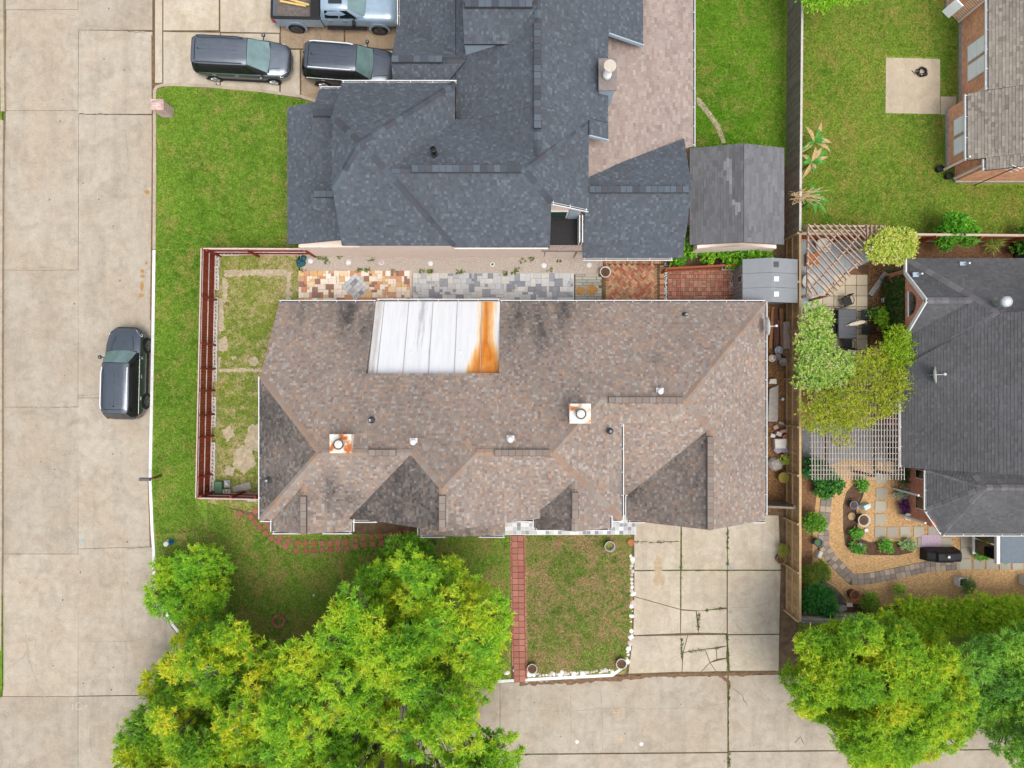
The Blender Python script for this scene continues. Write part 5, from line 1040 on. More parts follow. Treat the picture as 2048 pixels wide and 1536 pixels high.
# short grass: real blades over the lawns
def grass(name, px_poly, dens, mat, z, label, hgt=.045, seed=1, wd=.012):
    g = np.random.default_rng(seed); q = np.array([XY(*p, z) for p in px_poly]); lo, hi = q.min(0), q.max(0); n = int((hi - lo).prod() * dens); pts = lo + (hi - lo) * g.random((n, 2)); ins = np.zeros(n, bool); j = len(q) - 1
    for i in range(len(q)):
        cnd = (q[i, 1] > pts[:, 1]) != (q[j, 1] > pts[:, 1]); xi = (q[j, 0] - q[i, 0]) * (pts[:, 1] - q[i, 1]) / (q[j, 1] - q[i, 1] + 1e-12) + q[i, 0]; ins ^= cnd & (pts[:, 0] < xi); j = i
    pts = pts[ins]; n = len(pts); a = g.random(n) * 6.283; h = hgt * (.5 + g.random(n)); ln = np.stack([np.cos(a), np.sin(a)], 1); sd = np.stack([-np.sin(a), np.cos(a)], 1) * wd
    le = (hgt * 1.3 * g.random(n))[:, None]
    v = np.zeros((n, 3, 3)); v[:, 0, :2] = pts - sd; v[:, 1, :2] = pts + sd; v[:, 2, :2] = pts + ln * le; v[:, :2, 2] = z; v[:, 2, 2] = z + h
    me = bpy.data.meshes.new(name); me.vertices.add(3*n); me.vertices.foreach_set('co', v.ravel().astype(np.float32)); me.loops.add(3*n); me.loops.foreach_set('vertex_index', np.arange(3*n, dtype=np.int32)); me.polygons.add(n)
    me.polygons.foreach_set('loop_start', np.arange(0, 3*n, 3, dtype=np.int32)); me.polygons.foreach_set('loop_total', np.full(n, 3, np.int32)); me.update(calc_edges=True); me.materials.append(mat)
    return tag(put(bpy.data.objects.new(name, me)), label, 'grass', kind='stuff')
grass('grass_blades', [(311,184),(340,173),(520,184),(638,206),(638,498),(400,498),(311,498)], 900, m_lawnW, .124, 'mown green grass of the lawn beside the brick mailbox', seed=1)
grass('grass_blades', [(312,500),(400,500),(392,1000),(415,1060),(312,1070),(306,960)], 900, m_lawnW, .128, 'mown green grass of the verge along the street', seed=2)
grass('grass_blades', [(312,1060),(415,1060),(415,1004),(520,1040),(600,1072),(1018,1072),(1018,1358),(600,1366),(500,1356),(430,1330),(380,1290),(345,1246),(322,1205)], 800, m_lawnF, .124, 'patchy grass of the shady front lawn', seed=3)
grass('grass_blades', [(436,510),(598,510),(598,620),(560,1000),(430,1000)], 150, m_lawnY, .128, 'thin patchy grass of the fenced yard', seed=4)
grass('grass_blades', [(1054,1072),(1258,1070),(1262,1300),(1248,1342),(1056,1350)], 800, m_lawnD, .126, 'dry patchy grass between the brick walk and the driveway', seed=5)
grass('grass_blades', [(1385,-20),(1568,-20),(1568,300),(1385,300)], 900, m_lawnB, .124, 'bright green grass beside the taupe patio roof', seed=6)
grass('grass_blades', [(1606,-20),(1770,-20),(1770,228),(1882,230),(1900,320),(1920,370),(2060,372),(2060,462),(1606,462)], 800, m_lawnN, .124, 'olive green grass of the back lawn around the concrete pad', seed=7)
grass('grass_blades', [(1770,-20),(1890,-20),(1912,60),(1912,190),(1882,190),(1882,114),(1770,112)], 800, m_lawnN, .124, 'olive green grass between the concrete pad and the brick house', seed=8)

# ------------------------------------------------------------------ vehicles
def local_thing(name, label, cat, loc, rz, group=None):
    t = thing(name, label, cat, loc, group); t.rotation_euler = (0, 0, rz); WL[t.name] = Vector((0, 0, 0)); return t
def loft(rings, name, mat, parent, capends=True):
    n = len(rings[0]); v = [p for r in rings for p in r]; f = []
    for i in range(len(rings) - 1):
        for k in range(n - 1): f.append((i*n + k, (i+1)*n + k, (i+1)*n + k + 1, i*n + k + 1))
    if capends: f += [tuple(range(n)), tuple(range((len(rings)-1)*n + n - 1, (len(rings)-1)*n - 1, -1))]
    o = mesh(name, v, f, mat, parent, True); 
    md = o.modifiers.new('bevel', 'BEVEL'); md.width = .02; md.segments = 2; md.limit_method = 'ANGLE'; md.angle_limit = math.radians(50); return o
def ring_body(x, hw, zl, zb, zt):
    h = [(hw * .9, zl), (hw * .985, zl + .1), (hw, zl + .3), (hw * .985, zb - .12), (hw * .955, zb - .02), (hw * .86, zt), (hw * .5, zt + .022), (0, zt + .03)]
    return [(x, y, z) for y, z in h] + [(x, -y, z) for y, z in h[-2::-1]]
def ring_cab(x, hb, zb, ht, zt):
    h = [(hb, zb), (hb * .55 + ht * .45 + .02, zb * .5 + zt * .5), (ht, zt - .05), (ht * .9, zt), (ht * .5, zt + .02), (0, zt + .028)]
    return [(x, y, z) for y, z in h] + [(x, -y, z) for y, z in h[-2::-1]]
def wheel(t, x, y, r, w, rimmat, side):
    wh = MB().lathe([(r * .72, -w/2), (r * .95, -w/2), (r, -w/2 + .04), (r, w/2 - .04), (r * .95, w/2), (r * .72, w/2)], (x, y, r), 24, (0, 1, 0)).make('wheel', m_blk, t, True)
    yo = y + side * (w / 2 + .002)
    MB().lathe([(r * .7, 0), (r * .72, .012), (r * .62, .014), (r * .6, -.01)], (x, yo, r), 24, (0, side, 0)).make('rim', rimmat, wh, True)
    b = MB()
    for k in range(6): a = k * math.pi / 3; b.bar((x, yo + side * .006, r), (x + math.cos(a) * r * .64, yo + side * .006, r + math.sin(a) * r * .64), .07, .02, (0, 1, 0))
    b.make('spokes', rimmat, wh)
def quad_grid(rows, name, mat, parent):
    n = len(rows[0]); v = [p for r in rows for p in r]; return mesh(name, v, [(i*n+k, i*n+k+1, (i+1)*n+k+1, (i+1)*n+k) for i in range(len(rows)-1) for k in range(n-1)], mat, parent, True)
def car(label, loc, rz, L, Wd, paint, zroof=1.78, hood=1.0, cowl=1.15, roof_f=.35, roof_r=-2.0, rear=-2.3, wb=2.9, wr=.38, rims=None, rails=True, rail_mat=None, front_h=.92, cab=None, name='parked_car', wx=None, trim=True, cat='car'):
    t = local_thing(name, label, cat, loc, rz); h = L / 2; hw = Wd / 2; belt = hood + .06
    st_ = [(-h, .6, .52, belt-.32, belt-.16), (-h+.05, .76, .42, belt-.16, belt-.05), (-h+.16, .88, .34, belt-.05, belt), (-h+.4, .965, .3, belt-.02, belt+.02), (-h+.9, 1, .28, belt-.01, belt+.02), (0, 1, .27, belt-.02, belt), (cowl-.2, 1, .27, belt-.03, belt), (cowl, 1, .28, hood, hood+.04), (h*.62, .985, .3, hood-.03, hood+.01), (h-.55, .95, .32, front_h+.0, front_h+.05), (h-.28, .88, .34, front_h-.05, front_h+.01), (h-.12, .76, .38, front_h-.14, front_h-.07), (h-.03, .58, .42, front_h-.26, front_h-.18), (h, .4, .46, front_h-.34, front_h-.28)]
    body = loft([ring_body(x, k * hw, zl, zb, zt) for x, k, zl, zb, zt in st_], 'body', paint, t)
    rw = hw * .74; c_ = [(rear, hw*.72, belt-.02, rw*.8, belt+.03), (rear+.08, hw*.86, belt-.02, rw*.9, belt+(zroof-belt)*.45), (roof_r, hw*.93, belt-.02, rw*.96, zroof-.05), (roof_r+.4, hw*.94, belt-.02, rw*1.02, zroof), ((roof_r+roof_f)/2, hw*.945, belt-.02, rw*1.03, zroof+.015), (roof_f-.3, hw*.94, belt-.02, rw*1.0, zroof-.005), (roof_f, hw*.94, belt-.02, rw*.97, zroof-.045), (cowl, hw*.9, belt-.04, hw*.8, belt-.0)]
    loft([ring_cab(*q) for q in c_], 'cabin', m_blk, t)
    # roof skin
    ro = []
    for x, z, k in [(roof_r-.1, zroof-.08, .86), (roof_r+.04, zroof-.03, .95), (roof_r+.16, zroof-.008, .99), (roof_r+.4, zroof+.006, 1.02), ((roof_r+roof_f)/2, zroof+.022, 1.03), (roof_f-.3, zroof+.004, 1.0), (roof_f+.02, zroof-.036, .97)]:
        ro.append([(x, y * rw * k, z - (.045 if abs(y) == 1 else 0) + .03 * (1 - y * y)) for y in (-1, -.93, -.5, 0, .5, .93, 1)])
    roof = quad_grid(ro, 'roof', paint, t)
    for i in range(5): y = (i - 2) * rw * .3; MB().bar((roof_r+.35, y, zroof+.05-.02*abs(i-2)*.5), (roof_f-.45, y, zroof+.05-.02*abs(i-2)*.5), .02, .012).make('roof_rib', paint, roof)
    # glass
    def ws(x0, z0, w0, x1, z1, w1, n, nm, bow=.1, inset=.02):
        quad_grid([[(x0 + (x1-x0)*q + (bow if x0 > x1 else -bow) * (1 - y*y) * (1 - q) + inset * (1 if x0 > x1 else -1), y * (w0 + (w1-w0)*q), z0 + (z1-z0)*q + inset + .03 * (1-y*y)*q) for y in [(-1 + 2*k/8) for k in range(9)]] for q in (0, .25, .5, .75, 1)], nm, n, t)
    ws(cowl-.02, belt+.03, hw*.82, roof_f+.03, zroof-.05, rw*.93, M('windscreen', C(120,150,150,.6), .05, .3, 1.2, spec=.9), 'windscreen')
    ws(rear-.0, belt+.12, hw*.74, roof_r-.06, zroof-.08, rw*.88, m_glass, 'rear_window', .03)
    xs_ = [rear+.2, rear+(roof_f-rear)*.36, rear+(roof_f-rear)*.68, roof_f-.02]
    for s_ in (-1, 1):
        for i in range(3):
            x0, x1 = xs_[i]+.05, xs_[i+1]-.03; x1b = x1 + (.42 if i == 2 else 0); y0, y1 = hw*.945+.012, rw*1.0+.03
            mesh('side_window', [(x0, s_*y0, belt+.05), (x1b, s_*y0, belt+.05), (x1, s_*y1, zroof-.13), (x0+(.12 if i == 0 else 0), s_*y1, zroof-.13)], [(0,1,2,3)], m_glass, t)
        if trim: MB().bar((rear+.2, s_*(hw*.955+.02), belt+.02), (roof_f+.42, s_*(hw*.955+.02), belt+.02), .02, .025).make('window_trim', rail_mat or m_silver, t)
        if rails: MB().tube([(roof_r+.15, s_*rw*.93, zroof+.03), (roof_r+.35, s_*rw*.95, zroof+.075), (roof_f-.5, s_*rw*.95, zroof+.075), (roof_f-.2, s_*rw*.92, zroof+.02)], .03, 6).make('roof_rail', rail_mat or m_silver, t)
        for x in (xs_[1]-.1, xs_[2]+.15): MB().bar((x, s_*(hw+.005), belt-.16), (x+.2, s_*(hw+.005), belt-.16), .035, .03).make('door_handle', m_chrome, t)
        for x in xs_[1:3] + [cowl-.25]: MB().bar((x, s_*(hw*.998), .45), (x, s_*(hw*.975), belt-.06), .012, .012, (0,1,0)).make('door_seam', m_blk, t)
        mb = MB().lathe([(.02, -.1), (.1, -.06), (.11, .05), (.04, .1)], (cowl-.3, s_*(hw+.16), belt+.1), 10, (0, 1, 0)); mb.make('mirror', paint, t, True); MB().bar((cowl-.3, s_*hw*.93, belt+.03), (cowl-.3, s_*(hw+.1), belt+.07), .05, .04).make('mirror_arm', m_blk, t)
        MB().add([(h-.5, s_*hw*.93, front_h-.1), (h-.14, s_*hw*.62, front_h-.1), (h-.17, s_*hw*.62, front_h+.035), (h-.52, s_*hw*.9, front_h+.02), (h-.36, s_*hw*.9, front_h-.08)], [(0,1,2,3), (0,4,1)]).make('headlight', M('lamp_lens', C(226,232,236,.9), .1, .05, spec=.8), t)
        MB().add([(-h+.02, s_*hw*.7, belt-.26), (-h+.02, s_*hw*.74, belt-.04), (-h+.3, s_*(hw*.975+.01), belt+.0), (-h+.3, s_*(hw*.99+.01), belt-.26)], [(0,1,2,3)]).make('taillight', M('tail_lens', C(176,26,26), .15, .1, spec=.7), t)
        MB().bar((-h+.55, s_*hw*1.0, .33), (h-.8, s_*hw*1.0, .33), .06, .07).make('sill', m_blk, t)
        wxs = wx or (-wb/2 - .02, wb/2 + .06)
        for x in wxs:
            MB().lathe([(wr*1.14, 0), (wr*1.16, .02), (wr*1.1, .024)], (x, s_*(hw*.99-.01), wr*1.02), 24, (0, s_, 0)).make('wheel_arch', m_blk, t)
            wheel(t, x, s_ * (hw - .1), wr, .24, rims or m_chrome, s_)
    for s_ in (-1, 1): MB().tube([(cowl+.12, s_*hw*.62, hood+.055), (h*.62, s_*hw*.56, hood+.03), (h-.5, s_*hw*.46, front_h+.065)], .022, 6).make('hood_crease', paint, t)
    MB().bar((roof_r+.12, -rw*.8, zroof+.03), (roof_r+.12, rw*.8, zroof+.03), .02, .012).make('tailgate_seam', m_blk, t)
    MB().lathe([(.03, 0), (.02, .05), (.005, .09)], (roof_r+.3, 0, zroof+.05), 8).make('roof_aerial', m_blk, t)
    MB().box(h-.13, h-.04, -hw*.55, hw*.55, front_h-.3, front_h-.14).make('grille', m_blk, t); MB().bar((h-.1, -hw*.55, front_h-.12), (h-.1, hw*.55, front_h-.12), .04, .03).make('grille_trim', m_chrome, t)
    MB().bar((cowl+.0, -hw*.8, belt-.0), (cowl+.0, hw*.8, belt-.0), .12, .05).make('wiper_cowl', m_blk, t)
    for a in (-.35, .15): MB().bar((cowl+.05, a*hw, belt+.05), (cowl-.35, (a+.55)*hw, belt+.28), .02, .02).make('wiper', m_blk, t)
    MB().box(-h-.01, -h+.05, -.26, .26, .62, .74).make('number_plate', m_white, t)
    return t
m_black = car_paint('black_paint', C(84,92,102,.8), .34, .75); m_blk2 = car_paint('graphite_paint', C(108,116,126,.8), .36, .75); m_bluep = car_paint('pale_blue_paint', C(150,172,190), .35, .1)
m_rimd = M('dark_rim', C(96,98,102), .35, .1, metal=.6)
c = P(246, 750, 0)
car('black large SUV with silver roof rails parked at the white kerb', (-20.78, .58, .0), math.radians(88.6), 4.95, 1.95, m_black, 1.82, 1.08, 1.12, .5, -2.05, -2.35, 2.92, .39, m_rimd)
car('dark grey minivan on the pale driveway beside the lawn', (-14.45, 17.42, .142), math.radians(-3), 5.2, 1.98, m_blk2, 1.72, .98, 1.5, .55, -2.25, -2.52, 3.1, .34, m_chrome, rail_mat=m_dk, front_h=.86, trim=False)
car('black SUV with chrome window trim nosed up to the garage roof', (-8.65, 17.05, .142), math.radians(-4.5), 5.05, 1.96, m_black, 1.8, 1.06, 1.2, .5, -2.1, -2.4, 2.9, .38, m_chrome)
def pickup(loc, rz):
    t = local_thing('pickup_truck', 'pale blue crew cab pickup truck with lumber in its open bed', 'pickup truck', loc, rz); hw = 1.03; pt = m_bluep
    st_ = [(-.75, .96, .55, 1.36, 1.42), (-.6, .97, .5, 1.37, 1.43), (.9, .98, .5, 1.36, 1.42), (1.45, .98, .5, 1.33, 1.4), (1.6, .985, .52, 1.3, 1.38), (2.6, .98, .55, 1.26, 1.34), (3.1, .95, .55, 1.2, 1.28), (3.28, .9, .6, 1.05, 1.14), (3.33, .86, .6, .95, 1.0)]
    loft([ring_body(x, k*hw, zl, zb, zt) for x, k, zl, zb, zt in st_], 'body', pt, t)
    rw = .74; loft([ring_cab(*q) for q in [(-.72, .95, 1.4, rw, 1.5), (-.62, .96, 1.4, rw, 1.93), (-.3, .97, 1.4, rw+.02, 1.98), (.35, .97, 1.4, rw+.02, 1.99), (.75, .96, 1.4, rw, 1.94), (1.55, .9, 1.36, .8, 1.4)]], 'cabin', pt, t)
    quad_grid([[(1.56 + (.76-1.56)*q + .08*(1-y*y)*(1-q), y*(.83-.1*q), 1.44+.53*q+.03*(1-y*y)) for y in [-1+.25*k for k in range(9)]] for q in (0,.3,.6,.95)], 'windscreen', M('windscreen', C(120,150,150,.6)), t)
    MB().box(-.2, .5, -.5, .5, 2.01, 2.028).make('sunroof', m_glass, t)
    for s_ in (-1, 1):
        for x0, x1, x1b in [(-.5, .22, .22), (.28, .72, 1.22)]: mesh('side_window', [(x0, s_*.985, 1.45), (x1b, s_*.985, 1.45), (x1, s_*.8, 1.87), (x0+.05, s_*.8, 1.87)], [(0,1,2,3)], m_glass, t)
        for x in (-.38, .4): MB().bar((x, s_*1.03, 1.2), (x+.22, s_*1.03, 1.2), .04, .04).make('door_handle', m_chrome, t)
        MB().bar((1.05, s_*.98, 1.5), (1.05, s_*1.25, 1.55), .06, .05).make('mirror_arm', m_blk, t); MB().box(.98, 1.12, s_*1.3-.12, s_*1.3+.12, 1.42, 1.68).make('mirror', m_blk, t)
        MB().box(-3.35, -.78, s_*.97-.06, s_*.97+.06, .58, 1.38).make('bed_side', pt, t); MB().box(-3.36, -.78, s_*.97-.075, s_*.97+.075, 1.382, 1.42).make('bed_rail', m_blk, t)
        MB().box(-3.38, -3.22, s_*.99-.07, s_*.99+.05, .95, 1.3).make('taillight', M('tail_lens', C(176,26,26)), t)
        MB().add([(3.16, s_*.98, .98), (3.335, s_*.74, .98), (3.3, s_*.74, 1.16), (3.12, s_*.96, 1.18)], [(0,1,2,3)]).make('headlight', M('lamp_lens', C(226,232,236,.9)), t)
        MB().bar((-.6, s_*1.02, .5), (1.5, s_*1.02, .5), .14, .06).make('running_board', m_blk, t)
        for x in (-2.28, 2.2):
            MB().lathe([(.56, 0), (.58, .05), (.5, .055)], (x, s_*1.02, .5), 24, (0, s_, 0)).make('wheel_arch', pt, t); wheel(t, x, s_*.98, .45, .3, m_rimd, s_)
    MB().box(-3.35, -.78, -.9, .9, .8, .86).make('bed_floor', M('dusty_bed', C(112,104,98), .9, .35, 6), t); MB().box(-3.38, -3.28, -.96, .96, .62, 1.38).make('tailgate', pt, t); MB().box(-3.39, -3.27, -.97, .97, 1.38, 1.41).make('tailgate_cap', m_blk, t)
    MB().box(-1.3, -.8, -.9, .9, .87, 1.4).make('tool_box', m_blk, t); MB().box(3.3, 3.36, -.6, .6, .72, 1.1).make('grille', m_blk, t); MB().box(3.28, 3.42, -1.0, 1.0, .5, .7).make('bumper', m_chrome, t); MB().box(-3.5, -3.38, -.95, .95, .5, .66).make('rear_bumper', m_chrome, t)
    return t
pickup((-9.32, 20.22, .142), math.radians(-1.2))
m_lum = M('fresh_lumber', C(222,190,120), .8, .15, 6)
for i, (x0, y0, x1, y1) in enumerate([(560,2,612,12), (570,-4,618,10)]): MB().bar(P(x0, y0, 1.12+i*.06), P(x1, y1, 1.12+i*.06), .1, .05).make('lumber', m_lum, None, label=['long yellow board lying in the pickup bed', 'shorter yellow board lying on top in the pickup bed'][i], cat='lumber')

# ------------------------------------------------------------------ things in the yards
def lath(name, label, cat, px, py, prof, mat, seg=20, group=None, z=G, fill=None, fr=None, fz=None):
    c = P(px, py, z)
    if fill is None: return MB().lathe(prof, c, seg).make(name, mat, None, True, label=label, cat=cat, group=group)
    t = thing(name, label, cat, c, group); MB().lathe(prof, c, seg).make('pot', mat, t, True); MB().lathe([(fr, 0), (fr, fz)], c, seg).make('soil', fill, t); return t
def pot(r, h, lip=.03): return [(r*.75, 0), (r*.95, h*.85), (r+lip, h*.88), (r+lip, h), (r-.01, h), (r*.85, h*.7)]
# brick mailbox
c = P(336, 226); t = thing('mailbox_pillar', 'pale pink brick mailbox pillar by the kerb and driveway mouth', 'mailbox', c)
MB().box(c.x-.3, c.x+.3, c.y-.25, c.y+.25, G-.05, 1.25).make('pillar', m_brickP, t); MB().box(c.x-.34, c.x+.34, c.y-.29, c.y+.29, 1.25, 1.31).make('cap', m_brickP, t); MB().add([(c.x-.3,c.y-.25,1.31),(c.x+.3,c.y-.25,1.31),(c.x+.3,c.y+.25,1.31),(c.x-.3,c.y+.25,1.31),(c.x-.2,c.y,1.5),(c.x+.2,c.y,1.5)], [(0,1,5,4),(2,3,4,5),(1,2,5),(3,0,4)]).make('peak', m_brickP, t); MB().box(c.x-.33, c.x-.3, c.y-.1, c.y+.1, .85, 1.05).make('door', m_dk, t)
# post mailbox
c = P(322, 951); t = thing('post_mailbox', 'grey mailbox on a leaning brown wooden post over the white kerb', 'mailbox', c)
MB().bar(c, (c.x-.05, c.y-.05, 1.05), .1, .1).make('post', M('post_wood', C(110,72,52), .9, .2), t); MB().bar((c.x+.1, c.y-.04, 1.0), (c.x-.6, c.y-.1, 1.0), .09, .06).make('arm', M('post_wood', C(110,72,52)), t)
b = MB(); n0 = 9
for x in (c.x-.65, c.x-.08):
    b.v += [(x, c.y-.08 + math.cos(math.pi*k/8)*.09, 1.12 + math.sin(math.pi*k/8)*.1) for k in range(9)] + [(x, c.y-.17, 1.03), (x, c.y+.01, 1.03)]
b.f = [(k, k+1, 12+k, 11+k) for k in range(8)] + [tuple(range(9)) + (9, 10), tuple(range(11, 22)), (8, 9, 20, 19), (9, 10, 21, 20), (10, 0, 11, 21)]
b.make('box', M('mailbox_metal', C(104,102,104), .5, .15), t)
# hydrant
c = P(343, 1083); t = thing('fire_hydrant', 'blue fire hydrant with white bonnet on the corner lawn', 'hydrant', c)
MB().lathe([(.16, 0), (.16, .05), (.1, .06), (.11, .5), (.14, .52), (.14, .56)], c, 18).make('barrel', M('hydrant_blue', C(30,110,150), .45, .15), t, True); MB().lathe([(.15, .56), (.14, .64), (.08, .72), (.03, .74), (.03, .79)], c, 18).make('bonnet', m_white, t, True)
for a in (0, 1.57, 3.14): d = Vector((math.cos(a), math.sin(a), 0)); MB().lathe([(.055, 0), (.055, .17), (.03, .18)], c + Vector((0,0,.42)), 10, d).make('outlet', m_white if a == 1.57 else M('hydrant_blue', C(30,110,150)), t)
# hose coils
def coil(name, label, px, py, r, n, z, mat, seed=1, k=3):
    g = random.Random(seed); c = P(px, py, z); pts = []
    for i in range(n * 14): a = i / 14 * 6.283; rr = r * g.uniform(.55, 1.05); pts.append(c + Vector((math.cos(a) * rr * (1 + .3 * math.sin(a * .37)), math.sin(a) * rr * .9, .02 + i * .0012)))
    pts += [c + Vector((-r * 1.2, -.1, .02)), c + Vector((-r * 1.8, .1, .02))]
    return MB().tube(pts, .018, 6).make(name, mat, None, True, label=label, cat='hose')
coil('garden_hose', 'tangled black garden hose lying on the concrete pad', 1843, 145, .3, 6, .15, m_blk)
coil('garden_hose', 'dark coiled hose hanging by the ivy covered brick wall', 1776, 560, .24, 5, .5, m_dk, 2)
# white discs on the gravel strip
for x, y, lab in [(621,522,'plain white disc on the gravel nearest the red fence'), (697,525,'plain white disc on the gravel above the tile medallion'), (861,527,'plain white disc on the gravel where ochre meets grey tiles'), (1088,531,'plain white disc on the gravel before the balcony'), (1178,530,'plain white disc on the gravel beside the ring planter')]:
    lath('white_disc', lab, 'disc', x, y, [(.145, 0), (.15, .03), (.13, .045), (.02, .048)], m_white, 22, 'white discs along the gravel strip')
c = P(763, 525); t = thing('spiral_disc', 'white disc with pink spiral pattern on the gravel', 'disc', c, 'white discs along the gravel strip'); MB().lathe([(.145, 0), (.15, .03), (.02, .035)], c, 22).make('disc', m_white, t)
MB().tube([c + Vector((math.cos(i*.5)*(.02+i*.0035), math.sin(i*.5)*(.02+i*.0035), .04)) for i in range(32)], .012, 5).make('spiral', M('pink', C(196,120,140), .7), t)
c = P(985, 529); t = thing('ring_disc', 'white disc with a dark round hole on the gravel', 'disc', c, 'white discs along the gravel strip'); MB().lathe([(.14, 0), (.14, .04), (.07, .05)], c, 22).make('disc', m_potw, t); MB().lathe([(.06, .045), (.06, .053)], c, 16).make('hole', m_dk, t)
lath('ring_planter', 'white rimmed round planter on the herringbone brick corner', 'planter', 1209, 546, [(.24, 0), (.27, .35), (.3, .36), (.3, .4), (.26, .4), (.25, .3)], m_white, 26, fill=m_dirtbed, fr=.25, fz=.33)
# bag at the fence end
b = MB(); g = random.Random(4); c = P(604, 522)
for i in range(7): a, q = g.uniform(-.15,.15), g.uniform(-.25,.25); b.lathe([(.05, 0), (.17, .08), (.15, .2), (.03, .28)], (c.x+a, c.y+q, G), 7)
b.make('tarp_heap', M('teal_tarp', C(40,92,100), .6, .3, 8), None, label='crumpled dark teal tarp heap at the end of the red fence', cat='tarp')
# concrete blocks along the fence
def block_mesh():
    b = MB(); l_, w_, h_ = .4, .2, .2; b.box(-w_/2, -w_/2+.035, -l_/2, l_/2, 0, h_).box(w_/2-.035, w_/2, -l_/2, l_/2, 0, h_)
    for y in (-l_/2, -.02, l_/2-.04): b.box(-w_/2+.035, w_/2-.035, y, y+.04, 0, h_)
    b.box(-w_/2+.035, w_/2-.035, -l_/2+.04, l_/2-.04, 0, .02); m = bpy.data.meshes.new('concrete_block'); m.from_pydata(b.v, [], b.f); m.materials.append(M('block_concrete', C(206,200,188,.8), .9, .15, 8, rnd=.1)); return m
bmesh_ = block_mesh()
def block(x, y, rot=0, z=G, label=None, group=None): o = bpy.data.objects.new('concrete_block', bmesh_); o.location = P(x, y, z); o.rotation_euler = (0, 0, rot); COL.objects.link(o); return tag(o, label, 'block', group)
y = 512
while y < 985:
    if not (586 < y < 596 or 770 < y < 790 or 860 < y < 878 or 940 < y < 952): block(437.5 - (y - 512) * .022 + R.uniform(-.8,.8), y, R.uniform(-.04,.04), label='hollow concrete block standing in the row along the inside of the red street fence', group='concrete blocks along the red fence')
    y += 15.2
for x in (441, 456): block(x, 982, math.pi/2, label='hollow concrete block lying against the short front red fence', group='concrete blocks at the front red fence')
for x in (440, 455, 470): block(x + 4, 508.5, math.pi/2, label='hollow concrete block lying against the short red fence by the charcoal roof house', group='concrete blocks at the back red fence')
for i, (x, y, r_, lab) in enumerate([(1447,530,1.57,'hollow concrete block at the north end of the brick patio border'), (1449,537.5,1.57,'hollow concrete block beside the leaning planks on the brick patio'), (1464,530,1.57,'hollow concrete block under the weeds on the brick patio'), (1465,537.5,1.57,'hollow concrete block at the corner of the pebble border'), (1473,551,0,'hollow concrete block against the plastic shed, next to the corner one'), (1473,566,0,'hollow concrete block at the far end of the pebble border')]): block(x, y, r_, .17, lab)
# yard clutter by the fence
MB().box(*[q for pr in zip(XY(434, 985), XY(448, 962)) for q in pr][:4], G, .45).make('green_crate', M('green_plastic', C(96,136,104), .6, .15), None, label='faded green plastic box in the corner of the red fence', cat='box')
o = MB().prism([XY(450,960), XY(462,960), XY(462,974), XY(450,974)], G, .3, .03).make('grey_crate', M('pale_grey_plastic', C(178,178,180), .6, .1), None, label='pale grey plastic box with lid beside the green box', cat='box')
o = MB().prism([XY(466,973), XY(500,963), XY(504,978), XY(468,984)], G, .2, .01).make('grey_board', m_grey, None, label='flat grey board leaning low by the front red fence', cat='board')
lath('white_ball', 'small white ball on the grey box by the red fence', 'ball', 459, 966, [(.02, .3), (.07, .33), (.07, .4), (.02, .44)], m_white, 12)
MB().prism([XY(500,994), XY(517,992), XY(517,1000), XY(500,1000)], G, .55, .02).make('utility_box', m_potw, None, label='small white utility box outside the short front red fence', cat='utility box')
# white rocks edging the lawn
g = random.Random(12); rockm = []
for k in range(5):
    b = MB(); pts = []; n = 7
    for (rr, zz) in ((1, 0), (.95, .35), (.55, .7)): b.v += [(math.cos(6.283*i/n) * rr * g.uniform(.75, 1.15), math.sin(6.283*i/n) * rr * g.uniform(.75, 1.15), zz * g.uniform(.8, 1.1)) for i in range(n)]
    b.f = [(r_*n+i, r_*n+(i+1) % n, (r_+1)*n+(i+1) % n, (r_+1)*n+i) for r_ in range(2) for i in range(n)] + [tuple(range(2*n, 3*n)), tuple(range(n-1, -1, -1))]
    m = bpy.data.meshes.new('rock'); m.from_pydata(b.v, [], b.f); m.materials.append(m_stonew); rockm.append(m)
def rock(x, y, s_, label, group): o = bpy.data.objects.new('edging_rock', g.choice(rockm)); o.location = P(x, y, G - .01); o.scale = (s_ * g.uniform(.8, 1.3), s_ * g.uniform(.8, 1.3), s_ * .7); o.rotation_euler = (0, 0, g.uniform(0, 6)); COL.objects.link(o); tag(o, label, 'rock', group)
for y in [1112,1118,1124,1131,1137,1143,1150,1158,1166,1174,1181,1187,1206,1213,1222,1232,1243,1262,1268,1274,1280,1286,1291,1297,1303,1309,1316,1322,1329]: rock(1265 - max(0, y - 1250) * .13 + g.uniform(-4, 1.5), y, g.choice([.06,.08,.1,.13,.16]), 'whitish rock in the row edging the lawn along the driveway', 'white rocks edging the front lawn')
x = 1058
while x < 1228: rock(x, 1352.5 - (x - 1058) * .05 + g.uniform(-5, 0), g.choice([.07,.09,.12,.15]), 'whitish rock in the row edging the lawn along the street kerb', 'white rocks edging the front lawn'); x += g.uniform(3.2, 7)
rock(1014, 1345, .14, 'white rock on the grass beside the foot of the brick walk', None); rock(1029, 1341, .1, 'white rock lying on the foot of the brick walk', None)
lath('fire_pit_ring', 'round flat orange brown stump at the top of the rock edging', 'stump', 1261, 1084, [(.2, 0), (.22, .05), (.1, .07)], M('orange_stump', C(172,116,72), .9, .25), 14)
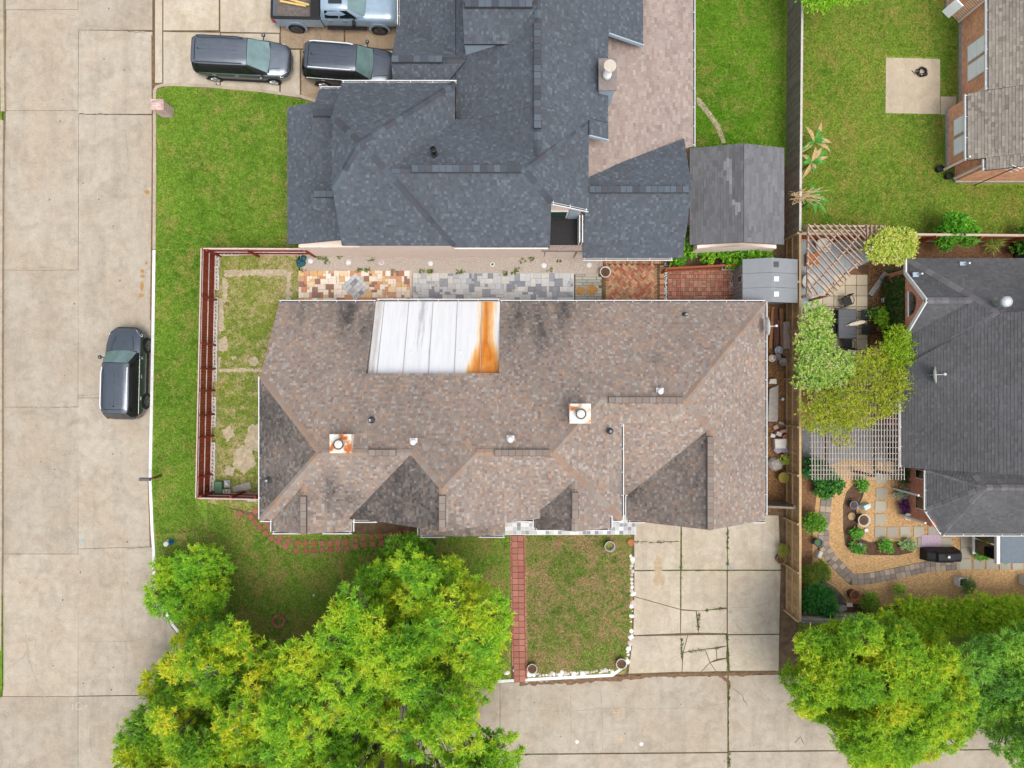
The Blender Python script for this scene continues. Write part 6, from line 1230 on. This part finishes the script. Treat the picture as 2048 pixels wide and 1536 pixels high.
for x, y, lab, rr in [(1218,1090,'empty galvanised tub ring on the dry front lawn near the porch',.28), (1064,1333,'white bucket of soil beside the brick walk',.27), (1241,1323,'white bucket of soil at the rock corner by the driveway',.28)]:
    lath('tub', lab, 'bucket', x, y, [(rr*.88, 0), (rr*.97, .34), (rr*1.03, .35), (rr*1.03, .38), (rr*.92, .38), (rr*.86, .1)], m_galv if x == 1218 else m_potw, 24, fill=m_dirtbed if x != 1218 else m_lawnD, fr=rr*.9, fz=.12 if x == 1218 else .3)
c = P(558, 1241); t = thing('tree_ring', 'round ring of red edging bricks on the shady lawn', 'tree ring', c)
for k in range(9): a = k * .698; o = piece('brick', .2, .12, .1, m_paver, c.x + math.cos(a) * .3, c.y + math.sin(a) * .3, G, a + 1.57, t)
MB().lathe([(.03, 0), (.07, .1), (.05, .2), (.02, .26)], P(629,1189), 12).make('lawn_light', m_white, None, label='small white lawn light in the shady front lawn', cat='light')
MB().lathe([(.045, 0), (.05, .5), (.03, .52)], P(871,1085), 10).make('bollard', m_dk, None, label='short dark bollard below the porch gutter', cat='bollard')

# side yard clutter
mo = M('old_plank', C(140,104,74), .9, .3, 5, rnd=.1)
for i, (x0, y0, x1, y1, w_, lab, m_) in enumerate([(1546,614,1540,697,.16,'light brown plank on the side yard ground',M('light_plank', C(176,126,76), .85, .2)), (1551,618,1551,700,.2,'dark reddish plank lying next to the light brown plank',M('dark_red_plank', C(112,74,66), .9, .2)), (1556,640,1553,700,.14,'narrow purple brown plank in the side yard',M('purple_plank', C(120,84,84), .9, .2)), (1562,616,1565,705,.2,'grey brown beam propped along the cedar fence',mo)]):
    MB().bar(P(x0, y0, .2 + .05 * i), P(x1, y1, .2 + .05 * i), w_, .1).make('plank', m_, None, label=lab, cat='plank')
MB().prism([XY(1567,644,.6), XY(1582,642,.6), XY(1584,698,.6), XY(1567,698,.6)], .15, .6, .01).make('panel_stack', M('pinkish_panel', C(168,150,142), .9, .15), None, label='stack of pinkish grey panels against the cedar fence', cat='panels')
for i, (x, y, r_, m_, lab) in enumerate([(1553,701,.19,m_bluegrey,'pale blue round pot in the side yard'), (1540,717,.17,m_rustcap,'white pot stained orange in the side yard'), (1551,714,.16,M('mauve_pot', C(150,132,136), .7, .15),'mauve grey round pot between the other side yard pots'), (1562,724,.19,m_grey,'grey stone bowl next to the cedar fence'), (1566,706,.15,M('brown_pot', C(150,118,96), .8, .2),'small brown pot against the cedar fence')]): lath('plant_pot', lab, 'pot', x, y, pot(r_, .34), m_, 18)
MB().prism([XY(1539,778,.3), XY(1557,770,.3), XY(1556,843,.3), XY(1536,843,.3)], .15, .3, .01).make('concrete_sheet', m_grey, None, label='long grey concrete sheet lying in the side yard', cat='slab')
MB().prism([XY(1541,758,.4), XY(1553,757,.4), XY(1554,768,.4), XY(1538,767,.4)], .12, .4, .02).make('concrete_lump', m_potw, None, label='pale square block at the end of the grey concrete sheet', cat='block')
lath('white_globe', 'small white globe lamp near the cedar fence', 'globe', 1564, 798, [(.03, 0), (.09, .05), (.1, .12), (.05, .2)], m_white, 14)
g = random.Random(8); m_junk = palette_mat('rubble', [C(206,196,186), C(176,110,88), C(160,150,142), C(188,150,140), C(120,90,84), C(216,210,200)], .9)
for i, (x, y, a, b_, h_, lab) in enumerate([(1539,848,.28,.2,.2,'pale broken block at the top of the rubble pile'), (1548,854,.26,.22,.3,'large pale stone in the rubble pile'), (1560,846,.3,.14,.22,'red brick across the top of the rubble pile'), (1563,862,.36,.16,.3,'long pale block on the fence side of the rubble pile'), (1554,867,.3,.22,.35,'orange brick in the middle of the rubble pile'), (1543,871,.26,.2,.25,'grey block on the house side of the rubble pile'), (1566,872,.28,.18,.28,'short pale block below the orange brick')]):
    p = P(x, y); o = MB().prism([(-a/2,-b_/2),(a/2,-b_/2),(a/2,b_/2),(-a/2,b_/2)], 0, h_, .02).make('rubble_block', m_junk, None, label=lab, cat='block'); o.location = (p.x, p.y, G); o.rotation_euler = (0, 0, g.uniform(-.5, .5))
MB().prism([XY(1549,878,.5), XY(1573,877,.5), XY(1572,897,.5), XY(1550,897,.5)], .12, .55, .03).make('pale_box', m_potw, None, label='square off white box sitting on the bundle of bags', cat='box')
b = MB(); c = P(1559, 898)
for i in range(9): a_, q = g.uniform(-.32,.35), g.uniform(-.1,.2); b.lathe([(.05, 0), (.15, .07), (.14, .2), (.03, .27)], (c.x+a_, c.y+q, G), 8)
b.make('bag_bundle', palette_mat('bag', [C(196,180,196)], .6, .3), None, label='bundle of pale lilac bags below the off white box', cat='bags')
b = MB(); c = P(1549, 928); n = 9
for (rr, zz) in ((.4, 0), (.42, .15), (.3, .35), (.12, .42)): b.v += [(c.x + math.cos(6.283*i/n) * rr * g.uniform(.8, 1.15), c.y + math.sin(6.283*i/n) * rr * g.uniform(.8, 1.15), G + zz) for i in range(n)]
b.f = [(r_*n+i, r_*n+(i+1) % n, (r_+1)*n+(i+1) % n, (r_+1)*n+i) for r_ in range(3) for i in range(n)] + [tuple(range(3*n, 4*n))]
b.make('boulder', m_grey, None, label='rough grey boulder in the side yard', cat='boulder')
lath('clay_pot', 'yellow green glazed pot beside the boulder', 'pot', 1561, 953, pot(.26, .5), M('yellow_glaze', C(160,140,62), .5, .2), 24, fill=M('dry_moss', C(140,130,60), .95, .3), fr=.24, fz=.42)
lath('clay_pot', 'low brown clay pot behind the driveway at the cedar fence', 'pot', 1558, 1116, pot(.24, .35), M('brown_clay', C(150,116,78), .8, .2), 20, fill=m_dirtbed, fr=.22, fz=.28)
shrub('drooping yellow green plant at the driveway end of the cedar fence', 1561, 1098, .3, .5, 700, [C(150,150,70,.8), C(120,130,50,.8)], 131, .16, .012, name='garden_plant', cat='plant', k=3)
shrub('small light green plant between boulder and cedar fence', 1568, 920, .22, .4, 380, [C(150,186,60,.8), C(180,200,90,.8)], 132, .1, .04, name='garden_plant', cat='plant', k=3)

# ------------------------------------------------------------------ pergolas and garden furniture
zP = 2.55
pg = thing('timber_pergola', 'open timber pergola with diagonal slats over the grey patio', 'pergola', P(1680, 530))
def zp(X, Y, z=zP): return P(1590 + X / 5.69, 440 + Y / 5.69, z)
for a, c in [((150,50),(630,640)), ((140,140),(590,680)), ((140,225),(555,718)), ((135,320),(520,760)), ((135,400),(480,800)), ((130,490),(440,838)), ((130,580),(405,858)), ((135,655),(265,850)), ((140,740),(200,845)), ((215,45),(712,556)), ((290,50),(750,512)), ((362,48),(770,470)), ((430,45),(770,400)), ((497,45),(790,340)), ((580,50),(795,285)), ((655,60),(800,215)), ((715,60),(800,165))]: MB().bar(zp(*a, zP+.1), zp(*c, zP+.1), .045, .12).make('slat', m_perg, pg)
for a, c in [((520,100),(145,560)), ((790,100),(150,830)), ((730,460),(345,862)), ((148,50),(140,870)), ((150,72),(1010,72)), ((150,125),(1000,125)), ((800,55),(800,300)), ((125,855),(400,855))]: MB().bar(zp(*a, zP-.06), zp(*c, zP-.06), .08, .16).make('beam', m_perg, pg)
for x in (822, 868, 918, 968, 1018): MB().bar(zp(x, 60, zP+.1), zp(x, 235, zP+.1), .05, .13).make('slat', m_perg, pg)
for q in [(150,60), (795,70), (790,290), (145,855), (395,852)]: p = zp(*q, zP); MB().box(p.x-.06, p.x+.06, p.y-.06, p.y+.06, G, zP-.1).make('post', m_perg, pg)
lp = thing('lattice_pergola', 'white painted lattice pergola attached to the charcoal roof house', 'pergola', P(1715, 860))
for i in range(33):
    x = 1623 + i * 5.75; MB().bar(P(x + (2 if i > 2 else 0), 700 if i > 8 else 790, 2.6), P(x + 1.2, 960, 2.6), .028, .05).make('slat', m_pergw, lp)
for y in [712,724,735,747,758,770,781,792,803,814,826,837,848,860,872,884,895,907,918,931,940,949]: MB().bar(P(1619 if y > 790 else 1680, y, 2.545), P(1807, y, 2.545), .028, .05).make('cross_slat', m_pergw, lp)
for x in (1650, 1747, 1793): MB().bar(P(x, 700, 2.44), P(x+3, 952, 2.44), .09, .15).make('beam', M('dark_beam', C(110,84,66), .9, .2), lp)
for x, y in [(1650,952), (1748,952), (1795,952), (1650,705), (1748,705)]: p = P(x, y, 2.4); MB().box(p.x-.07, p.x+.07, p.y-.07, p.y+.07, G, 2.37).make('post', M('dark_beam', C(110,84,66)), lp)
# patio furniture
c = P(1694, 650); t = thing('patio_table', 'long dark grey slatted patio table on the tan tiles', 'table', c)
x0, x1, y0, y1 = P(1677,0,.85).x, P(1711,0,.85).x, P(0,676,.85).y, P(0,619,.85).y; nb = 8
for i in range(nb): a = y1 + (y0 - y1) * i / nb; MB().box(x0, x1, a + (y0-y1)/nb*.96, a, .86, .89).make('table_slat', M('graphite_metal', C(84,88,94), .5, .12, rnd=.06), t)
MB().box(x0-.03, x1+.03, y0-.03, y1+.03, .82, .855).make('table_frame', m_dk, t)
for x in (x0+.06, x1-.06):
    for y in (y0+.06, y1-.06): MB().box(x-.03, x+.03, y-.03, y+.03, .156, .82).make('leg', m_dk, t)
def chair(label, px, py, rz):
    t = local_thing('patio_chair', label, 'chair', P(px, py, .156), rz, 'dark metal chairs round the patio table'); m_ = m_blk
    MB().box(-.24, .24, -.24, .24, .40, .43).make('seat', m_, t)
    b = MB(); b.tube([(-.24,-.25,.43), (-.26,-.32,.9), (0,-.36,1.02), (.26,-.32,.9), (.24,-.25,.43)], .02, 6)
    for k in range(-3, 4): b.bar((k*.06, -.26, .45), (k*.065, -.34, .97), .015, .012)
    for k in range(4): b.bar((-.24, -.27 - k*.02, .5 + k*.12), (.24, -.27 - k*.02, .5 + k*.12), .015, .012)
    b.make('backrest', m_, t)
    for s_ in (-1, 1):
        MB().tube([(s_*.26,-.28,.66), (s_*.28,.05,.66), (s_*.26,.22,.43)], .018, 6).make('armrest', m_, t)
        for y in (-.2, .2): MB().tube([(s_*.21, y, .4), (s_*.24, y*1.15, 0)], .016, 6).make('leg', m_, t)
chair('black metal chair turned at the head of the patio table', 1687, 605, math.radians(200)); chair('black metal chair on the house side of the patio table, towards the pergola', 1724, 632, math.radians(90)); chair('black metal chair on the house side of the patio table, under the folded umbrella', 1725, 660, math.radians(90)); chair('black metal chair half under the variegated vine by the table side', 1668, 630, math.radians(-90)); chair('black metal chair on the vine side of the table, further from the pergola', 1667, 658, math.radians(-90)); chair('black metal chair at the foot of the patio table', 1688, 688, math.radians(0))
c = P(1706, 646, .9); t = thing('folded_umbrella', 'folded cream umbrella lying across the patio table', 'umbrella', c)
a, e = P(1697, 650, .98), P(1730, 643, 1.05); d = (e - a); MB().tube([a, a + d*.2, a + d*.55, a + d*.85, e], [.03, .1, .13, .1, .05], 10).make('canopy', M('cream_cloth', C(226,216,192), .85, .12), t, True); MB().tube([a - d*.2, a], .025, 8).make('pole', m_perg, t)
for i, (x, y, lab) in enumerate([(1640,493,'round white chair cushion under the timber pergola'), (1612,565,'round white basin beside the cedar fence')]): lath('round_seat', lab, 'seat', x, y, [(.3, 0), (.4, .35), (.42, .5), (.34, .52), (.3, .42)], m_potw, 26)
MB().prism([XY(1609,510), XY(1632,508), XY(1632,530), XY(1609,533)], G, .5, .02).make('orange_bench', M('orange_wood', C(206,120,56), .8, .15), None, label='square orange wooden table under the timber pergola', cat='table')
c = P(1770, 606); t = thing('statue_cycle', 'white ornamental bicycle planter on the strip lawn', 'ornament', c); MB().tube([c + Vector((.3+math.cos(k*.6283)*.14, math.sin(k*.6283)*.03, .2+math.sin(k*.6283)*.14)) for k in range(11)], .02, 6).make('wheel', m_white, t); MB().tube([c + Vector((-.25,.1,.15)), c + Vector((0,.05,.5)), c + Vector((.3,0,.2)), c + Vector((.1,.0,.15)), c + Vector((0,.05,.5))], .04, 6).make('frame', m_white, t); MB().box(c.x-.3, c.x-.02, c.y, c.y+.25, .3, .5).make('basket', m_white, t)
# garden ornaments
lath('big_planter', 'large pale round planter with dark soil at the bend of the soil bed', 'planter', 1719, 1037, pot(.3, .55, .03), m_potw, 28, fill=m_dirtbed, fr=.28, fz=.45)
lath('stone_disc', 'round tan stepping stone leaning behind the large pale planter', 'stone', 1702, 1032, [(.2, 0), (.22, .08), (.18, .1)], M('tan_stone', C(190,160,120), .9, .15), 18)
lath('blue_pot', 'medium blue grey glazed pot in the soil bed below the lattice', 'pot', 1702, 1008, pot(.2, .35), M('blue_grey_glaze', C(96,124,160), .3, .15), 22, fill=m_dirtbed, fr=.18, fz=.3)
lath('blue_pot', 'dark blue pot with grass next to the cedar fence', 'pot', 1630, 1082, pot(.2, .45), m_blue, 22, fill=M('moss', C(90,120,70), .95, .3), fr=.19, fz=.38)
lath('blue_pot', 'dark blue pot with spiky plant standing alone on the gravel', 'pot', 1793, 1176, pot(.19, .45), m_blue, 22, fill=M('moss', C(90,120,70)), fr=.18, fz=.4)
shrub('spiky yellow green plant growing in the lone dark blue pot', 1797, 1177, .22, .35, 420, [C(150,180,70,.8), C(120,150,60,.8)], 141, .2, .012, name='potted_plant', cat='plant', k=3, z=.5)
lath('terracotta_pot', 'big tilted terracotta pot at the end of the curved bench', 'pot', 1702, 1186, pot(.26, .5), m_terra, 22, fill=m_dirtbed, fr=.24, fz=.4)
lath('terracotta_pot', 'small terracotta pot next to the purple ball', 'pot', 1707, 1085, pot(.11, .2), m_terra, 16)
lath('purple_ball', 'pale purple gazing ball in the soil bed', 'ball', 1715, 1087, [(.02, .1), (.1, .16), (.13, .26), (.1, .36), (.02, .4)], M('lilac', C(170,160,196), .2, .1, spec=.7), 18)
lath('white_dish', 'small white dish on the gravel beside the stepping slabs', 'dish', 1731, 1060, [(.05, 0), (.1, .06), (.11, .1), (.06, .09)], m_white, 18)
lath('gold_dish', 'small yellow lamp by the cedar fence shrubs', 'lamp', 1639, 1096, [(.05, 0), (.1, .1), (.08, .3), (.02, .34)], M('yellow_lamp', C(230,196,120), .5, .1), 16)
o = MB().prism([(-.2,-.12),(.2,-.12),(.2,.12),(-.2,.12)], 0, .35, .04).make('stone_cube', m_potw, None, label='tilted white stone block near the yellow lamp', cat='stone'); o.location = P(1633, 1107); o.rotation_euler = (.2, .1, 1.1)
o = MB().prism([(-.2,-.14),(.2,-.14),(.2,.14),(-.2,.14)], 0, .4, .03).make('stone_cube', M('pale_teal', C(206,226,220), .5, .1), None, label='pale teal ornament box beside the blue grey pot', cat='ornament'); o.location = P(1726, 1011); o.rotation_euler = (.1, .15, .4)
c = P(1660, 1177); t = local_thing('curved_bench', 'weathered grey slatted bench by the corner shrubs', 'bench', c, math.radians(-41))
for k in range(5): MB().tube([(-.85, -.16 + k*.08 - .12, .45), (0, -.16 + k*.08, .45), (.85, -.16 + k*.08 - .12, .45)], .03, 6).make('seat_slat', M('dark_grey_wood', C(92,92,92), .9, .25, rnd=.1), t)
for s_ in (-1, 1): MB().box(s_*.65-.05, s_*.65+.05, -.25, .12, 0, .42).make('leg', m_greyw, t)
for i, (pts, lab) in enumerate([([(1664,1206),(1672,1202),(1680,1212),(1676,1218),(1664,1214)], 'grey flat stone beneath the bench end'), ([(1672,1218),(1682,1208),(1692,1211),(1693,1219),(1680,1225)], 'large pale grey flat stone by the whitish fence'), ([(1692,1205),(1704,1206),(1705,1213),(1693,1213)], 'small cream flat stone beside the large grey one'), ([(1648,1214),(1662,1212),(1664,1222),(1652,1226)], 'dark grey flat stone under the corner shrub')]): MB().prism([XY(*p) for p in pts], G, .2, .015).make('flat_stone', [m_grey, m_grey, m_cream, m_grey][i], None, label=lab, cat='stone')
for i, (x, y, lab) in enumerate([(1916,1160,'white square planter box with green plant on the gravel'), (2046,1158,'white square planter box near the edge of the hedge')]):
    c = P(x, y); t = thing('square_planter', lab, 'planter', c); b = MB(); w_ = .22
    for s_ in (-1, 1): b.box(c.x+s_*w_-.025, c.x+s_*w_+.025, c.y-w_, c.y+w_, G, .62).box(c.x-w_, c.x+w_, c.y+s_*w_-.025, c.y+s_*w_+.025, G, .615)
    b.make('box', m_white, t); MB().box(c.x-w_, c.x+w_, c.y-w_, c.y+w_, G, .52).make('soil', m_dirtbed, t)
    shrub(['feathery dark green plant spilling from the white square planter', 'feathery dark green plant in the other white planter by the hedge'][i], x + 10, y + 7, .35, .5, 1500, [C(64,100,48,.8), C(84,120,56,.8)], 150 + i, .14, .008, name='potted_plant', cat='plant', k=4, z=.45)
# covered grill: pleated black cover
c = P(1874, 1106); b = MB(); prof = [((-.95,.0),.12), ((-.9,.02),.75), ((-.55,.05),.95), ((-.5,.05),1.12), ((.35,.05),1.14), ((.45,.05),.98), ((.85,.02),.92), ((.95,.0),.12)]
rings = []
for (x, _), zt in prof: rings.append([(c.x + x, c.y + y * (1 + .03 * math.sin(x * 9)), z) for y, z in ((-.34, G), (-.33, zt * .55), (-.3, zt * .9), (-.16, zt), (0, zt * 1.015), (.16, zt), (.28, zt * .88), (.33, zt * .5), (.34, G))])
n = 9; b.v = [p for r in rings for p in r]; b.f = [(i*n+k, i*n+k+1, (i+1)*n+k+1, (i+1)*n+k) for i in range(len(rings)-1) for k in range(n-1)] + [tuple(range(n)), tuple(range(len(b.v)-1, len(b.v)-n-1, -1))]
t = thing('covered_grill', 'barbecue grill under a black fabric cover', 'grill', c); b.make('cover', M('black_cover', C(36,36,38), .6, .25, 9, bump=.6), t); p = c + Vector((-.05,.05,1.16)); MB().lathe([(.06, 0), (.07, .012), (.03, .015)], p, 12).make('badge', m_white, t)
s = N('lilac_mat'); w_ = s.n('TexWave'); w_.inputs['Scale'].default_value = 4; w_.inputs['Distortion'].default_value = 6; s.l(s.pos(), w_.inputs[0]); s.col(s.ramp(w_.outputs['Fac'], [(.3, C(176,150,172)), (.7, C(206,188,200))])); s.set(.95)
MB().prism([XY(1843,1069), XY(1881,1069), XY(1881,1093), XY(1842,1093)], .16, .175).make('outdoor_mat', s.m, None, label='patterned lilac outdoor mat behind the covered grill', cat='mat')
lath('white_pot', 'white pot with a shiny bowl under the bay window', 'pot', 1979, 1106, [(.2, 0), (.2, .3), (.23, .31), (.23, .34), (.16, .34), (.1, .22), (.02, .2)], m_potw, 24)
lath('white_pot', 'white urn with plants beside the brick porch wall', 'pot', 1806, 1030, [(.1, 0), (.13, .3), (.2, .5), (.2, .55), (.16, .55), (.12, .45)], m_potw, 20)
lath('terracotta_pot', 'terracotta pot with plant against the bay window', 'pot', 1957, 1095, pot(.16, .3), m_terra, 18)
MB().prism([XY(1944,1074), XY(1954,1074), XY(1954,1090), XY(1944,1090)], G, .5, .02).make('stone_planter', m_potw, None, label='pale square planter beside the bay window', cat='planter')
MB().prism([XY(2026,486), XY(2060,486), XY(2060,516), XY(2026,516)], G, .3, .02).make('black_tray', m_blk, None, label='black planting tray under the fence corner shrub', cat='tray')

# bed beside the strip lawn, edge weeds, small things
MB().bar(P(1752, 661, .5), P(1812, 657, .5), .1, .1).make('orange_beam', m_orangew, None, label='orange wooden beam between the patio bed and the brick wall', cat='beam')
for i, (a, b_, lab) in enumerate([((1740,590),(1772,545),'weathered grey plank edging the strip lawn bed'), ((1742,600),(1768,562),'thin dark branch lying along the bed edge')]): MB().bar(P(*a, .2 + .05 * i), P(*b_, .2 + .05 * i), [.28, .06][i], .06).make('edging_plank', [m_grey, m_bark][i], None, label=lab, cat='plank')
pebbles('fallen_leaves', (1738,530,1770,700), 900, .03, M('fallen_leaf', C(176,124,66)), .134, 'dry leaves in the bed beside the patio')
fw = [(P(x_, y_).x, P(x_, y_).y, .13, .12, .08, .05) for x_, y_ in [(720,541), (735,540), (790,542), (845,543), (860,543), (915,544), (925,545), (1010,547), (1028,546), (1035,540), (680,513), (650,520), (655,525), (743,520), (1100,540), (1062,519), (1045,522), (1118,520), (607,541), (640,515)]]
foliage('edge_weeds', fw, 1600, .08, .018, [C(104,126,50,.7), C(84,104,44,.7), C(130,140,70,.7)], None, .6, 8, .08, 201, kind='stuff')
bpy.data.objects['edge_weeds']['label'] = 'small weeds sprouting along the gravel strip edges'; bpy.data.objects['edge_weeds']['category'] = 'weeds'
cw = []
for pts in [[(1362,1060),(1363,1215)], [(1455,1060),(1455,1140)], [(1454,1268),(1458,1342)], [(1398,1225),(1396,1262)], [(1363,1275),(1364,1320)], [(1400,1222),(1452,1216)], [(1366,1304),(1452,1293)], [(1270,1084),(1355,1084)], [(1457,1360),(1458,1400)], [(1458,1505),(1458,1535)]]:
    for i in range(14): q = Vector(pts[0]).lerp(Vector(pts[1]), R.random()); p = P(q.x, q.y, .135 if q.y < 1345 else 0); cw.append((p.x, p.y, p.z, .05, .05, .02))
foliage('joint_weeds', cw, 2600, .05, .012, [C(96,116,44,.7), C(80,96,40,.7), C(116,112,60,.7)], None, .6, 6, .05, 202, kind='stuff')
bpy.data.objects['joint_weeds']['label'] = 'green weeds growing in the driveway joints'; bpy.data.objects['joint_weeds']['category'] = 'weeds'
lw = [(P(x_, y_).x, P(x_, y_).y, .14, .2, .2, .04) for x_, y_ in [(468,350),(480,372),(410,310),(400,345),(505,375),(455,465),(470,455),(560,430),(565,440),(380,300),(1790,300),(1740,330),(1500,90),(1520,60),(1480,140),(1460,240),(1700,280)]]
foliage('lawn_weeds', lw, 420, .06, .014, [C(116,146,40,.5), C(100,136,40,.5), C(130,150,60,.5)], None, .4, 6, .06, 203, kind='stuff')
bpy.data.objects['lawn_weeds']['label'] = 'pale green weed patches in the lawns'; bpy.data.objects['lawn_weeds']['category'] = 'weeds'
# openings of the main house's street front
w = MB().box(6.9, 11.9, -6.64, -6.61, .14, 2.25).make('garage_door', m_cream, house)
for i in range(4): MB().box(6.95, 11.85, -6.66, -6.642, .2 + i * .51, .2 + i * .51 + .47).make('door_panel', m_white, w)
for x0, x1, y, z0, z1 in [(-10.3, -8.7, -6.5, .9, 2.3), (-10.3, -8.7, -6.5, 3.4, 4.7), (-4.2, -2.0, -6.1, 3.5, 4.8), (2.2, 3.6, -6.02, 3.4, 4.7)]:
    w = MB().box(x0, x1, y - .05, y - .01, z0, z1).make('window', m_white, house); MB().box(x0 + .07, x1 - .07, y - .065, y - .05, z0 + .07, z1 - .07).make('pane', m_glass, w)
w = MB().box(.5, 1.5, -6.07, -6.01, .2, 2.3).make('front_door', M('door_wood', C(96,62,44), .6, .2), house); MB().box(1.38, 1.42, -6.12, -6.07, 1.15, 1.25).make('handle', m_chrome, w)

# drips and specks on the street
gs = random.Random(77)
for k in range(70):
    x_, y_ = gs.uniform(15, 290), gs.uniform(10, 1380)
    spot('oil_drip', x_, y_, gs.choice([.6, .8, 1.0, 1.6]), M('drip', C(128,116,100,.6), .9, .2), .0042, 1, gs.uniform(.7, 1.6), road, 9)
for k in range(40):
    x_, y_ = gs.uniform(1020, 1560), gs.uniform(1372, 1530)
    spot('oil_drip', x_, y_, gs.choice([.6, .8, 1.2]), M('drip', C(128,116,100,.6)), .0042, gs.uniform(.7, 1.6), 1, road, 9)
crack([(52,1270),(58,1320),(72,1360),(92,1400),(96,1412)], .004, .05, M('tyre_scuff', C(184,174,156,.56), .9, .2), road, .6, 'tyre_scuff')
